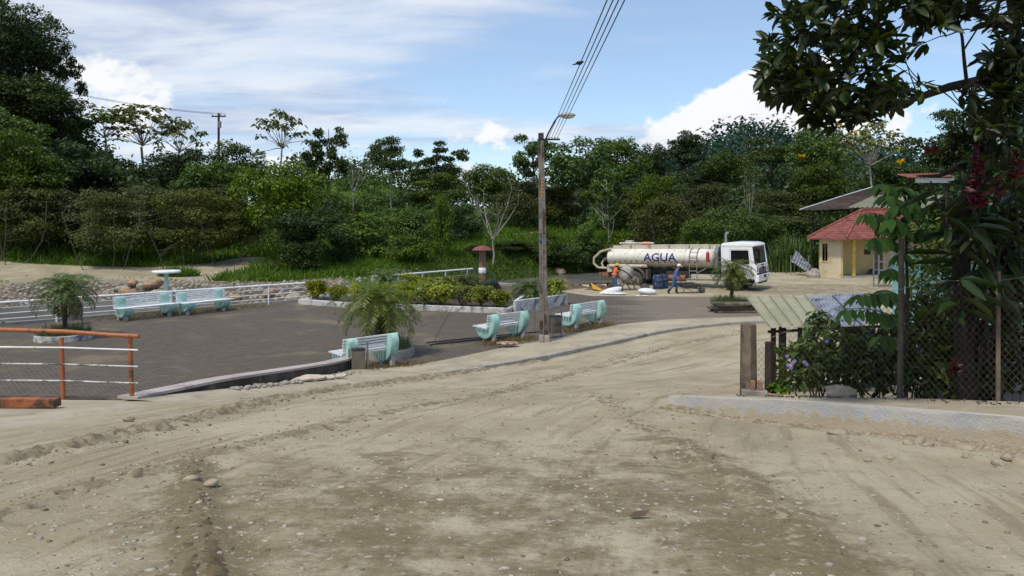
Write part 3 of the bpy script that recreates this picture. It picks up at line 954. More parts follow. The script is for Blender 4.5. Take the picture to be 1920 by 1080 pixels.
rg = np.random.RandomState(21)
def along(pts, n, spread, rg, z=True):
    P_ = arc_sample(pts, 400)
    i = rg.randint(0, 399, n)
    q = P_[i] + rg.normal(0, spread, (n, 2))
    zz = zg(q[:, 0], q[:, 1], True)
    return np.stack([q[:, 0], q[:, 1], zz], 1)
MUDR = surf('churned_mud', (.215, .173, .106), 1, .35, 9, 1, 45, (.33, .28, .195), .45, 5.5)


def ridge_strip(name, label, pts, width, h, seed, step=.025, n=30, mat=None):
    """band of churned mud thrown up along a wheel rut: fine real relief"""
    sm = [(p.x, p.y) for p in smoothline(pts, 2)]
    L_ = sum(math.hypot(b[0] - a[0], b[1] - a[1]) for a, b in zip(sm[:-1], sm[1:]))
    C_ = arc_sample(sm, int(L_ / step))
    T_ = np.gradient(C_, axis=0); T_ /= np.hypot(*T_.T)[:, None]
    N_ = np.stack([-T_[:, 1], T_[:, 0]], 1)
    vv = np.linspace(-1, 1, n)
    m_ = len(C_)
    wob = .25 * (vnoise(np.arange(m_) * step * .9, np.zeros(m_) + seed) - .5)
    X_ = C_[:, 0][:, None] + N_[:, 0][:, None] * (vv[None] + wob[:, None]) * width / 2
    Y_ = C_[:, 1][:, None] + N_[:, 1][:, None] * (vv[None] + wob[:, None]) * width / 2
    base = zg(X_, Y_, True)
    prof = np.exp(-((vv + .28) / .30) ** 2) + .75 * np.exp(-((vv - .38) / .22) ** 2)
    cr_ = .55 + 1.6 * fbm(X_ * 3.0, Y_ * 3.0, 2) + 1.5 * fbm(X_ * 14, Y_ * 14 + seed, 4)
    z = base + h * prof[None] * np.clip(cr_, 0, 2) - .016 + .03 * fbm(X_ * 20, Y_ * 20, 2) * (1 - vv[None] ** 2)
    z[:, 0] = base[:, 0] - .05; z[:, -1] = base[:, -1] - .05
    id_ = np.arange(m_ * n).reshape(m_, n)
    F_ = np.stack([id_[:-1, :-1].ravel(), id_[:-1, 1:].ravel(), id_[1:, 1:].ravel(), id_[1:, :-1].ravel()], 1)
    me = mesh_np(name, np.stack([X_.ravel(), Y_.ravel(), z.ravel()], 1), F_, mat or MUDR, True)
    return tag(link(name, me), label, 'mud', kind='stuff')


ridge_strip('mud_ridge', 'long double ridge of churned brown mud along the left side of the road', RIDGE1, .95, .062, 1)
ridge_strip('mud_ridge', 'lower crumbly mud ridge crossing the road from left to the far bend', RIDGE2, .85, .036, 2)
ridge_strip('mud_track', 'crumbly brown wheel track in the left foreground', RUT3, .42, .034, 3, .015, 34, surf('dark_rut_mud', (.13, .098, .052), 1, .3, 9, 1, 50))
ridge_strip('mud_track', 'faint crumbly wheel track curving from the kerb corner into the foreground', RUT4, .55, .024, 4)
CLOD = surf('mud_clod', (.20, .155, .10), 1, .35, 9, .5, 40)
pts = np.concatenate([along(RIDGE1, 1200, .22, rg), along(RIDGE2, 700, .35, rg), along(RUT3, 70, .1, rg), along(RUT4, 200, .2, rg)])
scatter_stones('mud_clods', pts, np.abs(rg.normal(0, .013, len(pts))) + .004, CLOD, 'brown mud clods thrown up along the wheel ruts', 'mud', 6)
pts = np.concatenate([along(RIDGE1, 260, .45, rg), along(RIDGE2, 420, .45, rg), along(RUT3, 60, .5, rg), along(RUT4, 160, .5, rg)])
q = np.stack([rg.uniform(-5, 6, 900), rg.uniform(4.5, 20, 900)], 1)
q = q[(q[:, 0] < np.interp(q[:, 1], [4, 9.5, 13, 14, 30], [8.5, 5.8, 2.4, 6, 9])) & (q[:, 0] > np.interp(q[:, 1], [4, 9.9, 15.4, 22], [-7, -6, -4.4, -1]))]
pts = np.concatenate([pts, np.stack([q[:, 0], q[:, 1], zg(q[:, 0], q[:, 1], True)], 1)])
scatter_stones('road_gravel', pts, np.abs(rg.normal(0, .011, len(pts))) + .004, STONE_G, 'small grey stones scattered over the dirt road', 'gravel', 7)
n_ = 5200
q = np.stack([rg.uniform(-4.5, 4.5, n_), 4.5 + 9 * rg.rand(n_) ** 1.4], 1)
keep = (rg.rand(n_) < .25 + .75 * np.exp(-((q[:, 0] + .1) / (2.4 + .1 * q[:, 1])) ** 4)) & (vnoise(q[:, 0] * 1.3, q[:, 1] * 1.3) > .34) & (q[:, 0] < np.interp(q[:, 1], [4, 9.5, 13, 14], [8.5, 5.6, 2.2, 6]))
q = q[keep]
pts = np.stack([q[:, 0], q[:, 1], zg(q[:, 0], q[:, 1], True) + .001], 1)
fk = scatter_stones('road_pebbles', pts, np.clip(rg.exponential(.0075, len(pts)) + .004, 0, .034), surf('pale_pebble', (.42, .375, .29), .95, .25, 9), 'pale flat pebbles pressed into the damp mud of the road', 'gravel', 17, .16)
q = np.stack([rg.uniform(-5, 5.5, 2600), 4.5 + 13 * rg.rand(2600) ** 1.3], 1)
q = q[(q[:, 0] < np.interp(q[:, 1], [4, 9.5, 13, 14], [8.5, 5.6, 2.2, 6])) & (q[:, 0] > np.interp(q[:, 1], [4, 9.9, 15.4, 22], [-7, -6, -4.4, -1]))]
pts = np.stack([q[:, 0], q[:, 1], zg(q[:, 0], q[:, 1], True)], 1)
scatter_stones('road_crumbs', pts, np.clip(rg.exponential(.006, len(pts)) + .003, 0, .025), CLOD, 'brown mud crumbs sprinkled over the road', 'mud', 18, .5)
FOOT = [(p[0] - .13, p[1] - .13) for p in EDGE[1:8]]
FOOTR = FOOT[:4]
ridge_strip('rubble_bank', 'bank of loose tan dirt along the foot of the right kerb', [(p[0] - .2, p[1] - .2) for p in EDGE[1:8]], .75, .05, 9)
pts = np.concatenate([along(FOOT, 500, .1, rg), along([(p[0] - .12, p[1] - .12) for p in FOOT], 520, .13, rg), along([(p[0] - .18, p[1] - .18) for p in FOOTR], 700, .2, rg)])
scatter_stones('kerb_rubble', pts, np.clip(rg.exponential(.012, len(pts)) + .005, 0, .06), STONE_T, 'tan rubble and pebbles heaped along the foot of the right kerb', 'rubble', 8)
FOOTQ = arc_sample(FOOT, 60)[:26]
pts = along([tuple(p - .16) for p in FOOTQ], 420, .13, rg)
scatter_stones('kerb_cobbles', pts, np.clip(rg.exponential(.016, len(pts)) + .012, 0, .065), STONE_T, 'heap of small tan cobbles below the right end of the kerb', 'cobbles', 19)
# river bed stones
t0 = rg.uniform(-14, 30, 5200); s0 = rg.uniform(2, 21, 5200)
P_ = RAILP + t0[:, None] * RD + s0[:, None] * RN
zz = zg(P_[:, 0], P_[:, 1]); sf0 = np.interp(t0, _sft, _sfv)
ok = (zz > -1.15) & (s0 - sf0 > -2) & (s0 - sf0 < 5.2 + 3.5 * rg.rand(5200) ** 2)
pts = np.stack([P_[ok, 0], P_[ok, 1], zz[ok]], 1)
scatter_stones('river_stones', pts, np.abs(rg.normal(.07, .07, len(pts))) + .03, STONE_G, 'grey and tan stones covering the river bank', 'stones', 9)
# ------------------------------------------------------------------ foliage builders
def unit(a): return a / np.maximum(1e-9, np.linalg.norm(a, axis=-1, keepdims=True))


def leaf_verts(P, T, N, L, W, shape='rhomb', droop=.12, fold=.15):
    """leaf blades: P base, T along, N face normal"""
    T = unit(T); B = unit(np.cross(N, T)); N = np.cross(T, B)
    L = np.asarray(L).reshape(-1, 1) * np.ones((len(P), 1)); W = np.asarray(W).reshape(-1, 1) * np.ones((len(P), 1))
    if shape == 'rhomb':
        Vv = np.stack([P, P + T * L * .5 + B * W * .5 + N * W * fold, P + T * L - N * L * droop, P + T * L * .5 - B * W * .5 + N * W * fold], 1)
        Fv = np.array([[0, 1, 2, 3]])
    elif shape == 'blade':
        Vv = np.stack([P - B * W * .5, P + B * W * .5, P + T * L * .55 + B * W * .4 - N * L * droop * .3, P + T * L - N * L * droop * 1.6, P + T * L * .55 - B * W * .4 - N * L * droop * .3], 1)
        Fv = np.array([[0, 1, 2, 4], [4, 2, 3, 3]])
    else:   # full leaf folded along its midrib
        Vv = np.stack([P, P + T * L * .36 + B * W * .46 + N * W * fold - N * L * droop * .1, P + T * L * .74 + B * W * .42 + N * W * fold - N * L * droop * .5, P + T * L - N * L * droop,
                       P + T * L * .74 - B * W * .42 + N * W * fold - N * L * droop * .5, P + T * L * .36 - B * W * .46 + N * W * fold - N * L * droop * .1], 1)
        Fv = np.array([[0, 1, 2, 3], [0, 3, 4, 5]])
    n, k = Vv.shape[:2]
    Fa = (Fv[None] + (np.arange(n) * k)[:, None, None]).reshape(-1, Fv.shape[1])
    return Vv.reshape(-1, 3), Fa


def tri_quads(name, P, T, N, L, W, mat, **kw):
    Vv, Fa = leaf_verts(P, T, N, L, W, **kw)
    if kw.get('shape') == 'blade':
        me = bpy.data.meshes.new(name)
        a = Fa.reshape(-1, 2, 4)
        quads = a[:, 0]; tris = a[:, 1, :3]
        nq = len(quads)
        li = np.concatenate([quads.ravel(), tris.ravel()]).astype(np.int32)
        me.vertices.add(len(Vv)); me.vertices.foreach_set('co', Vv.astype(np.float32).ravel())
        me.loops.add(len(li)); me.loops.foreach_set('vertex_index', li)
        me.polygons.add(2 * nq)
        me.polygons.foreach_set('loop_start', np.concatenate([np.arange(nq) * 4, nq * 4 + np.arange(nq) * 3]).astype(np.int32))
        me.materials.append(mat)
        me.update(calc_edges=True)
        return me
    return mesh_np(name, Vv, Fa, mat)


def clump_leaves(rg, clumps, n, up=.45, rnd=.7, low=.45):
    """positions and frames for n leaves spread over ellipsoid clumps (cx,cy,cz,rx,ry,rz)"""
    C = np.array(clumps, float)
    wgt = (C[:, 3] * C[:, 4]) ** 1.0; wgt /= wgt.sum()
    i = rg.choice(len(C), n, p=wgt)
    d = unit(rg.normal(size=(n, 3)))
    flip = (d[:, 2] < -.1) & (rg.rand(n) > low)
    d[flip, 2] *= -1
    r = rg.rand(n) ** .30 * rg.uniform(.82, 1.18, n)
    P = C[i, :3] + d * C[i, 3:6] * r[:, None]
    N = unit(d * .7 + np.array([0, 0, up]) + rg.normal(size=(n, 3)) * rnd * .6)
    T = unit(np.cross(N, rg.normal(size=(n, 3))) + d * .35)
    T[:, 2] -= .18
    return P, T, N


def branch(mb, a, b, r0, r1, rg, sag=.08, n=6):
    a, b = np.array(a, float), np.array(b, float)
    L = np.linalg.norm(b - a)
    k = rg.normal(size=3) * L * sag
    pts = [a + (b - a) * t + k * math.sin(math.pi * t) * .8 + rg.normal(size=3) * L * .012 for t in np.linspace(0, 1, 5)]
    mb.tube(pts, list(np.linspace(r0, r1, 5)), n, cap=False)
    return pts


def gen_tree(seed, h, cr, cb, kind='round', nleaf=5000, leaf=.36, lm=None, bm_=None, name='tree'):
    """meshes (trunk, crown) of a tree of height h, crown radius cr, crown base cb, standing at the origin"""
    rg = np.random.RandomState(seed)
    lm = lm or L_MID; bm_ = bm_ or BARK
    mb = MB()
    ch = (h - cb) / 2
    lean = rg.normal(size=2) * .03 * h
    top = np.array([lean[0], lean[1], h * .86])
    tr0 = .011 * h + .03
    clumps = []
    if kind == 'cecropia':
        fork = np.array([lean[0] * .5, lean[1] * .5, h * rg.uniform(.60, .70)])
        branch(mb, (0, 0, -.6), fork, tr0, tr0 * .75, rg, .03, 7)
        Ps, Ts, Ns, Ls = [], [], [], []
        for k in range(24):
            a = k * 2.4 + rg.uniform(0, .6); rr = cr * math.sqrt((k + .7) / 24.0) * rg.uniform(.85, 1.1)
            tip = np.array([math.cos(a) * rr, math.sin(a) * rr, h - (rr / cr) ** 2 * (h - cb) * rg.uniform(.3, .7) - rg.uniform(0, .08) * h])
            branch(mb, fork, tip, tr0 * .26, tr0 * .10, rg, .07, 5)
            m = rg.randint(13, 20)
            for q in range(m):
                b = q * 2.4 + rg.uniform(0, .5); el = rg.uniform(-.3, .2)
                d = np.array([math.cos(b) * math.cos(el), math.sin(b) * math.cos(el), math.sin(el)])
                Ps.append(tip + d * rg.uniform(.05, leaf * .9) + rg.normal(size=3) * leaf * [.45, .45, .12]); Ts.append(d); Ns.append(np.array([0, 0, 1.]) + rg.normal(size=3) * .3); Ls.append(leaf * rg.uniform(.6, 1.2))
        P, T, N, L = np.array(Ps), np.array(Ts), np.array(Ns), np.array(Ls)
        Vv, Fa = leaf_verts(P, T, N, L, L * .72, shape='leaf', droop=.3, fold=.1)
        return mb.mesh(name + '_trunk', bm_, True), mesh_np(name + '_crown', Vv, Fa, lm)
    if kind == 'bare':
        base = np.array([lean[0] * .3, lean[1] * .3, cb])
        branch(mb, (0, 0, -.4), base, tr0, tr0 * .7, rg, .05, 6)
        ends = []
        for k in range(7):
            a = k * 2.4 + rg.uniform(-.4, .4); rr = cr * rg.uniform(.5, 1)
            tip = np.array([math.cos(a) * rr, math.sin(a) * rr, cb + (h - cb) * rg.uniform(.55, 1)])
            pts = branch(mb, base, tip, tr0 * .55, tr0 * .12, rg, .1, 5)
            for q in range(6):
                p0 = pts[rg.randint(2, 5)]
                e = p0 + rg.normal(size=3) * cr * .22 + np.array([0, 0, cr * .16])
                branch(mb, p0, e, tr0 * .16, tr0 * .05, rg, .1, 4); ends.append(e)
        E = np.array(ends); n = nleaf
        P = E[rg.randint(0, len(E), n)] + rg.normal(size=(n, 3)) * cr * .13
        Vv, Fa = leaf_verts(P, rg.normal(size=(n, 3)), rg.normal(size=(n, 3)) + [0, 0, 1.2], rg.uniform(.6, 1.2, n) * leaf, rg.uniform(.6, 1.2, n) * leaf * .5)
        return mb.mesh(name + '_trunk', bm_, True), mesh_np(name + '_crown', Vv, Fa, lm)
    nst = 1
    if kind == 'scrub': nst = 4
    stems = []
    for k in range(nst):
        off = rg.normal(size=2) * (.0 if nst == 1 else cr * .28)
        tp = np.array([lean[0] + off[0] * 2.4, lean[1] + off[1] * 2.4, h * (.86 if nst == 1 else rg.uniform(.6, .85))])
        stems.append(branch(mb, (off[0], off[1], -.5), tp, tr0 / (1 if nst == 1 else 3.6), tr0 * .25, rg, .05, 7))
    cnt = {'round': 34, 'layered': 26, 'airy': 26, 'scrub': 34, 'bush': 30, 'tall': 36}[kind]
    zs = {'round': .72, 'layered': .34, 'airy': .5, 'scrub': .6, 'bush': .75, 'tall': .7}[kind]
    rr_ = {'round': (.22, .36), 'layered': (.22, .40), 'airy': (.13, .22), 'scrub': (.2, .34), 'bush': (.22, .36), 'tall': (.26, .42)}[kind]
    for k in range(cnt):
        d = unit(rg.normal(size=3)) * (rg.rand() ** .42)
        if kind in ('round', 'tall', 'layered') and d[2] < -.3: d[2] *= .5
        wid = cr * .86
        if kind in ('layered',): wid *= .75 + .35 * rg.rand()
        c = np.array([d[0] * wid + lean[0] * .7, d[1] * wid + lean[1] * .7, cb + ch + d[2] * ch * .84])
        if kind in ('scrub', 'bush'):
            zz_ = rg.uniform(.28 if kind == 'scrub' else .12, .92); c[2] = h * zz_; c[:2] *= (1.05 - .55 * max(0, zz_ - .55) / .45)
        r = cr * rg.uniform(*rr_)
        clumps.append((*c, r * rg.uniform(.8, 1.25), r * rg.uniform(.8, 1.25), r * zs))
        if k % (1 if kind == 'airy' else 2) == 0:
            st = stems[k % nst]
            hz = min(max(c[2] - rg.uniform(.1, .3) * h, cb * .75), h * .8)
            zsn = np.array([p[2] for p in st]); j = int(np.clip(np.searchsorted(zsn, hz), 1, 4))
            f = np.clip((hz - zsn[j - 1]) / max(1e-6, zsn[j] - zsn[j - 1]), 0, 1)
            branch(mb, st[j - 1] * (1 - f) + st[j] * f, c, tr0 * .34 / math.sqrt(nst), tr0 * .06, rg, .09, 5)
    P, T, N = clump_leaves(rg, clumps, nleaf, .5, .9)
    L = leaf * rg.uniform(.55, 1.3, nleaf)
    Vv, Fa = leaf_verts(P, T, N, L, L * rg.uniform(.42, .62, nleaf))
    return mb.mesh(name + '_trunk', bm_, True), mesh_np(name + '_crown', Vv, Fa, lm)


BARK_G = surf('bark_grey', (.115, .10, .08), .9, .35, 5, .3, 25)
VAR = {}
def variant(key):
    """tree kinds, built once and shared"""
    if key in VAR: return VAR[key]
    k, s = key.split('-')
    s = int(s)
    sp = dict(
        dark=(9, 3.6, 2.2, 'round', 9425, 0.288, L_DARK, BARK), mid=(9, 3.6, 2.4, 'round', 9425, 0.288, L_MID, BARK),
        bright=(8, 3.8, 1.2, 'round', 10875, 0.288, L_BRIGHT, BARK), layer=(9, 3.6, 3.2, 'layered', 7540, 0.272, L_MID, BARK_P),
        layerd=(9, 3.6, 3.2, 'layered', 8120, 0.272, L_DARK, BARK), airy=(10, 3.2, 3.4, 'airy', 5220, 0.272, L_MID, BARK_P),
        airyd=(10, 3.2, 3.0, 'airy', 6090, 0.272, L_DARK, BARK), cecr=(9, 3.3, 5.0, 'cecropia', 0, .5, L_CECR, BARK_P),
        scrub=(5.2, 2.9, .35, 'scrub', 10875, 0.176, L_SCRUB, BARK_G), bush=(3.2, 2.2, .15, 'bush', 6090, 0.208, L_MID, BARK),
        bushd=(3.2, 2.2, .15, 'bush', 6090, 0.208, L_DARK, BARK), bushb=(3.2, 2.0, .15, 'bush', 6090, 0.208, L_BRIGHT, BARK),
        tall=(15, 4.6, 3.5, 'tall', 13050, 0.352, L_DARK, BARK), bare=(6, 2.2, 2.0, 'bare', 260, .2, L_SCRUB, BARK_P), far=(9, 3.6, 2.4, 'round', 2600, .6, L_HAZE, BARK),
    )[k]
    h, cr, cb, kind, nl, lf, lm, bk = sp
    VAR[key] = (gen_tree(sum(map(ord, k)) * 13 + s * 101, h, cr, cb, kind, nl, lf, lm, bk, key), h, cr)
    return VAR[key]


rt = random.Random(99)
def tree(name, label, key, px, Y, top, width, group=None, cat='tree', trunk_mat=None):
    """stand a tree at column px, Y metres off, its top on photo row top, width photo pixels across"""
    (tm, cm), h, cr = variant(key)
    X = (px - CX) * Y / F
    gz = G(X, Y)
    ht = (H - (top - HY) * Y / F) - gz
    sz = max(.25, ht / h)
    sx = max(.2, (width * Y / F / 2) / (cr * 1.08))
    root = empty(name, (X, Y, gz), rt.uniform(0, 6.28))
    root.scale = (sx, sx, sz)
    link('trunk', tm, root)
    link('crown', cm, root)
    tag(root, label, cat, group)
    return root


gl = 'dense trees on the steep left hillside'
tree('hillside_tree', 'tallest dark tree filling the top left corner of the hillside', 'tall-1', 8, 76, -18, 210, gl)
tree('hillside_tree', 'airy tree leaning out from the hillside with sky through its crown', 'airyd-1', 108, 80, 62, 110, gl)
tree('hillside_tree', 'dark broad tree on the hillside below the tallest one', 'tall-2', 60, 72, 118, 200, gl)
tree('hillside_tree', 'dark tree on the outer edge of the hillside above the pale trunked trees', 'airyd-2', 122, 74, 168, 110, gl)
tree('hillside_tree', 'mid green tree at the left frame edge halfway up the hillside', 'mid-1', -8, 66, 190, 190, gl)
tree('hillside_tree', 'low spreading tree at the foot of the hillside by the left edge', 'mid-2', 40, 63, 265, 190, gl)
tree('hillside_tree', 'rounded dark tree at the foot of the hillside right of the slope', 'dark-1', 128, 68, 248, 180, gl)
tree('hillside_tree', 'lower dark tree behind the scrub where the hillside meets the flat', 'dark-2', 205, 72, 292, 190, gl)
tree('hillside_tree', 'feathery crown poking from the hillside beside the tallest tree', 'layerd-1', 70, 86, 20, 130, gl)
tree('hillside_tree', 'drooping fern-like tree near the middle of the hillside', 'layer-3', 20, 62, 225, 130, gl)
gc_ = 'pale trunked umbrella trees'
tree('cecropia_tree', 'large-leaved tree with white leaning trunk, left of the wooden power pole', 'cecr-1', 262, 82, 190, 165, gc_)
tree('cecropia_tree', 'large-leaved tree with slanting white trunk nearest the hillside', 'cecr-2', 196, 80, 200, 140, gc_)
tree('cecropia_tree', 'small umbrella tree just left of the wooden power pole', 'cecr-3', 336, 86, 212, 100, gc_)
tree('cecropia_tree', 'slim tall umbrella tree standing alone above the big leafy tree', 'cecr-2', 527, 76, 203, 108, gc_)
tree('layered_tree', 'tree with tiered dark crown right of the slim umbrella tree', 'airyd-3', 606, 79, 212, 105)
gm_ = 'trees along the far edge of the meadow'
tree('broadleaf_tree', 'dark rounded tree beneath the wooden power pole', 'dark-3', 330, 78, 262, 170, gm_)
tree('broadleaf_tree', 'dark tree right of the wooden power pole, below its wires', 'dark-1', 440, 82, 250, 150, gm_)
tree('broadleaf_tree', 'dark low tree between the scrub and the big leafy tree', 'mid-3', 405, 74, 300, 150, gm_)
tree('broadleaf_tree', 'big bright leafy tree rising over the scrub left of centre', 'bright-1', 540, 62, 292, 215, gm_)
tree('broadleaf_tree', 'dark low spreading tree with yellow fruit under the big leafy tree', 'dark-2', 575, 58, 388, 175, gm_)
tree('bare_tree', 'grey leafless tree on the grassy knoll', 'bare-1', 662, 84, 278, 70)
tree('forked_tree', 'tree with white forked trunk on the knoll, left of the round crown', 'layer-1', 735, 86, 252, 110)
tree('broadleaf_tree', 'tall dark round-crowned tree right of the white forked trunk', 'airyd-1', 822, 88, 250, 130, gm_)
tree('broadleaf_tree', 'dark rounded tree behind the flat green crown in mid picture', 'dark-3', 815, 94, 305, 150, gm_)
tree('flat_tree', 'flat-topped fresh green tree below the round-crowned one', 'layer-2', 830, 74, 318, 150)
tree('broadleaf_tree', 'small dark tree left of the concrete pole, on the skyline', 'mid-1', 925, 92, 300, 110, gm_)
tree('airy_tree', 'tall see-through tree immediately left of the concrete pole top', 'airy-1', 988, 86, 232, 125)
tree('broadleaf_tree', 'broad dense tree just right of the concrete pole', 'mid-2', 1090, 84, 250, 180, gm_)
tree('broadleaf_tree', 'dense tree with domed crown second right of the concrete pole', 'mid-3', 1155, 88, 256, 130, gm_)
tree('pale_trunk_tree', 'tree with tall white trunk behind the tanker tail', 'airy-2', 1140, 74, 300, 105)
tree('broadleaf_tree', 'small dark crown on the skyline under the heaped cloud', 'dark-2', 1228, 100, 265, 70, gm_)
tree('broadleaf_tree', 'tall dark crown on the skyline left of the far wooded hill', 'layerd-2', 1290, 98, 240, 120, gm_)
tree('broadleaf_tree', 'bright green young tree above the tanker letters', 'bright-2', 1225, 80, 318, 90, gm_)
tree('broadleaf_tree', 'dark tree below the skyline right of the bright young tree', 'dark-1', 1330, 92, 290, 130, gm_)
tree('broadleaf_tree', 'fresh green round tree in front of the far wooded hill', 'mid-1', 1365, 88, 275, 110, gm_)
tree('broadleaf_tree', 'dark green tree below the far wooded hill on its right', 'layerd-3', 1445, 90, 240, 140, gm_)
tree('broadleaf_tree', 'tree with green crown at the tip of the dark overhanging branch', 'mid-2', 1530, 84, 228, 130, gm_)
tree('broadleaf_tree', 'leafy tree right behind the truck cab', 'bright-3', 1370, 64, 372, 120, gm_)
tree('broadleaf_tree', 'dense dark green tree standing left of the tiled house roof', 'mid-3', 1535, 72, 300, 130, gm_)
tree('cecropia_tree', 'umbrella tree with yellow dying leaves behind the tiled house', 'cecr-1', 1630, 70, 225, 130, gc_)
tree('broadleaf_tree', 'dark tall tree right of the tiled house', 'layerd-1', 1780, 74, 185, 170, gm_)
tree('broadleaf_tree', 'deep green tree over the metal roof behind the tiled house', 'dark-3', 1680, 78, 290, 160, gm_)
tree('broadleaf_tree', 'green tree right at the frame edge behind the flowering shrub', 'mid-1', 1880, 70, 220, 190, gm_)
gs = 'scrubby trees in the meadow'
for px, Y, top, wd, lab in (
        (20, 60, 352, 212, 'olive scrub tree at the left frame edge by the dirt path'),
        (110, 63, 346, 212, 'olive scrub tree right above the left date palm'),
        (195, 60, 352, 200, 'olive scrub tree below the slanting white trunk'),
        (275, 64, 348, 200, 'olive scrub tree below the white leaning trunk, half way along the scrub'),
        (350, 61, 356, 187, 'olive scrub tree above the end of the dirt path'),
        (425, 63, 362, 187, 'last olive scrub tree before the big leafy tree'),
        (65, 70, 335, 190, 'taller olive scrub tree in the rear row at the left edge'),
        (240, 71, 338, 190, 'rear row olive scrub tree between the two white trunks'),
        (390, 70, 345, 170, 'rear row olive scrub tree left of the big leafy tree'),
        (1045, 86, 345, 137, 'grey-green scrub tree just right of the concrete pole'),
        (975, 86, 340, 125, 'grey-green scrub tree left of the concrete pole'),
        (1245, 68, 368, 187, 'grey-green scrub tree behind the tank lettering'),
        (1450, 72, 352, 187, 'grey-green scrub tree right of the truck exhaust'),
        (1310, 74, 345, 162, 'grey-green scrub tree higher up behind the tanker'),
        (1185, 84, 352, 125, 'grey-green scrub tree behind the tank hatch'),):
    tree('scrub_tree', lab, 'scrub-%d' % rt.randint(1, 3), px, Y, top, wd, gs)
gb = 'bushes of the meadow'
for px, Y, top, wd, key, lab in (
        (690, 66, 402, 150, 'bushb-1', 'fresh green bush in the meadow right of the fruit tree'),
        (765, 70, 396, 120, 'bush-1', 'mid green bush below the white forked trunk'),
        (828, 64, 372, 55, 'bushb-2', 'slim upright light green bush in mid meadow'),
        (640, 62, 436, 90, 'bushd-1', 'dark bush at the right foot of the fruit tree'),
        (765, 62, 440, 110, 'bush-2', 'rounded bush behind the middle date palm'),
        (870, 78, 385, 100, 'bush-3', 'bush at the far side of the meadow path'),
        (1030, 70, 432, 45, 'bush-1', 'bush hugging the concrete pole in the meadow'),
        (1100, 72, 415, 60, 'bushb-3', 'light bush in the meadow right of the pole'),
        (955, 70, 462, 120, 'bushd-2', 'dark riverside bush left of the concrete pole'),
        (1045, 71, 460, 120, 'bushd-3', 'dark riverside bush right of the concrete pole'),
        (1118, 73, 452, 120, 'bushd-1', 'dark riverside bush behind the tanker hoses'),
        (900, 67, 478, 80, 'bushd-2', 'low dark bush behind the red capped pillar'),
        (1175, 70, 432, 90, 'bush-2', 'green bush directly above the tanker tail'),
        (1305, 62, 415, 100, 'bush-3', 'green bush behind the front of the tank'),
        (1440, 66, 410, 110, 'bush-1', 'green bush right of the truck cab'),
        (1500, 70, 400, 110, 'bushd-3', 'dark bush left of the metal roof edge'),
        (560, 56, 455, 110, 'bushd-1', 'dark bush at the river bend behind the railing end')):
    tree('meadow_bush', lab, key, px, Y, top, wd, gb, 'bush')
tree('bare_tree', 'white bare-branched tree in the meadow left of the concrete pole', 'bare-2', 925, 66, 352, 110)
tree('bare_tree', 'thin leaning grey dead stem right of the truck exhaust', 'bare-3', 1405, 70, 318, 30)

# woods on the far slopes: one mass
rg = np.random.RandomState(5)
cl = []
for i in range(620):
    Y = rg.uniform(92, 150); X = rg.uniform(-48, 82) * Y / 100
    z = G(X, Y); hh = rg.uniform(3.0, 6.0) * (1 - .35 * (abs((X / Y) + .17) < .06)) * (.72 if X > 14 else 1)
    r = rg.uniform(1.4, 2.8)
    cl.append((X, Y, z + hh * .55, r, r, hh * .5))
for i in range(330):
    Y = rg.uniform(68, 94); X = rg.uniform(-66, -32) * Y / 80
    z = G(X, Y); hh = rg.uniform(3.5, 7); r = rg.uniform(1.2, 2.6)
    cl.append((X, Y, z + hh * .5, r, r, hh * .5))
for i in range(110):
    Y = rg.uniform(74, 92); X = rg.uniform(14, 56) * Y / 80
    z = G(X, Y); hh = rg.uniform(2, 4.5); r = rg.uniform(1.2, 2.2)
    cl.append((X, Y, z + hh * .5, r, r, hh * .5))
n = 120000
P, T, N = clump_leaves(rg, cl, n, .5, .9)
L = .5 * rg.uniform(.6, 1.4, n)
Vv, Fa = leaf_verts(P, T, N, L, L * .55)
sel = rg.rand(len(cl)) < .4
tag(link('woodland', mesh_np('woodland', Vv, Fa, L_DARK)), 'mass of dark woodland on the far slopes behind the single trees', 'woodland', kind='stuff')
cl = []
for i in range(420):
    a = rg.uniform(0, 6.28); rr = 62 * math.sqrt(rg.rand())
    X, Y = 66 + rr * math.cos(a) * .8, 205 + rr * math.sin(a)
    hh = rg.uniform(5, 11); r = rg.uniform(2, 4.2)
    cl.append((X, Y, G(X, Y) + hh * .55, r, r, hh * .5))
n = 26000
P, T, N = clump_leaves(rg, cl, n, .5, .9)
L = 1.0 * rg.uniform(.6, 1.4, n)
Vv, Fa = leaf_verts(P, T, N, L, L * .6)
tag(link('hill_woodland', mesh_np('hill_woodland', Vv, Fa, L_HAZE)), 'wooded hill far off, leaves tinted for haze, under the heaped cloud', 'woodland', kind='stuff')
# undergrowth between the trees of the meadow edge
cl = []
for i in range(330):
    Y = rg.uniform(66, 92); X = rg.uniform(-50, 60) * Y / 80
    if -.07 < X / Y < .135 and Y < 85: continue
    z = G(X, Y); hh = rg.uniform(.6, 2.6); r = rg.uniform(.6, 1.7)
    cl.append((X, Y, z + hh * .45, r, r, hh * .5))
for i in range(110):
    Y = rg.uniform(80, 104); X = rg.uniform(-29, -8) * Y / 90
    hh = rg.uniform(.5, 2.4); r = rg.uniform(.7, 1.8)
    cl.append((X, Y, G(X, Y) + hh * .4, r, r, hh * .5))
n = 66000
P, T, N = clump_leaves(rg, cl, n, .5, .9)
L = .30 * rg.uniform(.6, 1.4, n)
Vv, Fa = leaf_verts(P, T, N, L, L * .55)
tag(link('undergrowth', mesh_np('undergrowth', Vv, Fa, L_MID)), 'tangled green undergrowth between the meadow trees', 'undergrowth', kind='stuff')


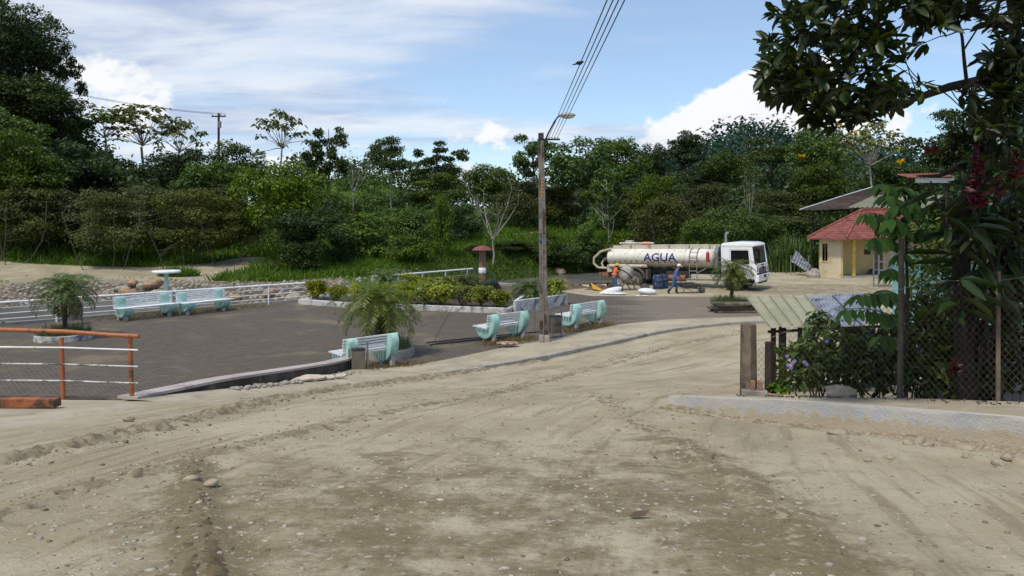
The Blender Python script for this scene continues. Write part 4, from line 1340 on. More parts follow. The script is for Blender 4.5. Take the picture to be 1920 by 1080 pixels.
def blades(name, P, hgt, wid, mat, label, cat, rg, lean=.5, parent=None, kind='stuff'):
    n = len(P)
    T = np.stack([rg.normal(0, lean, n), rg.normal(0, lean, n), np.ones(n)], 1)
    N = np.stack([rg.normal(size=n), rg.normal(size=n), rg.uniform(0, .4, n)], 1)
    me = tri_quads(name, P, T, N, hgt, wid, mat, shape='blade', droop=.25)
    return tag(link(name, me, parent), label, cat, kind=kind)


# meadow grass
n = 150000
X = rg.uniform(-62, 50, n); Y = 47 + 41 * rg.rand(n) ** 1.35
s0 = (X - RAILP[0]) * RN[0] + (Y - RAILP[1]) * RN[1]; t0 = (X - RAILP[0]) * RD[0] + (Y - RAILP[1]) * RD[1]
sf0 = np.interp(t0, _sft, _sfv)
d0, _ = polydist(X, Y, PATH); d1, _ = polydist(X, Y, PATH2)
ok = ((X > -19.5) | (Y > np.interp(X, [p[0] for p in PATH], [p[1] for p in PATH]) + 1.3)) & np.where(sf0 > 0, (s0 - sf0 > 5.4 + rg.normal(0, .5, n)), Y > 63) & (d0 > 1.6) & (d1 > .5) & (abs(X / Y) < .7) & ~((X > 9.5) & (Y < 60))
X, Y = X[ok], Y[ok]
P = np.stack([X, Y, zg(X, Y) - .03], 1)
blades('meadow_grass', P, rg.uniform(.25, .75, len(P)) * (.7 + .8 * vnoise(X * .3, Y * .3)), rg.uniform(.05, .10, len(P)), L_GRASS, 'bright green grass of the meadow beyond the river', 'grass', rg)
# scattered tufts on the dirt slope across the river
n = 5200
t0 = rg.uniform(-12, 14, n); s0 = np.interp(t0, _sft, _sfv) + rg.uniform(3, 11, n)
Q = RAILP + t0[:, None] * RD + s0[:, None] * RN
ok = vnoise(Q[:, 0] * .8, Q[:, 1] * .8) > .62
Q = Q[ok]
P = np.stack([Q[:, 0], Q[:, 1], zg(Q[:, 0], Q[:, 1]) - .02], 1)
blades('slope_tufts', P, rg.uniform(.1, .3, len(P)), rg.uniform(.03, .05, len(P)), L_GRASS, 'thin grass tufts on the dirt slope across the river', 'grass', rg)
# weeds on the river bank near the tanker
n = 14000
t0 = rg.uniform(24, 52, n); sf0 = np.interp(t0, _sft, _sfv); s0 = sf0 + rg.uniform(.2, 6, n)
Q = RAILP + t0[:, None] * RD + s0[:, None] * RN
P = np.stack([Q[:, 0], Q[:, 1], zg(Q[:, 0], Q[:, 1]) - .03], 1)
blades('bank_weeds', P, rg.uniform(.2, .6, n), rg.uniform(.03, .06, n), L_MID, 'dull weeds along the far river bank behind the tanker', 'weeds', rg)


def reed(label, px, Y, size, n, seed, mat=L_REED, lw=.05):
    rg = np.random.RandomState(seed)
    X = (px - CX) * Y / F; gz = G(X, Y)
    a = rg.uniform(0, 6.28, n); e = rg.uniform(.1, .8, n)
    P = np.stack([X + rg.normal(0, size * .22, n), Y + rg.normal(0, size * .22, n), np.full(n, gz - .03)], 1)
    Vs, Fs = [], []
    segs = 5
    for i in range(n):
        L = size * rg.uniform(.6, 1.15); d = np.array([math.cos(a[i]), math.sin(a[i]), 0]); b = np.array([-d[1], d[0], 0])
        base = len(Vs)
        for k in range(segs + 1):
            t = k / segs
            p = P[i] + d * L * e[i] * t * t * .8 + np.array([0, 0, L * (t - e[i] * .55 * t ** 2.4)])
            w_ = lw * (1 - t ** 2) * .5 + .002
            Vs += [p - b * w_, p + b * w_]
        for k in range(segs): Fs.append((base + 2 * k, base + 2 * k + 1, base + 2 * k + 3, base + 2 * k + 2))
    return tag(link('reed_clump', mesh_np('reed_clump', np.array(Vs), np.array(Fs), mat)), label, 'reed', 'tall reed clumps')


reed('tall arching reeds behind the red capped pillar', 897, 47, 1.7, 90, 1)
reed('dense green reed clump left of the tiled house', 1492, 60, 3.0, 420, 2, L_BRIGHT, .10)
reed('arching pale reeds behind the tank, above its railing', 1290, 62, 3.4, 90, 3, L_REED, .09)
reed('second reed clump of the thicket between truck and house', 1462, 59, 2.4, 260, 4, L_BRIGHT, .10)


# ------------------------------------------------------------------ plaza planting
def palm(label, loc, trunk_h, crown, seed, nfr=40, lean=0):
    rg = np.random.RandomState(seed)
    root = empty('date_palm', loc)
    tag(root, label, 'palm', 'small date palms of the plaza')
    mb = MB()
    pts = [(lean * t * t, 0, trunk_h * t - .1 * (t == 0)) for t in np.linspace(0, 1, 8)]
    rad = [.075 + .012 * (i % 2) + (.03 if i > 5 else 0) for i in range(8)]
    mb.tube(pts, rad, 9)
    for k in range(40):      # old leaf bases
        t = rg.uniform(.25, 1); a = rg.uniform(0, 6.28)
        p = Vector((lean * t * t, 0, trunk_h * t)); d = Vector((math.cos(a), math.sin(a), .9))
        mb.tube([p + d * .05, p + d * .13], [.02, .008], 4)
    mb.build('trunk', PTRUNK, root, smooth=True)
    for old in (0, 1):
        Ps, Ts, Ns, Ls, rach = [], [], [], [], MB()
        for k in range(nfr if not old else 9):
            a = k * 2.39996 + rg.uniform(-.2, .2)
            el = (1.35 - 1.55 * (k / nfr) ** .8) if not old else rg.uniform(-.75, -.45)
            L = crown * rg.uniform(.85, 1.12) * (1 if not old else .8)
            d = np.array([math.cos(a), math.sin(a), 0]); z = np.array([0, 0, 1.]); b = np.array([-d[1], d[0], 0])
            p = np.array([lean, 0, trunk_h]); e = el; stp = L / 9; pl = [p.copy()]
            for q in range(9):
                p = p + (d * math.cos(e) + z * math.sin(e)) * stp
                e -= (.10 + .17 * q / 9 + .05 * max(0, el))
                pl.append(p.copy())
            rach.tube(pl, list(np.linspace(.011, .003, 10)), 3, cap=False)
            for q in range(30):
                t = .12 + .88 * q / 30; f = t * 9; j = min(8, int(f)); f -= j
                c = pl[j] * (1 - f) + pl[j + 1] * f; tg = unit((pl[j + 1] - pl[j])[None])[0]
                nrm = np.cross(tg, b)
                for sgn in (-1, 1):
                    dr = b * sgn * .85 + tg * .62 + nrm * rg.uniform(-.35, .15) * -1 - z * rg.uniform(0, .25)
                    Ps.append(c); Ts.append(dr); Ns.append(nrm + rg.normal(size=3) * .2); Ls.append(crown * .26 * math.sin(math.pi * (.14 + .82 * t)) ** .6 * rg.uniform(.85, 1.15))
        P, T, N, L = map(np.array, (Ps, Ts, Ns, Ls))
        me = tri_quads('fronds', P, T, N, L, .027 + 0 * L, L_PALMY if old else L_PALM, shape='rhomb', droop=.12, fold=.0)
        fr = link('old_fronds' if old else 'fronds', me, root)
        rach.build('midribs', L_PALMY if old else L_PALM, fr)
    return root


def grass_clump(name, label, loc, rx, ry, n, L, seed, mat=L_LIRI, w_=.014, cat='border grass', spread=.9, group=None):
    rg = np.random.RandomState(seed)
    Vs, Fs = [], []
    segs = 4
    for i in range(n):
        a = rg.uniform(0, 6.28); r = math.sqrt(rg.rand())
        p0 = np.array([loc[0] + rx * r * math.cos(a), loc[1] + ry * r * math.sin(a), loc[2]])
        a2 = a + rg.normal(0, 1.0); d = np.array([math.cos(a2), math.sin(a2), 0]); b = np.array([-d[1], d[0], 0])
        l = L * rg.uniform(.6, 1.15); e = rg.uniform(.15, 1) * spread * (.4 + r)
        base = len(Vs)
        for k in range(segs + 1):
            t = k / segs
            p = p0 + d * l * e * t ** 1.6 * .8 + np.array([0, 0, l * (t * (1.15 - .3 * e) - e * .55 * t ** 2.3)])
            q = w_ * (1 - t ** 2.2) * .5 + .001
            Vs += [p - b * q, p + b * q]
        for k in range(segs): Fs.append((base + 2 * k, base + 2 * k + 1, base + 2 * k + 3, base + 2 * k + 2))
    return tag(link(name, mesh_np(name, np.array(Vs), np.array(Fs), mat)), label, cat, group, kind='stuff')


def ring_planter(label, c, r, h, mat, seg=14):
    root = empty('planter', (c[0], c[1], 0))
    tag(root, label, 'planter')
    mb = MB()
    mb.lathe([(r, -.05), (r, h * .93), (r - .02, h), (r - .13, h), (r - .15, h * .9), (r - .15, h * .5)], seg, cap=False)
    mb.build('planter_wall', mat, root, smooth=True)
    MB().lathe([(r - .14, h * .7), (.3, h * .85), (.01, h * .9)], seg, cap=False).build('soil', SOIL, root)
    return root


# middle palm by the near bench
c = (-3.95, 24.9)
ring_planter('round concrete planter of the middle date palm behind the near bench', c, .92, .26, CONC)
palm('largest date palm, in the round planter behind the near bench', (c[0] - .08, c[1], .2), 1.40, 1.55, 3, 52, -.1)
grass_clump('border_grass', 'striped border grass around the largest date palm', (c[0], c[1], .2), .78, .78, 1100, .55, 3)
# left palm
c = (-15.75, 28.1)
ring_planter('round whitewashed planter at the left, below the railing', c, .95, .2, WHITEW)
palm('date palm at the left in front of the white railing', (c[0] + .05, c[1], .15), 1.55, 1.30, 4, 42)
grass_clump('border_grass', 'pale border grass around the left date palm', (c[0], c[1], .15), .85, .85, 1100, .42, 4)
# right palm by the tanker
c = (10.25, 37.6)
ring_planter('low round planter in front of the truck cab', c, .85, .15, CONC)
palm('date palm in front of the truck cab', (c[0] + .08, c[1], .1), 1.55, 1.25, 5, 40, .05)
grass_clump('border_grass', 'light border grass around the date palm before the truck', (c[0], c[1], .12), .9, .8, 1200, .48, 5)

# hedge bed
BED = [(-10.2, 38.6), (-7.9, 37.3), (-3.9, 36.1), (-.15, 35.0), (.35, 37.6), (-1.4, 43.6), (-3.2, 46.8), (-6.6, 42.3)]
def bed(name, label, poly, h, mat, th=.2):
    root = empty(name, (poly[0][0], poly[0][1], 0)); tag(root, label, 'planter')
    o3 = Vector((poly[0][0], poly[0][1], 0))
    n = len(poly)
    for i in range(n):
        a, b = Vector((*poly[i], 0)) - o3, Vector((*poly[(i + 1) % n], 0)) - o3
        d = b - a
        MB().box((0, 0, 0), (d.length + th * .9, th, h + .1), None).build('kerb_wall', mat, root, bevel=.02).matrix_local = Matrix.Translation((*((a + b) / 2).xy, h / 2 - .05 + .003 * (i % 2))) @ Matrix.Rotation(math.atan2(d.y, d.x), 4, 'Z')
    me = bpy.data.meshes.new('soil'); bm = bmesh.new()
    f = bm.faces.new([bm.verts.new((p[0] - o3.x, p[1] - o3.y, h * .6)) for p in poly]); bmesh.ops.triangulate(bm, faces=[f]); bm.to_mesh(me); bm.free()
    me.materials.append(SOIL)
    if me.polygons[0].normal.z < 0: me.flip_normals()
    link('soil', me, root)
    return root


bed('hedge_bed', 'large planting bed with low whitewashed kerb and yellow-green hedge', BED, .24, WHITEW)
bed('white_planter', 'peeling white planter wall just behind the concrete pole', [(.15, 35.4), (2.55, 38.2), (1.55, 41.2), (.62, 38.2)], .52, WHITEW, .16)


def hedge_mesh(seed):
    rg = np.random.RandomState(seed)
    cl = []
    for k in range(16):
        d = unit(rg.normal(size=3)) * rg.rand() ** .4
        cl.append((d[0] * .42, d[1] * .42, .5 + d[2] * .32, *(rg.uniform(.16, .27, 2)), rg.uniform(.13, .22)))
    P, T, N = clump_leaves(rg, cl, 2600, .4, 1.0)
    P[:, 2] = np.maximum(P[:, 2], .03)
    T[:, 2] += .35
    L = .10 * rg.uniform(.6, 1.3, 2600)
    Vv, Fa = leaf_verts(P, T, N, L, L * .55)
    mb = MB()
    for k in range(7):
        c_ = cl[k]; mb.tube([(rg.normal() * .04, rg.normal() * .04, -.05), (c_[0] * .5, c_[1] * .5, .25), c_[:3]], [.016, .012, .004], 4)
    return mesh_np('hedge_leaves', Vv, Fa, L_HEDGE), mb.mesh('hedge_stems', BARK)


HV = [hedge_mesh(s) for s in (1, 2, 3, 4)]
rh = random.Random(4)
hedge_spots = [
    (-9.55, 39.2, 1.05, 'yellow-green hedge bush at the left tip of the bed, by the railing end'),
    (-8.35, 38.2, .95, 'low hedge bush second from the left tip of the bed'),
    (-7.3, 38.0, 1.0, 'hedge bush left of the largest date palm crown'),
    (-6.1, 37.6, 1.05, 'hedge bush half hidden by the left of the largest palm crown'),
    (-5.0, 37.1, 1.1, 'hedge bush hidden behind the largest palm crown'),
    (-4.1, 37.2, 1.3, 'tall hedge bush rising at the right of the largest palm crown'),
    (-3.2, 36.7, 1.15, 'front hedge bush just right of the largest palm crown'),
    (-2.3, 36.4, 1.1, 'front hedge bush in the middle of the bed edge'),
    (-1.4, 36.15, 1.1, 'front hedge bush below the red capped pillar'),
    (-.55, 35.95, .95, 'last front hedge bush at the right corner of the bed'),
    (-4.6, 38.9, 1.45, 'taller hedge bush in the back row behind the palm'),
    (-3.4, 39.4, 1.25, 'back row hedge bush left of the red capped pillar'),
    (2.05, 38.25, 1.05, 'single yellow-green bush in the white planter right of the pole'),
]
for i, (x, y, s, lab) in enumerate(hedge_spots):
    root = empty('hedge_bush', (x, y, .12 if i < 12 else .3), rh.uniform(0, 6)); root.scale = (s * 1.05, s * 1.05, s)
    lm, sm = HV[i % 4]
    link('foliage', lm, root); link('stems', sm, root)
    tag(root, lab, 'bush', 'yellow-green hedge bushes')
palm('small dark palm in the bed left of the red capped pillar', (-2.45, 41.5, .15), .55, 1.25, 6, 40)
palm('small dark palm in the white planter left of the concrete pole', (.82, 38.2, .35), .35, 1.15, 7, 42)
palm('palm behind the largest one, against the second railing', (-6.55, 41.6, .15), .75, 1.3, 8, 38)

# dry weeds at bench feet, by wall and kerbs
def weeds(label, pts, n, spread, L, seed, mat=L_DRY):
    rg = np.random.RandomState(seed)
    P_ = arc_sample(pts, 200)[rg.randint(0, 200, n)] + rg.normal(0, spread, (n, 2))
    z = np.maximum(zg(P_[:, 0], P_[:, 1]), np.where(inpoly(P_[:, 0], P_[:, 1], PLAZA), 0, -9))
    blades('dry_weeds', np.stack([P_[:, 0], P_[:, 1], z], 1), L * rg.uniform(.4, 1.1, n), .012 + .008 * rg.rand(n), mat, label, 'weeds', rg, .8)


weeds('dry brown weeds around the feet of the near bench', [(-4.2, 22.1), (-2.8, 23.3)], 900, .28, .17, 1)
weeds('dry brown weeds under the bench beside the concrete pole', [(-.9, 26.9), (.6, 28.2)], 1100, .22, .2, 2)
weeds('dry brown weeds under the bench right of the concrete pole', [(2.0, 29.7), (3.9, 31.6)], 1100, .22, .2, 3)
weeds('dry weeds below the two benches at the white railing', [(-17.0, 33.0), (-11.6, 37.6)], 1600, .3, .22, 4)
weeds('thin weeds along the foot of the dark wall', [(-4.6, 20.6), (-4.1, 22.2)], 260, .12, .14, 5)
# ------------------------------------------------------------------ benches
def make_bench():
    """x: along the slats from the near end to the far end, y: towards the sitter's front"""
    root = empty('bench')
    prof = [(.30, .43), (.60, .455), (.93, .475), (.965, .455), (.955, .40), (.88, .28), (.76, .185), (.62, .13), (.47, .115), (.32, .15), (.19, .235), (.09, .36),
            (.03, .52), (.005, .68), (.02, .82), (.065, .915), (.13, .955), (.20, .955), (.245, .91), (.26, .84), (.275, .62)]
    L = 1.42
    for x in (0, L):
        MB().prism(prof, (x, 0, 0), (0, 1, 0), (0, 0, 1), (1, 0, 0), .30).build('end_support', TURQ, root, smooth=True, bevel=.035)
        for y, h_ in ((.16, .32), (.62, .2)):
            MB().box((x, y, h_ / 2 - .02), (.13, .10, h_)).build('foot', POSTC, root, bevel=.008)
    for k in range(6):                       # seat slats
        y = .33 + .118 * k
        MB().box((L / 2, y, .492 + .006 * k), (L + .50, .085, .04)).build('seat_slat', WHITE_SLAT, root, bevel=.006)
    for k in range(6):                       # back slats
        z = .545 + .076 * k
        MB().box((L / 2, .262 - .010 * k, z), (L + .50, .034, .05)).build('back_slat', WHITE_SLAT, root, bevel=.006)
    return root


def place_bench(root, near, far, label, flip=False):
    """near, far: ground points under the two end supports"""
    a, b = Vector((*near, 0)), Vector((*far, 0))
    d = b - a
    root.location = a + Vector((0, 0, .01))
    root.rotation_euler = (0, 0, math.atan2(d.y, d.x))
    root.scale = (d.length / 1.42, 1.0, 1.0)
    tag(root, label, 'bench', 'turquoise and white plaza benches')


b0 = make_bench()
bl = [((-4.32, 21.98), (-3.34, 22.95), 'turquoise and white bench nearest the viewer, behind the end of the dark wall'),
      ((-.50, 27.05), (.52, 28.05), 'turquoise and white bench just left of the concrete pole'),
      ((2.55, 30.15), (3.62, 31.4), 'turquoise and white bench right of the concrete pole')]
for i, (a, b, lab) in enumerate(bl):
    place_bench(b0 if i == 0 else copy_tree(b0), a, b, lab)
for a, b, lab in (((-15.15, 34.6), (-16.3, 33.1), 'left of the two benches standing at the white railing'),
                  ((-13.45, 36.3), (-14.5, 34.9), 'right of the two benches standing at the white railing')):
    place_bench(copy_tree(b0), a, b, lab)

# ------------------------------------------------------------------ railings
def railing(label, pts, n_posts, h=.93, rails=(.28, .5, .72), drop=0.0):
    root = empty('railing', (pts[0][0], pts[0][1], 0)); tag(root, label, 'railing')
    o3 = Vector((pts[0][0], pts[0][1], 0))
    P_ = arc_sample(pts, n_posts)
    for p in P_:
        q = Vector((p[0], p[1], 0)) - o3
        MB().tube([q + Vector((0, 0, -.05)), q + Vector((0, 0, h - .02))], .042, 8).build('post', WHITE_RAIL, root, smooth=True)
    for z in rails:
        MB().tube([Vector((p[0], p[1], z)) - o3 for p in P_], .021, 6).build('rail', WHITE_RAIL, root, smooth=True)
    ext = Vector((*(P_[-1] - P_[-2]), 0)).normalized() * .5
    MB().tube([Vector((p[0], p[1], h)) - o3 for p in P_] + [Vector((P_[-1][0], P_[-1][1], h)) - o3 + ext], .046, 8).build('top_rail', WHITE_RAIL, root, smooth=True)


railing('long white pipe railing along the river side of the plaza', [(-27.0, 25.1), (-19.8, 31.15), (-9.95, 39.75)], 11)
railing('short white pipe railing behind the hedge bed', [(-7.55, 43.15), (-2.75, 48.9)], 5, .93, (.3, .58))

# orange handrail on the retaining wall
zb = float(zr(13.0)) + .085
root = empty('handrail', (-6.2, 13.05, zb)); tag(root, 'orange pipe handrail with thin white bars at the left', 'handrail')
for x in (0, -1.12, -2.3, -3.5, -4.7):
    MB().tube([(x, 0, -.03), (x - .03, 0, .98)], .036, 10).build('post', ORANGE, root, smooth=True)
MB().tube([(.12, 0, 1.0), (-.35, 0, 1.02), (-1.1, 0, 1.075), (-2.2, 0, 1.11), (-3.4, 0, 1.12), (-4.8, 0, 1.13)], .036, 10).build('top_rail', ORANGE, root, smooth=True)
WORNBAR = surf('worn_white_bar', (.62, .62, .60), .5, .1, 5, 0, 40, (.06, .06, .065), .46, 5)
for z, m_ in ((.26, WORNBAR), (.53, WORNBAR), (.80, WHITE_RAIL)):
    MB().tube([(.11, -.03, z - .02), (-.5, -.035, z), (-1.1, -.03, z + .02), (-2.3, -.03, z + .03), (-4.8, -.03, z + .02)], .014, 6).build('bar', m_, root, smooth=True)
# broken brick ledge beside it
o = MB(); rgq = random.Random(2)
o.box((0, 0, .06), (1.9, .2, .14), None, jit=.012, rng=rgq)
lg = o.build('brick_ledge', BRICKO, bevel=.015); lg.location = (-7.62, 11.75, float(zr(11.75)) + .08)
tag(lg, 'broken orange brick ledge on the sidewalk below the handrail', 'ledge')

# ------------------------------------------------------------------ umbrella table
root = empty('umbrella_table', (-15.4, 35.65, 0)); tag(root, 'turquoise post with round white top standing between the railing benches', 'table')
MB().tube([(0, 0, -.05), (0, 0, 1.74)], .085, 14).build('post', TURQ, root, smooth=True)
MB().lathe([(.02, 1.70), (.45, 1.725), (.60, 1.74), (.62, 1.79), (.60, 1.83), (.02, 1.86)], 24).build('round_top', WHITE_SLAT, root, smooth=True)
MB().lathe([(.02, .66), (.36, .67), (.40, .70), (.40, .73), (.02, .74)], 20).build('table_top', WHITE_SLAT, root, smooth=True)
MB().lathe([(.22, -.02), (.22, .1), (.1, .16)], 14).build('foot', TURQ, root, smooth=True)


# ------------------------------------------------------------------ litter bins
def bin_(label, loc, ang, lid=None):
    root = empty('litter_bin', (*loc, 0), ang); tag(root, label, 'bin', 'plaza litter bins')
    mb = MB()
    mb.box((0, 0, .48), (.36, .30, .60), None, .999)
    mb.build('bin_body', BINM, root, bevel=.02)
    MB().box((0, 0, .785), (.385, .325, .025)).build('rim', DARKST, root, bevel=.005)
    for x in (-.24, .24):
        MB().tube([(x, 0, -.05), (x, 0, .98 if x > 0 else .80)], .028, 8).build('post', STEEL, root, smooth=True)
    for x in (-.21, .21):
        MB().tube([(x - .06, 0, .62), (x + .06, 0, .62)], .012, 6).build('pivot', STEEL, root)
    return root


bin_('grey litter bin at the end of the dark wall, before the near bench', (-4.13, 21.5), .2)
bin_('brown litter bin directly right of the concrete pole', (1.52, 28.3), .2)
bin_('grey litter bin right of the left date palm', (-17.3, 31.7), .7)

# ------------------------------------------------------------------ concrete lighting pole
PX, PY = 1.1, 27.25
root = empty('utility_pole', (PX, PY, 0)); tag(root, 'stained concrete street light pole beside the road', 'pole')
mb = MB()
hp = 7.15
for x0, w0, w1, m_, nm, yo in ((-.075, .16, .10, POLE, 'shaft_flange', .03), (.055, .17, .11, POLE, 'shaft', -.03)):
    vs_ = []
    for z, w_ in ((-.2, w0), (hp, w1)):
        tlt = -.11 * max(0, z) / hp
        k = w_ / w0
        for sx, sy in ((-1, -1), (1, -1), (1, 1), (-1, 1)): vs_.append((x0 * k + sx * w_ / 2 + tlt, yo + sy * w_ * .62, z))
    m2 = MB().add(vs_, [(3, 2, 1, 0), (4, 5, 6, 7), (0, 1, 5, 4), (1, 2, 6, 5), (2, 3, 7, 6), (3, 0, 4, 7)])
    m2.build(nm, m_, root, bevel=.012)
MB().tube([(-.02, -.16, .0), (-.055, -.135, 2.6), (-.12, -.10, hp - .1)], .014, 5).build('conduit', STEEL, root)
MB().box((.0, 0, .12), (.36, .30, .34), None, .93).build('footing', POLE_L, root, bevel=.02)
MB().box((-.075, -.125, 5.3), (.075, .01, .62)).build('number_plate', surf('plate_orange', (.5, .25, .12), .7, .2, 8, 0, 40, (.12, .05, .03), .3, 14), root)
for k in range(5): MB().box((-.075, -.133, 5.08 + .11 * k), (.03, .006, .05)).build('plate_mark', WIRE, root)
MB().box((-.04, 0, 3.5), (.27, .23, .05), None).build('blue_tie', surf('blue_rope', (.03, .15, .5), .6), root)
MB().tube([(-.15, 0, 6.55), (-.32, 0, 6.62), (-.36, 0, 6.35), (-.2, 0, 6.2)], .012, 5).build('cable_loop', WIRE, root)
MB().box((-.13, -.02, 7.02), (.16, .2, .22), None, .8).build('cap_bracket', BLACKP, root, bevel=.02)
arm = MB(); arm.tube([(-.02, -.08, 6.75), (.12, -.1, 7.1), (.34, -.14, 7.52), (.44, -.16, 7.66), (.52, -.17, 7.70)], [.03, .03, .027, .025, .025], 8)
arm.build('lamp_arm', DARKST, root, smooth=True)
lamp = MB()
M_ = Matrix.Rotation(R(-4), 3, 'Y')
lamp.blob((.77, -.2, 7.735), (.29, .15, .085), 3, 14, 8, .0)
lo = lamp.build('lamp_head', surf('lamp_housing', (.36, .36, .35), .5, .15, 6), root, smooth=True)
dif = MB(); dif.blob((.78, -.2, 7.69), (.24, .13, .085), 3, 14, 8, .0)
dif.build('diffuser', surf('lamp_diffuser', (.5, .47, .38), .3, .1, 5), lo, smooth=True)
MB().box((.22, -.08, 6.92), (.62, .06, .06)).build('crossarm', DARKST, root)
for k, x in enumerate((.15, .25, .35, .45)):
    MB().lathe([(.02, -.04), (.035, -.02), (.02, 0), (.035, .02), (.02, .04)], 8, (x, -.1, 6.97)).build('insulator', POSTC, root)


def wire(label, a, b, sag, r=.008, n=24, group='overhead wires'):
    a, b = Vector(a), Vector(b)
    pts = [a.lerp(b, t) - Vector((0, 0, sag * 4 * t * (1 - t))) for t in np.linspace(0, 1, n)]
    return tag(MB().tube(pts, r, 5).build('overhead_wire', WIRE), label, 'wire', group)


for k, (x0, x1, lab) in enumerate(((1.25, .94, 'leftmost'), (1.35, .97, 'second from left'), (1.45, .99, 'third from left'), (1.55, 1.02, 'rightmost'))):
    wire('overhead wire from concrete pole to upper frame edge, %s of four' % lab, (x0, PY - .1, 7.0), (x1, -14, 7.05), .05)
wire('upper sagging wire from the concrete pole across to the right trees', (PX, PY, 6.9), (34, 62, 7.0), 1.6)
wire('lower sagging wire from the concrete pole across to the tiled house', (PX, PY, 6.3), (30, 58, 4.7), 1.5)
gw = MB().tube([(-2.68, 25.6, -.02), (PX - .1, PY - .05, 6.75)], .008, 5).build('guy_wire', WIRE); tag(gw, 'thin slanting guy wire staying the concrete pole', 'wire')
dw = MB().tube([(.78, 27.3, .0), (.80, 27.3, 3.0), (PX - .16, PY, 6.3)], .005, 4).build('drop_wire', WIRE); tag(dw, 'thin wire hanging straight down left of the concrete pole', 'wire')
bird = empty('bird', (1.17, 13.9, 7.03)); tag(bird, 'tiny dark bird on the overhead wires', 'bird')
mb = MB(); mb.blob((0, 0, .03), (.055, .03, .03), 2, 8, 6, .05); mb.blob((.055, 0, .055), (.022, .02, .02), 3, 8, 6, .0); mb.tube([(.07, 0, .055), (.095, 0, .05)], [.006, .001], 5)
mb.tube([(-.05, 0, .02), (-.12, 0, .005)], [.016, .008], 5)
mb.build('body', BLACKP, bird, smooth=True)
for s in (-1, 1): MB().prism([(-.07, 0), (.03, .0), (.03, .03), (-.03, .025)], (0, s * .03, .035), (1, 0, 0), (0, 0, 1), (0, 1, 0), .008).build('wing', BLACKP, bird)

# far wooden power pole on the ridge
X_, Y_ = (410 - CX) * 86 / F, 86
root = empty('power_pole', (X_, Y_, G(X_, Y_))); tag(root, 'dark wooden power pole with crossarm on the left skyline', 'pole')
ht = (H - (212 - HY) * Y_ / F) - G(X_, Y_)
MB().tube([(0, 0, -.5), (0, 0, ht)], [.17, .12], 8).build('shaft', WOOD_D, root, smooth=True)
MB().box((0, 0, ht - .35), (1.5, .12, .14)).build('crossarm', WOOD_D, root)
MB().tube([(.15, -.15, ht - .9), (.15, -.15, ht - 1.6)], .2, 8).build('fuse_box', STEEL, root)
for x in (-.68, 0.2, .68): MB().lathe([(.05, 0), (.07, .1), (.04, .2)], 8, (x, 0, ht - .28)).build('insulator', POSTC, root)
for k, x in enumerate((-.68, .68)):
    wire('thin wire from the far wooden pole to the hillside, %s of two' % ('front' if k else 'rear'), (X_ + x, Y_, G(X_, Y_) + ht - .1), (-62, 92 + k, 21), .8, .02)

# red capped pillar in the hedge bed
root = empty('capped_pillar', (-1.68, 45.3, 0)); tag(root, 'brick lamp pillar with red mushroom cap in the hedge bed', 'pillar')
for k in range(8):
    a = k * math.pi / 4
    MB().tube([(math.cos(a) * .13, math.sin(a) * .13, 0), (math.cos(a) * .13, math.sin(a) * .13, 2.3)], .062, 8).build('rib', BRICKP, root, smooth=True)
MB().lathe([(.2, .95), (.215, .97), (.215, 1.25), (.2, 1.27)], 16).build('white_band', WHITE_RAIL, root, smooth=True)
MB().lathe([(.02, 2.28), (.5, 2.24), (.58, 2.26), (.57, 2.30), (.42, 2.42), (.2, 2.50), (.02, 2.52)], 20).build('cap', REDCAP, root, smooth=True)
tag(MB().blob((-1.15, 44.6, .35), (.6, .4, .38), 12, 12, 8, .3).build('black_bag', BLACKP, smooth=False), 'black plastic bag slumped by the red capped pillar', 'bag')

# ------------------------------------------------------------------ water tanker
ty = R(-32)
root = empty('water_tanker', (13.14, 46.02, -.02), ty)
root.scale = (1.05, 1.05, 1.03)
root.rotation_euler = (0, R(-1.35), ty)
tag(root, 'white cab tanker truck with dusty cream tank lettered AGUA', 'truck')
WB = -5.77
# tank: elliptical drum
ta, tb, tzc = 1.12, .60, 1.78
TX0, TX1 = -7.45, -1.25
def ell(x, a, s=1.0): return (x, -ta * s * math.cos(a), tzc + tb * s * math.sin(a))
mb = MB()
secs = [(TX0 - .16, .55), (TX0 - .12, .8), (TX0 - .05, .95), (TX0, 1.0), (-5.5, 1.0), (-3.5, 1.0), (TX1, 1.0), (TX1 + .05, .95), (TX1 + .12, .8), (TX1 + .16, .55)]
n = 36
vs_ = [ell(x, 2 * math.pi * j / n, s) for x, s in secs for j in range(n)]
fs_ = [(i * n + j, i * n + (j + 1) % n, (i + 1) * n + (j + 1) % n, (i + 1) * n + j) for i in range(len(secs) - 1) for j in range(n)] + [tuple(range(n)), tuple((len(secs) - 1) * n + j for j in range(n))]
CHIP = surf('tank_cream_chipped', (.70, .665, .59), .5, .12, 1.3, 0, 40, (.14, .105, .08), .14, 7)
tank = mb.add(vs_, fs_).build('tank', CHIP, root, smooth=True)
for x in (TX0 + .02, -6.2, -4.35, -2.75, TX1 - .02):       # seams
    MB().tube([ell(x, a, 1.004) for a in np.linspace(0, 2 * math.pi, 41)], .012, 5).build('seam', BEIGE, tank)
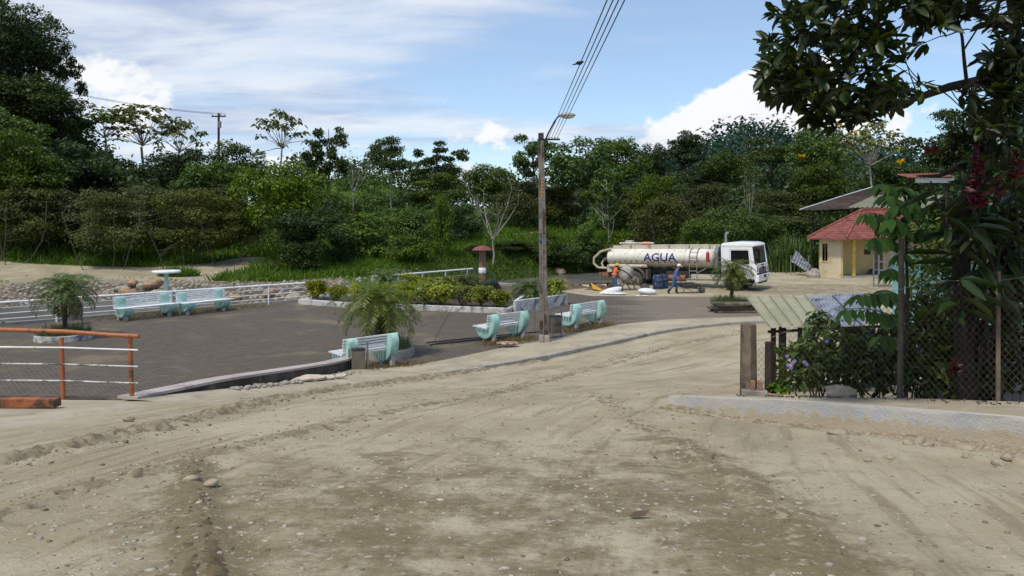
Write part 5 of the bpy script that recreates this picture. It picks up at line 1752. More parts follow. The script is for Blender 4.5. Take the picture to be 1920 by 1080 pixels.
# walkway boards and rails on the tank top
for s in (-1, 1):
    MB().box(((TX0 + TX1) / 2 + .1, s * .62, tzc + tb + .03), (TX1 - TX0 - .2, .03, .15)).build('top_board', BEIGE, root)
    for k in range(6): MB().box((TX0 + .15 + k * 1.17, s * .645, tzc + tb + .02), (.05, .04, .2)).build('board_stay', COPPER, root)
MB().tube([(TX0 + .45, -.3, tzc + tb + .22), (TX0 + 2.6, -.3, tzc + tb + .22)], .045, 8).build('top_pipe', CREAM, root, smooth=True)
MB().box((TX0 + 1.0, -.1, tzc + tb + .25), (.42, .4, .24)).build('motor_pump', BEIGE, root, bevel=.03)
MB().box((TX0 + .72, -.05, tzc + tb + .22), (.16, .3, .2)).build('motor_fan', BLUEP, root, bevel=.03)
MB().box((TX0 + 2.05, -.1, tzc + tb + .20), (.42, .5, .2), None, .8).build('orange_cloth', surf('orange_cloth', (.55, .10, .05), .8), root, bevel=.04)
MB().lathe([(.28, 0), (.30, .04), (.30, .1), (.02, .14)], 16, (-4.0, 0, tzc + tb - .02)).build('hatch', BEIGE, root, smooth=True)
# lettering AGUA wrapped on the drum
def drum_text(txt, x0, width, a_lo, a_hi, mat, name):
    cu = bpy.data.curves.new(name, 'FONT'); cu.body = txt; cu.size = 1; cu.offset = .022; cu.resolution_u = 3
    ob = bpy.data.objects.new(name, cu); COL.objects.link(ob)
    bpy.context.view_layer.update()
    me = bpy.data.meshes.new_from_object(ob.evaluated_get(bpy.context.evaluated_depsgraph_get()))
    bpy.data.objects.remove(ob)
    bm = bmesh.new(); bm.from_mesh(me)
    for _ in range(2):
        bmesh.ops.triangulate(bm, faces=bm.faces); bmesh.ops.subdivide_edges(bm, edges=[e for e in bm.edges if e.calc_length() > .12], cuts=1)
    bmesh.ops.triangulate(bm, faces=bm.faces)
    xs_ = [v_.co.x for v_ in bm.verts]; ys_ = [v_.co.y for v_ in bm.verts]
    xa, xb, ya, yb = min(xs_), max(xs_), min(ys_), max(ys_)
    for v_ in bm.verts:
        a = a_lo + (v_.co.y - ya) / (yb - ya) * (a_hi - a_lo)
        v_.co = ell(x0 + (v_.co.x - xa) / (xb - xa) * width, a, 1.006)
    bm.to_mesh(me); bm.free(); me.materials.clear(); me.materials.append(mat); me.name = name
    return link(name, me, tank)
drum_text('AGUA', -5.20, 1.98, -.36, .46, LETTER, 'lettering')
a_ = -.50
for k in range(15):
    x = TX0 + .35 + k * .345
    if -5.3 < x < -5.1: pass
    p0 = [ell(x, a_, 1.005), ell(x + .15, a_, 1.005), ell(x + .15, a_ + .10, 1.005), ell(x, a_ + .10, 1.005)]
    MB().add(p0, [(0, 1, 2, 3)]).build('reflector', REFL, tank)
# front bulkhead, ladder, extinguisher
MB().prism([(-1.05, 1.2), (1.05, 1.2), (1.05, 2.1), (.8, 2.42), (-.8, 2.42), (-1.05, 2.1)], (-.98, 0, 0), (0, 1, 0), (0, 0, 1), (1, 0, 0), .20).build('bulkhead', GREYB, root, bevel=.02)
lx = (-2.45, -2.02)
lad = MB()
for x in lx:
    pts = [(x, -1.20, .48), (x, -1.20, 1.2)] + [(x, y - .07, z + .03) for _, y, z in (ell(0, a) for a in np.linspace(-.45, 1.25, 9))]
    MB().tube(pts, .022, 6).build('ladder_side', STEEL, root, smooth=True)
for z in (.5, .78, 1.06):
    MB().tube([(lx[0], -1.20, z), (lx[1], -1.20, z)], .018, 6).build('ladder_rung', STEEL, root)
for a in (-.2, .15, .55, .95):
    _, y, z = ell(0, a); MB().tube([(lx[0], y - .07, z + .03), (lx[1], y - .07, z + .03)], .018, 6).build('ladder_rung', STEEL, root)
MB().tube([(-2.0, -1.18, .95), (-1.55, -1.1, 1.2)], .02, 6).build('ladder_brace', STEEL, root)
MB().lathe([(.02, 0), (.1, .02), (.1, .5), (.05, .58), (.02, .6)], 10, (-1.42, -1.12, 1.55)).build('extinguisher', REDM, root, smooth=True)
# chassis, side tube, boxes
MB().box((-3.2, 0, .95), (8.0, .86, .24)).build('chassis', CHAS, root)
MB().box((-3.3, -.55, .80), (1.3, .5, .40)).build('side_box', CHAS, root, bevel=.03)
MB().tube([(-2.75, -.95, .62), (-3.75, -.95, .62)], .19, 14).build('air_tank', COPPER, root, smooth=True)
MB().tube([(-5.0, -1.05, 1.28), (-7.35, -1.05, 1.28)], .10, 12).build('hose_tube', BEIGE, root, smooth=True)
MB().box((-7.35, 0, 1.12), (.30, 2.1, .42)).build('rear_box', BEIGE, root, bevel=.02)
MB().box((-7.95, 0, .78), (.12, 2.2, .2)).build('rear_bumper', COPPER, root, bevel=.02)
MB().box((-7.6, .3, .86), (.7, .6, .16)).build('tow_frame', CHAS, root)
MB().box((-7.7, -.75, .72), (.5, .5, .26)).build('pump', COPPER, root, bevel=.05)
MB().box((-1.75, -1.02, .56), (2.6, .05, .09)).build('side_guard', STEEL, root)
# hoses at the tail
MB().tube([(-7.3, -.9, 2.28), (-7.9, -1.0, 2.12), (-8.32, -1.05, 1.75), (-8.36, -1.05, 1.4), (-8.1, -1.02, 1.16), (-7.55, -.95, 1.12)], .075, 10).build('hose', HOSE, root, smooth=True)
MB().tube([(-7.5, -.6, 1.8), (-7.85, -.7, 1.65), (-7.98, -.75, 1.4), (-7.85, -.8, 1.15)], .065, 10).build('hose', HOSE, root, smooth=True)


def wheel(x, y, r=.53, w_=.3, double=False):
    M9 = Matrix.Rotation(R(90), 3, 'X')
    sg = 1 if y > 0 else -1
    t = MB().lathe([(r * .56, -w_ / 2), (r * .9, -w_ / 2), (r * .98, -w_ * .38), (r, -w_ * .2), (r, w_ * .2), (r * .98, w_ * .38), (r * .9, w_ / 2), (r * .56, w_ / 2)], 32, (0, 0, 0), M9, cap=False)
    o = t.build('wheel', TYRE, root, smooth=True); o.location = (x, y, r)
    rim = MB()
    d = -1 if sg < 0 else 1
    prof = [(r * .58, -.02), (r * .52, -.02), (r * .46, .03), (r * .30, .05), (r * .28, -.06), (r * .16, -.08), (r * .14, -.15), (.02, -.16)]
    rim.lathe([(a, b * -d * -1) for a, b in prof], 24, (0, 0, 0), Matrix.Rotation(R(90), 3, 'X'), cap=False)
    q = rim.build('rim', HUBM, o, smooth=True); q.location = (0, d * (w_ / 2 - .05), 0)
    bo = MB()
    for k in range(8):
        a = k * math.pi / 4
        bo.tube([(math.cos(a) * r * .23, d * (w_ / 2 - .05), math.sin(a) * r * .23), (math.cos(a) * r * .23, d * (w_ / 2 + .04), math.sin(a) * r * .23)], .018, 6)
    bo.build('wheel_nuts', CHAS, o)
    return o


for y in (-1.02, 1.02): wheel(0, y)
for y in (-1.0, 1.0):
    wheel(WB, y); wheel(WB, y * .66)
MB().tube([(0, -.9, .53), (0, .9, .53)], .07, 8).build('front_axle', CHAS, root)
MB().tube([(WB, -.8, .53), (WB, .8, .53)], .09, 8).build('rear_axle', CHAS, root)
for s in (-1, 1):
    arc = [(WB + .70 * math.cos(a), .53 + .70 * math.sin(a)) for a in np.linspace(.1, math.pi - .35, 14)]
    inn = [(WB + .64 * math.cos(a), .53 + .64 * math.sin(a)) for a in np.linspace(math.pi - .35, .1, 14)]
    MB().prism(arc + inn, (0, s * 1.0, 0), (1, 0, 0), (0, 0, 1), (0, 1, 0), .5).build('mudguard', FENDER, root, smooth=True)
    MB().box((WB + .82, s * .98, .82), (.1, .5, .55)).build('mud_flap', FENDER, root)
# cab: side profile with wheel arch, window openings framed by panels
CW = 1.18
arch = [(.60 * math.cos(a), .60 + .60 * math.sin(a)) for a in np.linspace(math.pi - .12, .12, 12)]
body = [(-.66, .70)] + arch + [(.95, .62), (1.18, .62), (1.24, 1.0), (1.22, 1.36), (1.14, 1.48), (-.66, 1.48)]
cab = MB()
cab.prism(body, (0, -CW + .05, 0), (1, 0, 0), (0, 0, 1), (0, 1, 0), .10)
cab.prism(body, (0, CW - .05, 0), (1, 0, 0), (0, 0, 1), (0, 1, 0), .10)
cb = cab.build('cab_side', CABW, root, smooth=True, bevel=.012)
MB().box((-.615, 0, 1.65), (.09, 2 * CW - .22, 1.75)).build('cab_back', CABW, root, bevel=.02)
# upper side frames around the door window
WIN = [(-.12, 1.62), (.50, 1.42), (.86, 1.40), (.86, 1.43), (.72, 2.22), (-.06, 2.22), (-.12, 2.14)]
for s in (-1, 1):
    y = s * (CW - .045)
    up_ = MB()
    up_.prism([(-.66, 1.482), (-.125, 1.482), (-.125, 2.40), (-.66, 2.40)], (0, y, 0), (1, 0, 0), (0, 0, 1), (0, 1, 0), .09)      # rear pillar
    up_.prism([(-.123, 1.482), (.36, 1.482), (-.123, 1.64)], (0, y, 0), (1, 0, 0), (0, 0, 1), (0, 1, 0), .088)
    up_.prism([(-.123, 2.22), (.798, 2.22), (.788, 2.40), (-.123, 2.40)], (0, y, 0), (1, 0, 0), (0, 0, 1), (0, 1, 0), .09)
    up_.prism([(.86, 1.482), (1.12, 1.482), (1.02, 2.40), (.79, 2.40), (.80, 2.22)], (0, y, 0), (1, 0, 0), (0, 0, 1), (0, 1, 0), .094)
    up_.build('door_frame', CABW, root, smooth=True)
    gl_ = MB().prism([(-.12, 1.62), (.36, 1.49), (.85, 1.49), (.79, 2.215), (-.12, 2.215)], (0, s * (CW - .055), 0), (1, 0, 0), (0, 0, 1), (0, 1, 0), .012).build('side_window', GLASS_D, root)
    MB().tube([(p[0], s * (CW + .002), p[1]) for p in [(-.12, 1.62), (.36, 1.49), (.85, 1.49), (.79, 2.215), (-.12, 2.215), (-.12, 1.62)]], .016, 6).build('window_seal', BLACKP, root)
    MB().tube([(p[0], s * (CW + .002), p[1]) for p in [(-.2, 1.0), (-.2, 2.28), (.80, 2.28), (.98, 1.5), (.95, .95)]], .006, 4).build('door_gap', CHAS, root)
    MB().box((-.08, s * (CW + .012), 1.30), (.16, .03, .05)).build('door_handle', BLACKP, root, bevel=.008)
roof = MB(); roof.prism([(-.66, 2.402), (1.04, 2.402), (1.12, 2.46), (1.05, 2.57), (.75, 2.64), (-.2, 2.66), (-.58, 2.62), (-.67, 2.52)], (0, 0, 0), (1, 0, 0), (0, 0, 1), (0, 1, 0), 2 * CW)
roof.build('cab_roof', CABW, root, smooth=True, bevel=.05)
# front: windscreen, panel, grille, lamps, bumper
def fx(z): return 1.10 - .24 * (z - 1.48) / .92 if z > 1.48 else 1.22
ws = MB(); ws.prism([(-CW + .1, 0), (CW - .1, 0), (CW - .14, .94), (-CW + .14, .94)], (1.15, 0, 1.47), (0, 1, 0), Vector((-.11, 0, .94)).normalized(), (1, 0, .117), .014)
ws.build('windscreen', GLASS, root)
for s in (-1, 1):
    MB().tube([(1.15, s * (CW - .06), 1.45), (1.03, s * (CW - .07), 2.42)], .05, 8).build('pillar', BLACKP if s < 0 else CABW, root, smooth=True)
MB().box((1.16, 0, 1.22), (.13, 2 * CW - .20, .53)).build('front_panel', CABW, root, bevel=.03)
MB().box((1.13, 0, 1.47), (.12, 2 * CW - .2, .06)).build('wiper_panel', BLACKP, root)
for y in (-.5, .3): MB().tube([(1.19, y, 1.47), (1.14, y + .5, 1.82)], .012, 5).build('wiper', BLACKP, root)
gr_ = MB().box((1.235, 0, 1.12), (.03, 1.35, .28)).build('grille', BLACKP, root, bevel=.01)
for z in (1.04, 1.10, 1.16, 1.22): MB().box((1.254, 0, z), (.012, 1.3, .016)).build('grille_bar', STEEL, gr_)
em = MB()
em.tube([(1.265, .13 * math.cos(a), 1.24 + .085 * math.sin(a)) for a in np.linspace(0, 2 * math.pi, 17)], .016, 5)
em.tube([(1.265, -.05, 1.17), (1.265, -.05, 1.31)], .014, 5); em.tube([(1.265, .05, 1.17), (1.265, .05, 1.31)], .014, 5); em.tube([(1.265, -.05, 1.24), (1.265, .05, 1.24)], .012, 5)
em.build('emblem', DARKST, root)
for k in range(7): MB().box((1.232, -.24 + k * .08, 1.41), (.012, .05, .07 if k % 3 else .05)).build('front_lettering', BLACKP, root)
for s in (-1, 1):
    MB().prism([(0, 0), (.30, .02), (.20, .20), (.02, .30)], (1.19, s * (CW - .06), 1.05), (0, -s, 0), (0, 0, 1), (1, 0, 0), .10).build('indicator', AMBER, root, bevel=.015)
    MB().box((1.30, s * .78, .78), (.05, .34, .13)).build('headlight', LAMPC, root, bevel=.02)
    MB().box((1.29, s * .55, .62), (.05, .22, .09)).build('fog_lamp', BLACKP, root, bevel=.01)
    # mirrors
    MB().tube([(1.04, s * (CW - .05), 2.33), (1.22, s * (CW + .12), 2.30), (1.25, s * (CW + .13), 2.1)], .016, 6).build('mirror_arm', BLACKP, root)
    MB().box((1.26, s * (CW + .13), 1.98), (.08, .20, .36)).build('mirror', BLACKP, root, bevel=.03)
    MB().box((.78, s * (CW - .12), .62), (.42, .26, .10)).build('step', BLACKP, root, bevel=.01)
    MB().box((.78, s * (CW - .12), .42), (.40, .26, .06)).build('step', FENDER, root, bevel=.01)
MB().box((1.22, 0, .70), (.20, 2 * CW, .38)).build('bumper', CABW, root, bevel=.04)
MB().box((1.20, 0, .925), (.15, 2 * CW - .06, .05)).build('bumper_gap', BLACKP, root)
MB().box((1.325, .10, .78), (.02, .5, .17)).build('bumper_opening', BLACKP, root)
MB().box((1.325, .42, .60), (.015, .34, .15)).build('licence_plate', surf('plate_yellow', (.5, .44, .22), .6, .1, 8), root)
MB().box((1.2, 0, .46), (.12, 1.5, .1)).build('underrun_bar', CHAS, root)
# inside of the cab
CABIN = surf('cabin_grey', (.22, .23, .23), .8)
MB().box((.35, -.55, 1.35), (.5, .5, .5)).build('seat', CABIN, root, bevel=.06)
MB().box((.35, .55, 1.35), (.5, .5, .5)).build('seat', CABIN, root, bevel=.06)
MB().box((.92, 0, 1.42), (.24, 2.0, .14)).build('dashboard', CABIN, root, bevel=.03)
MB().box((1.0, .35, 1.53), (.12, .34, .12)).build('dash_toys', surf('dash_toys', (.5, .2, .08), .7, .5, 20), root, bevel=.03)
MB().tube([(.70 + .06 * math.sin(a), .55 + .20 * math.cos(a), 1.62 + .18 * math.sin(a)) for a in np.linspace(0, 2 * math.pi, 17)], .014, 5).build('steering_wheel', BLACKP, root)
MB().box((.2, 0, .78), (1.3, 1.5, .3)).build('engine', CHAS, root)
MB().tube([(-.78, .1, 1.2), (-.78, .1, 3.0), (-.74, .1, 3.13), (-.62, .1, 3.17)], .07, 10).build('exhaust_stack', STEEL, root, smooth=True)


# ------------------------------------------------------------------ people
def person(label, loc, rz, J, rad, bones, mats, regions, hands, extras):
    """one continuous skinned body; J joints, bones edges, regions: bone -> material slot"""
    root = empty('person', loc, rz); tag(root, label, 'person')
    names = list(J)
    me = bpy.data.meshes.new('body')
    me.from_pydata([J[k] for k in names], [(names.index(a), names.index(b)) for a, b in bones], [])
    ob = bpy.data.objects.new('body', me); COL.objects.link(ob)
    sk = ob.modifiers.new('skin', 'SKIN')
    for i, k in enumerate(names):
        r = rad[k]; me.skin_vertices[0].data[i].radius = r if isinstance(r, tuple) else (r, r)
        me.skin_vertices[0].data[i].use_root = (k == 'pelvis')
    sd = ob.modifiers.new('sub', 'SUBSURF'); sd.levels = 2; sd.render_levels = 2
    bpy.context.view_layer.update()
    m2 = bpy.data.meshes.new_from_object(ob.evaluated_get(bpy.context.evaluated_depsgraph_get()))
    bpy.data.objects.remove(ob)
    nb = len(m2.vertices)
    # fingers grown out of each palm
    mb = MB()
    for wrist, d, side in hands:
        w_, d = Vector(wrist), Vector(d).normalized()
        s_v = d.cross(Vector(side)).normalized(); up_v = s_v.cross(d)
        for q in range(4):
            b0_ = w_ + d * .055 + s_v * (q - 1.5) * .02
            l = (.062, .072, .068, .052)[q]
            mb.tube([b0_, b0_ + d * l * .5 + up_v * -.008, b0_ + d * l * .8 - up_v * .035], [.0095, .009, .006], 5)
        mb.tube([w_ + d * .02 + s_v * .03, w_ + d * .045 + s_v * .055 - up_v * .01, w_ + d * .07 + s_v * .05 - up_v * .03], [.011, .01, .007], 5)
    vv = [v_.co.copy() for v_ in m2.vertices] + [Vector(p) for p in mb.v]
    ff = [tuple(p.vertices) for p in m2.polygons] + [tuple(i + nb for i in f) for f in mb.f]
    me3 = bpy.data.meshes.new('body'); me3.from_pydata(vv, [], ff)
    for m_ in mats: me3.materials.append(m_)
    for p in me3.polygons:
        p.use_smooth = True
        if p.index >= len(m2.polygons): p.material_index = regions['hand']; continue
        c_ = sum((me3.vertices[i].co for i in p.vertices), Vector()) / len(p.vertices)
        best = None
        for a, b in bones:
            A_, B_ = Vector(J[a]), Vector(J[b]); ab = B_ - A_
            t = max(0, min(1, (c_ - A_).dot(ab) / max(1e-9, ab.length_squared)))
            rr = rad[a] if not isinstance(rad[a], tuple) else sum(rad[a]) / 2
            dd = (c_ - A_ - ab * t).length / (rr + .02)
            if best is None or dd < best[0]: best = (dd, a, b)
        p.material_index = regions.get((best[1], best[2]), 0)
    link('body', me3, root)
    extras(root)
    return root


def face(root, head, fwd, mat):
    """nose, eyes, ears, mouth on a head at point head looking along fwd (x,y)"""
    h_ = Vector(head); f_ = Vector((fwd[0], fwd[1], fwd[2])).normalized(); s_v = f_.cross(Vector((0, 0, 1))).normalized()
    MB().blob(h_ + f_ * .108 + Vector((0, 0, -.01)), (.014, .014, .022), 2, 8, 6, 0).build('nose', mat, root, smooth=True)
    for s in (-1, 1):
        MB().blob(h_ + f_ * .092 + s_v * s * .032 + Vector((0, 0, .018)), (.010, .010, .007), 2, 8, 6, 0).build('eye', HAIR, root, smooth=True)
        MB().blob(h_ + s_v * s * .083, (.014, .014, .03), 2, 8, 6, 0).build('ear', mat, root, smooth=True)
    MB().blob(h_ + f_ * .095 + Vector((0, 0, -.055)), (.012, .024, .006), 2, 8, 6, 0).build('mouth', SHIRTD, root, smooth=True)


# worker in blue, stooping stride to the right (local +x is his front)
J = dict(pelvis=(0, 0, .84), waist=(.05, 0, 1.0), chest=(.14, 0, 1.22), neck=(.20, 0, 1.37), head=(.25, 0, 1.47), crown=(.275, 0, 1.57),
         hipL=(0, .10, .80), kneeL=(.15, .11, .46), ankL=(.13, .11, .09), toeL=(.28, .12, .04),
         hipR=(0, -.10, .80), kneeR=(-.07, -.11, .45), ankR=(-.34, -.11, .12), toeR=(-.22, -.11, .03),
         shL=(.15, .19, 1.28), elL=(.22, .24, 1.02), wrL=(.40, .20, .86), haL=(.46, .19, .83),
         shR=(.13, -.20, 1.28), elR=(.06, -.26, 1.00), wrR=(.20, -.27, .76), haR=(.25, -.27, .71))
rad = dict(pelvis=(.16, .13), waist=(.155, .125), chest=(.175, .135), neck=.058, head=(.085, .10), crown=(.06, .065), hipL=.095, kneeL=.068, ankL=.055, toeL=.04, hipR=.095, kneeR=.068, ankR=.055, toeR=.04,
           shL=.068, elL=.05, wrL=.034, haL=(.038, .025), shR=.068, elR=.05, wrR=.034, haR=(.038, .025))
bones = [('pelvis', 'waist'), ('waist', 'chest'), ('chest', 'neck'), ('neck', 'head'), ('head', 'crown'), ('pelvis', 'hipL'), ('hipL', 'kneeL'), ('kneeL', 'ankL'), ('ankL', 'toeL'), ('pelvis', 'hipR'), ('hipR', 'kneeR'), ('kneeR', 'ankR'), ('ankR', 'toeR'),
         ('chest', 'shL'), ('shL', 'elL'), ('elL', 'wrL'), ('wrL', 'haL'), ('chest', 'shR'), ('shR', 'elR'), ('elR', 'wrR'), ('wrR', 'haR')]
reg = {('pelvis', 'waist'): 1, ('waist', 'chest'): 1, ('chest', 'neck'): 1, ('neck', 'head'): 3, ('head', 'crown'): 3, ('chest', 'shL'): 1, ('shL', 'elL'): 1, ('elL', 'wrL'): 1, ('wrL', 'haL'): 3, ('chest', 'shR'): 1, ('shR', 'elR'): 1, ('elR', 'wrR'): 1, ('wrR', 'haR'): 3,
       ('kneeL', 'ankL'): 0, ('ankL', 'toeL'): 2, ('kneeR', 'ankR'): 0, ('ankR', 'toeR'): 2, 'hand': 3}
def ex1(root):
    h_ = Vector(J['head']); c_ = h_ + Vector((.02, 0, .06))
    MB().lathe([(.105, -.01), (.11, .02), (.10, .07), (.06, .105), (.01, .115)], 14, c_).build('cap', CAPW, root, smooth=True)
    MB().prism([(0, -.08), (.13, -.06), (.16, 0), (.13, .06), (0, .08)], c_ + Vector((.07, 0, -.005)), (.97, 0, -.2), (0, 1, 0), (.2, 0, .97), .012).build('cap_peak', CAPW, root)
    MB().lathe([(.085, -.03), (.10, 0), (.085, .04)], 12, Vector(J['neck'])).build('scarf', SCARF, root, smooth=True)
    for k in ('L', 'R'):
        a, b = Vector(J['ank' + k]), Vector(J['knee' + k])
        MB().tube([a, a.lerp(b, .45)], [.066, .072], 10).build('boot_shaft', BOOT, root, smooth=True)
    face(root, h_ + Vector((.0, 0, .01)), (1, 0, -.25), SKIN)
person('worker in blue shirt, jeans and white cap striding before the tanker', (8.78, 43.35, -.02), R(-8), J, rad, bones, [DENIM, SHIRTB, BOOT, SKIN], reg,
       [(J['haL'], (.8, -.1, -.5), (0, 0, 1)), (J['haR'], (.7, 0, -.7), (0, 0, 1))], ex1)
# worker in orange vest bending over the mixer, seen from behind and the side
J2 = dict(pelvis=(0, 0, .90), waist=(.02, 0, 1.06), chest=(.08, 0, 1.28), neck=(.12, 0, 1.43), head=(.17, 0, 1.53), crown=(.19, 0, 1.63),
          hipL=(0, .10, .86), kneeL=(.07, .11, .48), ankL=(.02, .11, .09), toeL=(.17, .12, .04), hipR=(0, -.10, .86), kneeR=(.05, -.11, .48), ankR=(-.04, -.11, .09), toeR=(.11, -.12, .04),
          shL=(.09, .20, 1.35), elL=(.20, .24, 1.10), wrL=(.36, .20, .98), haL=(.42, .19, .96), shR=(.08, -.20, 1.35), elR=(.12, -.25, 1.08), wrR=(.24, -.24, .86), haR=(.29, -.23, .82))
reg2 = {('pelvis', 'waist'): 1, ('waist', 'chest'): 1, ('chest', 'neck'): 1, ('neck', 'head'): 3, ('head', 'crown'): 3, ('chest', 'shL'): 1, ('shL', 'elL'): 4, ('elL', 'wrL'): 4, ('wrL', 'haL'): 3, ('chest', 'shR'): 1, ('shR', 'elR'): 4, ('elR', 'wrR'): 3, ('wrR', 'haR'): 3,
        ('ankL', 'toeL'): 2, ('ankR', 'toeR'): 2, 'hand': 3}
def ex2(root):
    c_ = Vector(J2['head']) + Vector((.02, 0, .055))
    MB().lathe([(.125, -.01), (.128, .0), (.115, .03), (.10, .08), (.06, .115), (.01, .125)], 14, c_).build('helmet', HELMY, root, smooth=True)
    MB().prism([(0, -.09), (.05, -.07), (.07, 0), (.05, .07), (0, .09)], c_ + Vector((.10, 0, 0)), (.98, 0, -.15), (0, 1, 0), (.15, 0, .98), .012).build('helmet_peak', HELMY, root)
    MB().lathe([(.088, -.03), (.098, .0), (.092, .05)], 12, Vector(J2['head']) + Vector((-.012, 0, -.01))).build('hair', HAIR, root, smooth=True)
    MB().tube([(.06 + .20 * math.cos(a) * .9, .205 * math.sin(a), 1.12 + .02 * math.cos(a)) for a in np.linspace(0, 2 * math.pi, 21)], .018, 5).build('vest_strip', REFT, root)
    face(root, Vector(J2['head']) + Vector((0, 0, .01)), (1, 0, -.3), SKIN)
person('worker in orange vest and yellow helmet standing by the concrete mixer', (5.75, 45.0, -.16), R(15), J2, rad, bones, [DENIM, HIVIS, BOOT, SKIN, SHIRTD], reg2,
       [(J2['haL'], (.8, 0, -.5), (0, 0, 1)), (J2['haR'], (.6, 0, -.8), (0, 0, 1))], ex2)

# ------------------------------------------------------------------ building site clutter
root = empty('concrete_mixer', (6.42, 45.35, -.13), R(20)); tag(root, 'grey drum concrete mixer beside the orange vested worker', 'mixer')
dm = MB(); Mx = Matrix.Rotation(R(38), 3, 'Y')
dm.lathe([(.02, -.42), (.32, -.40), (.42, -.25), (.44, 0), (.42, .12), (.27, .48), (.29, .5)], 20, (0, 0, 1.02), Mx, cap=False)
dm.build('drum', surf('mixer_drum', (.36, .345, .31), .8, .2, 4, .2, 20, (.2, .17, .14), .3, 3), root, smooth=True)
MB().lathe([(.275, .50), (.27, .42), (.05, .1), (.01, .1)], 18, (0, 0, 1.02), Mx, cap=False).build('drum_mouth', CHAS, root)
MB().tube([Vector((0, 0, 1.02)) + Mx @ Vector((.45 * math.cos(a), .45 * math.sin(a), .02)) for a in np.linspace(0, 6.283, 25)], .03, 5).build('ring_gear', CHAS, root)
for s in (-1, 1):
    MB().tube([(-.55, s * .35, .12), (0, s * .48, .95), (.5, s * .35, .12)], .035, 6).build('frame_leg', FENDER, root)
MB().tube([(-.55, -.4, .25), (-.55, .4, .25)], .03, 6).build('axle', FENDER, root)
for s in (-1, 1):
    MB().lathe([(.05, -.06), (.2, -.06), (.25, -.03), (.25, .03), (.2, .06), (.05, .06)], 18, (-.62, s * .45, .25), Matrix.Rotation(R(90), 3, 'X')).build('wheel', TYRE, root, smooth=True)
MB().box((-.45, 0, .62), (.4, .4, .42)).build('motor_box', BEIGE, root, bevel=.03)
MB().tube([(.3, -.5, .7), (.95, -.5, .15)], .03, 6).build('tow_bar', FENDER, root)
MB().lathe([(.05, -.07), (.22, -.07), (.26, -.04), (.26, .04), (.22, .07), (.05, .07)], 18, (1.0, -.5, .26), Matrix.Rotation(R(75), 3, 'X')).build('wheel', TYRE, root, smooth=True)

root = empty('wheelbarrow', (9.75, 43.75, -.02), R(-6)); tag(root, 'wheelbarrow with dark tray standing right of the blue worker', 'wheelbarrow')
mb = MB(); mb.prism([(-.50, .30), (.34, .30), (.50, .52), (-.62, .50)], (0, 0, 0), (1, 0, 0), (0, 0, 1), (0, 1, 0), .56)
mb.build('tray', CHAS, root, bevel=.02)
MB().lathe([(.03, -.035), (.14, -.035), (.18, -.02), (.19, 0), (.18, .02), (.14, .035), (.03, .035)], 20, (.62, 0, .19), Matrix.Rotation(R(90), 3, 'X')).build('wheel', TYRE, root, smooth=True)
for s in (-1, 1):
    MB().tube([(.66, s * .08, .19), (.30, s * .22, .27), (-.5, s * .27, .33), (-.95, s * .28, .52)], .02, 6).build('handle', STEEL, root, smooth=True)
    MB().tube([(-.30, s * .25, .30), (-.36, s * .27, 0)], .018, 6).build('leg', STEEL, root)
    MB().tube([(-.30, s * .25, .30), (.2, s * .2, .06), (.62, s * .07, .19)], .014, 6).build('brace', STEEL, root)

root = empty('plastic_drum', (8.40, 46.0, -.1)); tag(root, 'dark blue plastic drum standing against the tanker side', 'drum')
MB().lathe([(.02, 0), (.27, 0), (.30, .03), (.30, .26), (.315, .29), (.30, .32), (.30, .58), (.315, .61), (.30, .64), (.30, .86), (.27, .91), (.02, .91)], 22).build('drum_body', BLUEP, root, smooth=True)
for x in (-.12, .12): MB().lathe([(.04, .905), (.04, .94), (.01, .945)], 10, (x, 0, 0)).build('bung', BLACKP, root)
root = empty('plastic_drum', (8.78, 46.45, -.1)); tag(root, 'blue drum half hidden right behind the other blue drum', 'drum')
MB().lathe([(.02, 0), (.27, 0), (.30, .03), (.30, .26), (.315, .29), (.30, .32), (.30, .58), (.315, .61), (.30, .64), (.30, .84), (.27, .89), (.02, .89)], 22).build('drum_body', BLUEP, root, smooth=True)
MB().lathe([(.04, .885), (.04, .92), (.01, .925)], 10, (.1, 0, 0)).build('bung', BLACKP, root)


def sack(label, loc, size, ang, seed, tilt=0):
    M_ = Matrix.Rotation(ang, 3, 'Z') @ Matrix.Rotation(tilt, 3, 'Y')
    o = MB().blob((0, 0, 0), size, seed, 18, 10, .16, M_).build('cement_sack', SACK, smooth=True)
    o.location = loc
    tag(o, label, 'sack')


sack('white cement sack tilted up in front of the orange vested worker', (5.35, 43.2, .17), (.55, .33, .16), .1, 5, -.22)
sack('white torn sack lying flat under the tilted white sack', (5.55, 42.85, .06), (.62, .3, .07), -.1, 6)
sack('white cement sack lying left of the blue worker', (7.3, 43.05, .14), (.52, .32, .18), .05, 7, .08)
for i, (x, y) in enumerate(((6.75, 42.35), (7.0, 42.25))):
    o = MB().blob((0, 0, 0), (.16, .08, .02), 20 + i, 10, 6, .3).build('paper_scrap', SACK); o.location = (x, y, .02)
    tag(o, 'white scrap of paper on the pavers before the sacks, %s one' % ('left' if i == 0 else 'right'), 'scrap')

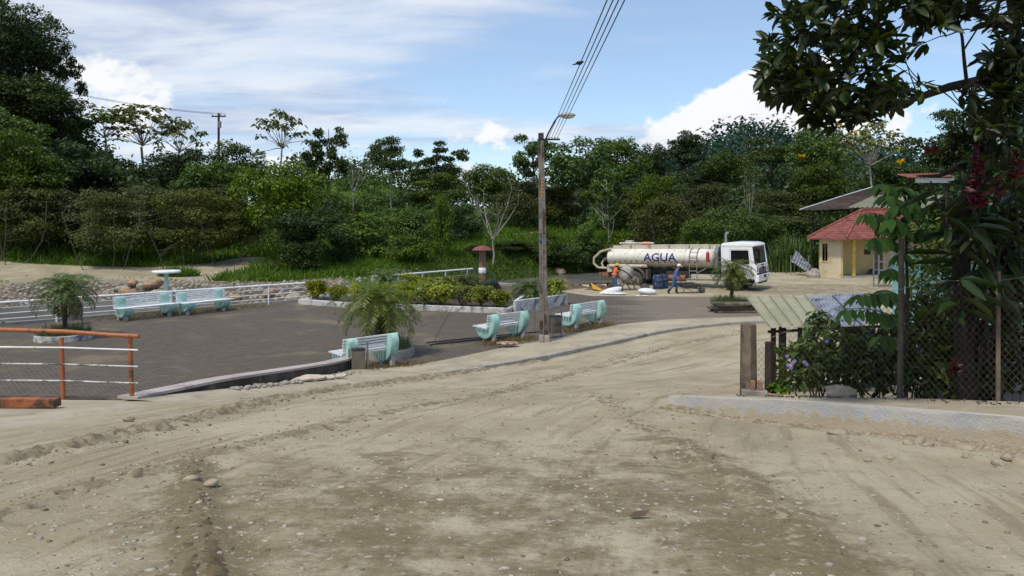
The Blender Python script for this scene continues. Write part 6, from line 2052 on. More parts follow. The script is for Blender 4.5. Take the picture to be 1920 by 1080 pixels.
# brown dirt heap by the river
def heap(name, label, c, rx, ry, h, mat, seed, n=44):
    V_, F_ = [], []
    for i in range(n + 1):
        for j in range(n + 1):
            u_, v_ = i / n * 2 - 1, j / n * 2 - 1
            x, y = u_ * rx, v_ * ry
            r = math.hypot(u_, v_)
            q = max(0, 1 - r) ** 1.15 * (1 + 1.4 * float(fbm(np.array(u_ * 2.2 + seed), np.array(v_ * 2.2)))) + .16 * float(fbm(np.array(u_ * 9), np.array(v_ * 9 + seed))) * (r < .97)
            V_.append((c[0] + x, c[1] + y, c[2] - .05 + h * max(0, q)))
    for i in range(n):
        for j in range(n): F_.append((i * (n + 1) + j, (i + 1) * (n + 1) + j, (i + 1) * (n + 1) + j + 1, i * (n + 1) + j + 1))
    return tag(link(name, mesh_np(name, np.array(V_), np.array(F_), mat, False)), label, 'heap')


heap('dirt_heap', 'brown heap of dug earth by the river, right of the concrete pole', (2.75, 46.6, -.25), 2.8, 1.9, 1.05, DIRT, 3)
heap('dirt_heap', 'low tail of dug earth running towards the white sacks', (4.9, 45.6, -.2), 1.9, 1.2, .55, DIRT, 5)
heap('sand_heap', 'small sand heap in the shade under the tanker', (10.4, 47.9, -.1), 1.3, .8, .45, surf('sand_heap', (.36, .28, .18), 1, .2, 4, .6, 30), 7)
o = MB().add([(0, 0, .1), (.62, -.1, .0), (-.1, .4, .42)], [(0, 1, 2)]); o.add([(0, .03, .1), (.62, -.07, .0), (-.1, .43, .42)], [(2, 1, 0)])
o = o.build('ochre_sheet', YELLOWP); o.location = (4.55, 44.9, .0); tag(o, 'bent ochre sheet propped on the dirt heap', 'sheet')
for i, (p, sz, a, lab) in enumerate((((5.2, 46.6, .35), (1.6, .3, .05), .15, 'upper weathered plank laid across behind the tanker tail'), ((4.9, 46.9, .25), (1.9, .3, .05), .02, 'lower weathered plank laid across behind the tanker tail'))):
    o = MB().box((0, 0, 0), sz).build('plank', WOOD, bevel=.005); o.location = p; o.rotation_euler = (0, 0, a); tag(o, lab, 'plank')
for i, (x, a) in enumerate(((4.75, .1), (5.75, .05))):
    o = MB().box((0, 0, 0), (.35, .5, .46)).build('crate_block', WOOD, bevel=.01); o.location = (x, 46.85, .0); o.rotation_euler = (0, 0, a)
    tag(o, 'wooden block carrying the planks behind the tanker, %s one' % ('left' if i == 0 else 'right'), 'block')

# stack of old boards by the right planter
rb = random.Random(8)
kk = 0
for lev in range(4):
    for q in range(2):
        L_ = rb.uniform(1.7, 2.3); w_ = rb.uniform(.32, .42)
        o = MB().box((0, 0, 0), (L_, w_, .085), None, jit=.008, rng=rb).build('plank', WOOD if rb.random() > .35 else WOOD_D, bevel=.006)
        o.location = (9.85 + rb.uniform(-.22, .22) + .06 * lev, 35.3 + q * .45 + rb.uniform(-.05, .05), .065 + .105 * lev)
        o.rotation_euler = (rb.uniform(-.02, .02), rb.uniform(-.03, .03), rb.uniform(-.10, .10))
        tag(o, 'weathered board, %s in the stack by the right planter, %s row' % (('lowest', 'second lowest', 'third from the ground', 'topmost')[lev], 'front' if q == 0 else 'rear'), 'board', 'stacked boards by the right planter')

# rods, rusty lid, plaster rubble, stones
for i, (a, b, lab) in enumerate((((-2.75, 26.7), (-.2, 28.2), 'nearest'), ((-2.6, 26.95), (.3, 28.75), 'middle'), ((-2.9, 27.15), (1.0, 29.6), 'farthest'))):
    o = MB().tube([(*a, .025), ((a[0] + b[0]) / 2, (a[1] + b[1]) / 2, .035), (*b, .025)], .02, 6).build('steel_rod', DARKST)
    tag(o, 'black steel rod on the pavers before the pole bench, %s of three' % lab, 'rod')
o = MB().lathe([(.02, .02), (.34, .015), (.40, .04), (.41, .065), (.34, .085), (.02, .10)], 18).build('rusty_lid', RUST, smooth=True)
o.location = (-.15, 26.25, float(zr(26.25)) + .09); o.scale = (.92, .6, 1); tag(o, 'rusty peeling round lid on the sidewalk below the pole bench', 'lid')
rp = random.Random(12)
for i, (x, y, s, lab) in enumerate(((-5.0, 18.35, .42, 'largest broken plaster slab leaning at the foot of the dark wall'), (-5.15, 17.9, .3, 'small broken plaster piece left of the largest slab'),
                                    (-4.75, 18.75, .28, 'broken plaster piece right of the largest slab'), (-4.55, 19.1, .2, 'tiny plaster fragment furthest right by the dark wall'))):
    n = 7
    poly = [(s * math.cos(2 * math.pi * k / n) * rp.uniform(.6, 1.1), s * .55 * math.sin(2 * math.pi * k / n) * rp.uniform(.6, 1.1)) for k in range(n)]
    o = MB().prism(poly, (0, 0, 0), (1, 0, 0), (0, 1, 0), (0, 0, 1), .045).build('plaster_slab', PLAST, bevel=.006)
    o.location = (x + .45, y, float(zr(y)) + .14 + .02 * (i == 0)); o.rotation_euler = (rp.uniform(.1, .3), rp.uniform(-.15, .15), .9); tag(o, lab, 'slab')
P_ = along([(-5.55, 15.2), (-4.75, 18.6), (-4.35, 20.9)], 260, .1, np.random.RandomState(3))
P_[:, 0] += .22; P_[:, 2] = zr(P_[:, 1]) + .10
scatter_stones('wall_gravel', P_, np.abs(np.random.RandomState(4).normal(.02, .022, len(P_))) + .012, STONE_G, 'gravel lying along the foot of the dark wall', 'gravel', 14)
rs = random.Random(31)
spots = [(1571, 814, .13, 'long tan stone lying alone against the middle of the kerb foot'), (1627, 863, .05, 'small brown stone out on the road below the kerb'), (1668, 858, .06, 'pale flat stone out on the road right of the small brown one'),
         (1704, 833, .075, 'tan stone at the left of the cluster under the kerb'), (1722, 830, .09, 'biggest stone of the cluster under the kerb'), (1740, 835, .065, 'pale stone at the front right of the cluster under the kerb'), (1757, 830, .06, 'last stone at the right of the cluster under the kerb'),
         (1806, 838, .13, 'long yellowish stone between the cluster and the corner pile'), (1815, 856, .07, 'reddish stone just below the long yellowish one'),
         (1872, 868, .08, 'rounded stone in the corner pile, nearest the viewer'), (1893, 860, .09, 'stone in the corner pile second from the frame edge'), (1914, 866, .10, 'large tan stone of the pile at the right frame edge')]
for i, (px, py, s, lab) in enumerate(spots):
    p = g(px, py)
    p.z = float(zg(np.array([p.x]), np.array([p.y]), True)[0])
    o = MB().blob((0, 0, 0), (s, s * .75, s * .5), 40 + i, 11, 7, .25).build('loose_stone', STONE_T, smooth=True)
    o.location = p + Vector((0, 0, s * .12)); o.rotation_euler = (0, 0, rs.uniform(0, 6))
    tag(o, lab, 'stone', 'loose stones along the right kerb')
for i, (px, py, s, lab) in enumerate(((470, 718, .10, 'pale stone against the dark wall, left of the plaster slabs'), (395, 700 + 210, .06, 'dark stone beside the near wheel rut'), (360, 905, .07, 'flat grey stone on the near wheel rut'), (240, 788, .07, 'stone on the sidewalk edge above the mud ridge'))):
    p = g(px, py)
    o = MB().blob((0, 0, 0), (s, s * .8, s * .5), 70 + i, 11, 7, .25).build('loose_stone', STONE_T, smooth=True); o.location = p + Vector((0, 0, .02)); tag(o, lab, 'stone')
# boulders across the river
for i, (px, py, D, r, m_, lab) in enumerate(((240, 556, 49.5, (1.5, .8, .55), STONE_O, 'big flat orange boulder at the river edge behind the railing'), (290, 536, 52.5, (1.25, .8, .6), STONE_O, 'orange boulder upper right in the boulder group across the river'),
                                             (250, 536, 52.2, (.6, .5, .4), STONE_O, 'tan boulder above the big flat one'), (268, 541, 51.5, (.7, .5, .4), STONE_G, 'grey boulder in the middle of the boulder group'),
                                             (228, 545, 51, (.8, .5, .35), STONE_G, 'grey boulder left of the big flat one'), (300, 556, 49.5, (.9, .5, .4), STONE_G, 'grey wet boulder right of the big flat one'),
                                             (440, 561, 45.5, (.8, .5, .4), STONE_O, 'orange rock in the gravel near the right railing bench'), (508, 553, 46, (.9, .55, .45), STONE_O, 'orange rock seen through the railing right end'),
                                             (552, 562, 44.6, (.6, .5, .35), STONE_G, 'grey rock near the railing end post'), (1050, 514, 63, (1.0, .7, .6), STONE_T, 'pale boulder on the far bank right of the concrete pole'))):
    p = gg(px, py)
    r = tuple(c_ * .62 for c_ in r)
    o = MB().blob((0, 0, 0), r, 90 + i, 12, 8, .2).build('boulder', m_, smooth=False); p.z += r[2] * .35
    o.location = p; o.rotation_euler = (0, 0, rs.uniform(0, 3)); tag(o, lab, 'boulder', 'river boulders')
# grass tuft among boulders
grass_clump('bank_grass', 'green grass tuft on the bank behind the umbrella table', (at(335, 535, 55).x, 55, G(at(335, 535, 55).x, 55)), 1.4, .9, 900, .8, 9, L_GRASS, .04, 'grass')
# fallen leaves on the road
for i, (px, py, lab) in enumerate(((1198, 972, 'curled dry brown leaf on the road in the foreground'), (1337, 864, 'dark dry leaf on the road left of the kerb'), (1230, 865, 'small dry leaf on the road in mid foreground'))):
    p = g(px, py)
    s = .085 if i == 0 else .05
    o = MB().add([(-s, 0, .008), (-s * .3, s * .3, .03), (s * .5, s * .26, .035), (s, 0, .045), (s * .5, -s * .22, .012), (-s * .3, -s * .3, .004)], [(0, 1, 2, 3), (0, 3, 4, 5)]).build('dry_leaf', surf('dry_leaf_%d' % i, (.11, .08, .055), .8))
    o.location = p + Vector((0, 0, .012)); o.rotation_euler = (0, 0, .2 + i); tag(o, lab, 'leaf')
# ------------------------------------------------------------------ tiled house
def tiled(name, e0, e1, t0, t1, parent, rows=13, wave=.21, amp=.028, step=.03):
    """roof slope between eave e0-e1 and top t0-t1: overlapping courses of wavy tiles as real relief"""
    e0, e1, t0, t1 = map(Vector, (e0, e1, t0, t1))
    ex = (e1 - e0); W_ = ex.length; ex = ex / W_
    nr = ex.cross((t0 + t1) / 2 - e0).normalized()
    if nr.z < 0: nr = -nr
    sl = nr.cross(ex)
    if sl.z < 0: sl = -sl
    hgt = (t0 - e0).dot(sl)
    xl = lambda v: (t0 - e0).dot(ex) * v
    xr = lambda v: W_ + ((t1 - e0).dot(ex) - W_) * v
    mb = MB()
    nst = int(W_ / (wave / 6))
    for k in range(rows):
        v0, v1 = k / rows, (k + 1) / rows + .012
        v1 = min(v1, 1)
        lo_, hi_ = [], []
        for i in range(nst + 1):
            x = W_ * i / nst
            xa = min(max(x, xl(v0)), xr(v0)); xb = min(max(x, xl(v1)), xr(v1))
            wv = amp * (math.cos(2 * math.pi * x / wave) * .5 + .5)
            lo_.append(e0 + ex * xa + sl * hgt * v0 + nr * (wv + step))
            hi_.append(e0 + ex * xb + sl * hgt * v1 + nr * (wv + .002))
        ed = [p - nr * (step + .012) for p in lo_]
        vs_ = lo_ + hi_ + ed
        n_ = nst + 1
        fs_ = []
        for i in range(nst):
            if (lo_[i] - lo_[i + 1]).length < 1e-6 and (hi_[i] - hi_[i + 1]).length < 1e-6: continue
            fs_ += [(i, i + 1, n_ + i + 1, n_ + i), (2 * n_ + i, 2 * n_ + i + 1, i + 1, i)]
        mb.add(vs_, fs_)
    me = bpy.data.meshes.new(name); me.from_pydata(mb.v, [], mb.f); me.materials.append(HTILE)
    o = link(name, me, parent)
    return o


root = empty('tiled_house'); tag(root, 'small cream house with red tiled hip roof and open porch', 'house')
EZ, AZ = 2.64, 4.52
eL2, eL, eC, eR, eR2 = (22.2, 59.5, EZ), (20.0, 54.2, EZ), (21.95, 52.5, EZ), (29.2, 54.9, EZ), (28.4, 60.5, EZ)
rA, rB = (24.55, 56.2, AZ), (26.9, 57.0, AZ)
for nm, q in (('tile_slope', (eL, eC, rA, rA)), ('tile_slope', (eC, eR, rA, rB)), ('tile_slope', (eL2, eL, rA, rA)), ('tile_slope', (eR, eR2, rB, rB)), ('tile_slope', (eR2, eL2, rB, rA))):
    tiled(nm, *q, root)
for a, b in ((eC, rA), (eL, rA), (eR, rB), (rA, rB)):
    MB().tube([Vector(a) + Vector((0, 0, .06)), Vector(b) + Vector((0, 0, .05))], .085, 8).build('hip_cap', HTILE, root, smooth=True)
MB().add([eL2, eL, eC, eR, eR2], [(0, 1, 2, 3, 4)]).build('soffit', HTRIM, root)
ev = [eL2, eL, eC, eR, eR2]
for a, b in zip(ev[:-1], ev[1:]):
    a, b = Vector(a), Vector(b); d = b - a
    MB().box((0, 0, 0), (d.length, .05, .10)).build('fascia', HTILE, root).matrix_local = Matrix.Translation((a + b) / 2 - Vector((0, 0, .02))) @ Matrix.Rotation(math.atan2(d.y, d.x), 4, 'Z')


def wallseg(name, a, b, z0, z1, mat, th=.16, parent=root):
    a, b = Vector((*a, 0)), Vector((*b, 0)); d = b - a
    o = MB().box((0, 0, 0), (d.length, th, z1 - z0)).build(name, mat, parent)
    o.matrix_local = Matrix.Translation((*((a + b) / 2).xy, (z0 + z1) / 2)) @ Matrix.Rotation(math.atan2(d.y, d.x), 4, 'Z')
    return o


lW, cW = Vector((20.95, 54.35, 0)), Vector((22.02, 53.42, 0))
# chamfer wall built round its window opening
dW = (cW - lW); LW = dW.length; dW = dW / LW
def onw(t, z): return (lW + dW * (LW * t)).to_tuple()[:2] + (z,)
wallseg('wall', lW.xy, (lW + dW * LW * .10).xy, -.1, 2.63, HWALL)
wallseg('wall', (lW + dW * LW * .36).xy, cW.xy, -.1, 2.63, HWALL)
wallseg('wall', (lW + dW * LW * .10).xy, (lW + dW * LW * .36).xy, -.1, 1.10, HWALL)
wallseg('wall', (lW + dW * LW * .10).xy, (lW + dW * LW * .36).xy, 2.28, 2.63, HWALL)
wn = wallseg('window', (lW + dW * LW * .10).xy, (lW + dW * LW * .36).xy, 1.10, 2.28, GLASS_D, .02)
for t in (.10, .23, .36): wallseg('window_bar', (lW + dW * (LW * t - .03)).xy, (lW + dW * (LW * t + .03)).xy, 1.10, 2.28, HTRIM, .10)
wallseg('window_sill', (lW + dW * LW * .07).xy, (lW + dW * LW * .39).xy, 1.03, 1.10, HCOL, .26)
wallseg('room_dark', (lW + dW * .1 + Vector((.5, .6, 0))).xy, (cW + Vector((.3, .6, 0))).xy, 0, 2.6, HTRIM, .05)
wallseg('wall', (22.9, 59.0), lW.xy, -.1, 2.63, HWALL)
wallseg('wall', cW.xy, (22.75, 55.2), -.1, 2.63, HWALL2)
wallseg('wall', (22.75, 55.2), (25.25, 56.05), -.1, 2.63, HWALL2)
wallseg('wall', (26.05, 56.32), (28.6, 57.2), -.1, 2.63, HWALL)
wallseg('wall', (25.25, 56.05), (26.05, 56.32), 2.1, 2.63, HWALL)
wallseg('door', (25.25, 56.13), (26.05, 56.40), 0.1, 2.1, HTRIM, .06)
wallseg('wall', (28.6, 57.2), (28.0, 60.2), -.1, 2.63, HWALL)
MB().box((24.75, 55.76, 1.62), (.42, .2, .34)).build('meter_box', BLACKP, root)
MB().add([(22.0, 53.3, .12), (28.9, 55.35, .12), (28.4, 57.1, .12), (22.8, 55.1, .12), (22.0, 53.3, -.1), (28.9, 55.35, -.1), (28.4, 57.1, -.1), (22.8, 55.1, -.1)],
         [(0, 1, 2, 3), (4, 5, 1, 0), (5, 6, 2, 1), (7, 6, 5, 4), (6, 7, 3, 2), (7, 4, 0, 3)]).build('porch_floor', FLOORC, root)
for x, y in ((22.93, 53.72), (26.2, 54.7)):
    MB().tube([(x, y, .1), (x, y, 2.64)], .13, 14).build('porch_column', HCOL, root, smooth=True)
o = MB().blob((24.9, 55.3, .3), (.35, .2, .2), 4, 10, 7, .3).build('blue_bundle', BLUEP); tag(o, 'blue bundle lying on the porch floor by the wall', 'bundle')


def corrugated(name, c00, c10, c11, c01, n, amp, mat, parent=None, th=.0, trap=False, seg=10):
    """sheet c00-c10 low edge, c01-c11 high edge, ribs running up the slope"""
    c00, c10, c11, c01 = map(Vector, (c00, c10, c11, c01))
    nr = (c10 - c00).cross(c01 - c00).normalized()
    if nr.z < 0: nr = -nr
    vs_, m = [], n * (6 if trap else 8)
    for j in range(seg + 1):
        v_ = j / seg
        a, b = c00.lerp(c01, v_), c10.lerp(c11, v_)
        for i in range(m + 1):
            t = i / m
            if trap: h_ = amp * (1 if (i % 6) in (0,) else 0)
            else: h_ = amp * .5 * math.cos(2 * math.pi * t * n)
            vs_.append(a.lerp(b, t) + nr * h_)
    mm = m + 1
    fs_ = [(j * mm + i, j * mm + i + 1, (j + 1) * mm + i + 1, (j + 1) * mm + i) for j in range(seg) for i in range(m)]
    me = bpy.data.meshes.new(name); me.from_pydata(vs_, [], fs_); me.materials.append(mat)
    o = link(name, me, parent)
    if th:
        md = o.modifiers.new('thick', 'SOLIDIFY'); md.thickness = th
    return o


# zinc roof behind the house
root = empty('zinc_shed'); tag(root, 'rusty zinc roof on posts rising behind the tiled house', 'shed')
a0, a1, b0_, b1 = at(1500, 394, 60), at(1640, 390, 58), at(1655, 346, 66), at(1800, 345, 66)
b0_ = at(1655, 346, 65)
corrugated('roof_sheet', a0, a1, at(1672, 347, 65), b0_, 16, .05, ZINC, root, .01)
corrugated('roof_sheet', at(1590, 389, 57.9), at(1735, 389, 57.9), at(1770, 366, 61.5), at(1640, 366, 61.5), 16, .05, surf('sheet_khaki', (.20, .19, .13), .7, .2, 2), root, .01)
MB().tube([a0 + Vector((-.03, 0, .04)), a0.lerp(b0_, .5) + Vector((-.03, 0, .07)), b0_ + Vector((-.03, 0, .04))], .045, 6).build('verge_trim', ZINC_E, root)
for p in (a0 + Vector((1.2, .6, -.15)), at(1600, 392, 60) + Vector((0, .8, 0)), b0_ + Vector((.4, -.4, -.2))):
    MB().tube([(p.x, p.y, G(p.x, p.y) - .2), p], .07, 7).build('post', WOOD_D, root)
MB().tube([a0 + Vector((1.2, .6, -.12)), at(1600, 392, 60) + Vector((0, .8, -.06))], .06, 6).build('beam', WOOD_D, root)
root = empty('brick_shed'); tag(root, 'low red roof edge over white sheets right of the zinc roof', 'shed')
p = at(1700, 333, 70); q = at(1790, 331, 70)
corrugated('roof_sheet', p, q, q + Vector((.4, 3, .45)), p + Vector((.4, 3, .45)), 14, .06, HTILE, root, .01)
MB().box((p + q) / 2 + Vector((.5, .3, -.28)), ((q - p).length - .8, .1, .42)).build('white_fascia', ZINC_E, root)
for p_ in (p + Vector((.6, .6, 0)), q + Vector((-.4, .6, 0))): MB().tube([(p_.x, p_.y, G(p_.x, p_.y) - .2), p_], .09, 7).build('post', WOOD_D, root)

# leaning metal panel left of the house, white stones
root = empty('leaning_sheet', (20.2, 55.6, 0)); tag(root, 'grey metal panel leaning on a frame left of the cream house', 'panel')
corrugated('sheet', (-.9, -.2, 1.0), (.35, -.5, .15), (.75, .2, .6), (-.3, .5, 1.75), 8, .03, ZINC_B, root, .01)
for p_ in ((-.85, -.1), (.3, -.35)): MB().tube([(p_[0], p_[1], -.05), (p_[0], p_[1], 1.4)], .03, 6).build('frame_leg', STEEL, root)
o = MB().blob((20.35, 54.0, .28), (.42, .35, .34), 15, 10, 7, .25).build('white_rock', STONE_G); tag(o, 'pale rock at the left corner of the cream house', 'rock')

# metal rack with white bundles
root = empty('metal_rack', (21.5, 46.9, 0), .05); tag(root, 'tall grey metal rack in front of the porch carrying white bundles', 'rack')
for x in (0, 1.35):
    for y in (0, .6): MB().box((x, y, 1.06), (.06, .06, 2.2)).build('upright', STEEL, root)
for z in (.5, 1.0, 1.5):
    for y in (0, .6): MB().box((.675, y, z), (1.29, .04, .05)).build('crossbar', STEEL, root)
for x in (.33, .68, 1.02): MB().box((x, .0, 1.02), (.03, .03, 1.9)).build('bar', STEEL, root)
MB().box((.675, .3, 2.17), (1.55, .8, .05)).build('top_shelf', DARKST, root)
for i, x in enumerate((.35, .72, 1.05)):
    o = MB().blob((21.5 + x, 47.15, 2.30), (.2, .22, .13), 20 + i, 12, 8, .15).build('white_bundle', SACK, smooth=True)
    tag(o, 'white bundle on the metal rack, %s of three' % ('leftmost', 'middle', 'rightmost')[i], 'bundle')

# turquoise house glimpsed through the leaves
root = empty('turquoise_house', (17.2, 27.5, 0)); tag(root, 'turquoise painted house glimpsed through the leaves behind the fence', 'house')
zb_ = -.1
for c_, s_ in (((-2.6, -2.0, 1.4), (.9, .15, 3.0)), ((1.0, -2.0, 1.4), (4.1, .15, 3.0)), ((-1.6, -2.0, .5), (1.1, .15, 1.2)), ((-1.6, -2.0, 2.6), (1.1, .15, .6)), ((-2.97, .2, 1.4), (.15, 4.2, 3.0)), ((3.0, .2, 1.4), (.15, 4.2, 3.0))):
    MB().box(c_, s_).build('wall', TURQW, root)
MB().box((-1.6, -1.98, 1.7), (1.1, .03, 1.2)).build('window', GLASS_D, root)
corrugated('roof_sheet', (-3.5, -2.7, 2.85), (3.6, -2.7, 2.85), (3.6, 2.6, 3.4), (-3.5, 2.6, 3.4), 34, .05, ZINC, root, .01)

# ------------------------------------------------------------------ shack behind the fence
root = empty('lean_to', (5.2, 15.5, G(5.2, 15.5))); tag(root, 'small lean-to with green fibreglass and grey zinc roof behind the fence corner', 'shack')
inv = Matrix.Translation(-root.location)
def P4(*a): return inv @ at(*a)
corrugated('fibreglass_sheet', P4(1441, 615, 15.4), P4(1552, 612, 15.4), P4(1509, 556, 17.8), P4(1399, 560, 17.8), 5, .05, GREENS, root, .006, True)
corrugated('zinc_sheet', P4(1556, 613, 15.45), P4(1618, 610, 15.45), P4(1562, 553, 17.9), P4(1507, 557, 17.9), 9, .035, ZINC_B, root, .005)
corrugated('zinc_sheet', P4(1614, 607, 15.4), P4(1676, 602, 15.4), P4(1616, 549, 17.85), P4(1559, 551, 17.85), 9, .035, ZINC_B, root, .005)
ga, gb_, gc2, gd2 = P4(1441, 615, 15.4), P4(1552, 612, 15.4), P4(1509, 556, 17.8), P4(1399, 560, 17.8)
for k in range(6):  # darker tubes paint the shade line along each rib
    MB().tube([ga.lerp(gb_, k / 5) + Vector((0, 0, .05)), gd2.lerp(gc2, k / 5) + Vector((0, 0, .05))], .016, 6).build('rib_shade_line', surf('rib_shade_line_%d' % k, (.22, .225, .15), .7), root)
for px, D, w_ in ((1450, 15.6, .08), (1467, 15.7, .115), (1500, 17.4, .08), (1660, 15.6, .09)):
    t_p = P4(px, 610 if D < 16 else 572, D); gx = at(px, 600, D)
    MB().box((t_p.x, t_p.y, (t_p.z - .03 + G(gx.x, gx.y) - root.location.z - .2) / 2), (w_, w_, t_p.z - .03 - (G(gx.x, gx.y) - root.location.z - .2))).build('post', WOOD_D, root)
a_, b_ = P4(1440, 622, 15.55), P4(1675, 611, 15.55)
MB().tube([a_, b_], .03, 6).build('beam', WOOD_D, root)
for k in range(5):  # near-black boards stand in for the shade inside the shed opening
    p_ = P4(1582 + 13 * k, 640, 16.6); MB().box((p_.x, p_.y, p_.z - .08), (.135, .03, .75)).build('dark_inside_board', WOOD_D, root)
MB().box(P4(1668, 630, 16.4), (.5, .04, .30)).build('pale_board', HWALL, root)

# ------------------------------------------------------------------ chain link fence
FL = arc_sample([(3.86, 13.1), (5.0, 12.36), (5.95, 11.5), (7.1, 10.6), (9.9, 7.9)], 140)
root = empty('chain_link_fence', (3.86, 13.1, 0)); tag(root, 'rusty chain link fence along the right pavement', 'fence')
fo = Vector((3.86, 13.1, 0))
fd = np.r_[0, np.cumsum(np.hypot(*np.diff(FL, axis=0).T))]; FLEN = fd[-1]
def fpt(u_, v_):
    x = float(np.interp(u_, fd, FL[:, 0])); y = float(np.interp(u_, fd, FL[:, 1]))
    bulge = .03 * math.sin(u_ * 2.1 + v_ * 2) * math.sin(v_ * 2.2)
    return Vector((x + bulge * .6, y + bulge * .8, float(zr(y)) + walk_h(x, y) + .02 + v_)) - fo
def ftop(u_): return float(np.interp(u_, [0, .35, .9, 1.7, 2.6, 9], [.86, .9, 1.15, 1.5, 1.64, 1.70])) + .02 * math.sin(u_ * 5)
mb = MB(); cell = .085
for sgn in (-1, 1):
    for k in range(-40, int(FLEN / cell) + 40):
        pts = []
        for j in range(0, 24):
            v_ = j * .085
            u_ = k * cell + sgn * v_ * .8
            if 0 <= u_ <= FLEN and v_ <= ftop(u_): pts.append(fpt(u_, v_))
            elif pts: break
        if len(pts) > 1: mb.tube(pts, .0023, 3, cap=False)
mb.build('wire_mesh', surf('rusty_mesh_wire', (.13, .105, .085), .7, .3, 6, 0, 40, None, 0, 1, .4), root)
MB().tube([fpt(u_, ftop(u_)) for u_ in np.linspace(0, FLEN, 60)], .004, 4).build('top_wire', STEEL, root)
def fpost(u_, r_, h_, mat, nm, sides=9, wob=0.0):
    b_ = fpt(u_, 0); rgz = random.Random(int(u_ * 100))
    MB().tube([b_ + Vector((0, .03, -.25)), b_ + Vector((wob, .03, h_ * .5)), b_ + Vector((wob * 1.4, .03, h_))], [r_ * 1.08, r_, r_ * .95], sides).build(nm, mat, root, smooth=sides > 6)
fpost(.02, .135, 1.16, WOOD, 'timber_post', 6)
fpost(.36, .075, .86, WOOD_D, 'timber_post', 6)
up = 2.30
fpost(up, .042, 2.32, surf('old_pole', (.10, .085, .07), .9, .3, 5), 'steel_post', 10, .02)
fpost(3.55, .03, 1.75, WOOD, 'thin_post', 8)
fpost(5.6, .04, 1.9, STEEL, 'steel_post', 10)
p_ = fpt(.05, 0) + fo
o = MB().box((0, 0, 0), (.40, .16, .13)).build('concrete_block', CONC, bevel=.012); o.location = p_ + Vector((-.0, -.2, .065)); o.rotation_euler = (0, 0, -.25); tag(o, 'pale concrete block at the foot of the thick fence post', 'block')
for i, dx in enumerate((-.02, .10, .235)):
    o = MB().box((0, 0, 0), (.07, .1, .15 if i < 2 else .12)).build('brick', BRICKP, bevel=.006); o.location = p_ + Vector((dx, -.17 + (.02 if i == 2 else 0), .2 if i < 2 else .06)); o.rotation_euler = (0, 0, -.2)
    tag(o, 'small brick piece by the thick fence post, %s of three' % ('leftmost', 'middle', 'rightmost')[i], 'brick')
o = MB().blob((0, 0, 0), (.24, .14, .12), 8, 10, 6, .16).build('loose_rock', STONE_T); p_ = g(1586, 745, .15); o.location = (4.98, 12.12, float(zr(12.12)) + walk_h(5, 12.1) + .07); tag(o, 'tan squared rock on the pavement against the fence', 'rock')
o = MB().box((0, 0, 0), (.62, .06, .025)).build('plank', WOOD_P); o.location = (4.3, 12.72, float(zr(12.72)) + walk_h(4.3, 12.72) + .02); o.rotation_euler = (0, 0, -.55); tag(o, 'thin pale plank lying along the fence foot', 'plank')
# grey block wall low behind the fence
root = empty('block_wall', (8.3, 13.4, G(8.3, 13.4))); tag(root, 'low grey block wall in the shade behind the fence', 'wall')
GBLK = surf('grey_block', (.22, .22, .22), .9, .2, 5, .3, 40)
bm_block = MB().box((0, 0, 0), (.39, .15, .19)).mesh('block', GBLK, bevel=.006)
for r_ in range(5):
    for k in range(7):
        o = link('block', bm_block, root); o.location = ((k - 3.2) * .40 + (r_ % 2) * .2, -.02 * k, .10 + r_ * .2)

# ------------------------------------------------------------------ garden behind the fence
def leaves_obj(name, P, T, N, L, W, mat, parent, shape='leaf', droop=.25, fold=.12):
    Vv, Fa = leaf_verts(np.array(P), np.array(T), np.array(N), np.array(L), np.array(W), shape=shape, droop=droop, fold=fold)
    return link(name, mesh_np(name, Vv, Fa, mat), parent)


rg = np.random.RandomState(17)
# big dark tree whose bough hangs into the sky
root = empty('overhanging_tree', (6.75, 11.9, G(6.75, 11.9))); tag(root, 'large dark broadleaf tree at the right with a bough hanging into the sky', 'tree')
o3 = np.array(root.location)
def W3(px, py, D): return np.array(at(px, py, D)) - o3
limbs = [
    ([np.array([0, 0, -.3]), W3(1806, 600, 11.85), W3(1800, 420, 11.7), W3(1835, 300, 11.4), W3(1885, 190, 11.0), W3(1905, 60, 10.8), W3(1880, -120, 10.6)], [.17, .14, .12, .105, .10, .08, .04]),
    ([W3(1888, 175, 11.0), W3(1840, 150, 10.7), W3(1780, 163, 10.5), W3(1730, 180, 10.4), W3(1690, 192, 10.3), W3(1640, 180, 10.2), W3(1570, 150, 10.1), W3(1490, 140, 10.0)], [.075, .065, .055, .048, .04, .032, .022, .008]),
    ([W3(1690, 192, 10.3), W3(1650, 215, 10.3), W3(1600, 225, 10.2), W3(1545, 215, 10.2)], [.03, .024, .016, .006]),
    ([W3(1640, 180, 10.2), W3(1620, 110, 10.2), W3(1590, 40, 10.2), W3(1570, -40, 10.2)], [.03, .026, .02, .01]),
    ([W3(1905, 60, 10.8), W3(1820, 20, 10.5), W3(1720, -20, 10.3), W3(1620, -40, 10.2)], [.05, .042, .03, .012]),
    ([W3(1812, 150, 10.6), W3(1808, 115, 10.55), W3(1804, 70, 10.5), W3(1795, 30, 10.5), W3(1790, -20, 10.5)], [.026, .024, .02, .014, .006]),
    ([W3(1806, 95, 10.5), W3(1835, 50, 10.4), W3(1850, 10, 10.4)], [.014, .01, .005]),
    ([W3(1800, 60, 10.5), W3(1770, 40, 10.5), W3(1745, 20, 10.5)], [.012, .009, .004]),
    ([W3(1905, 60, 10.8), W3(1870, 95, 10.5), W3(1850, 120, 10.4)], [.03, .02, .008]),
    ([W3(1885, 190, 11.0), W3(1880, 230, 10.8), W3(1850, 260, 10.7)], [.03, .02, .008]),
    ([W3(1835, 300, 11.4), W3(1760, 330, 11.2), W3(1720, 330, 11.0)], [.05, .03, .012]),
]
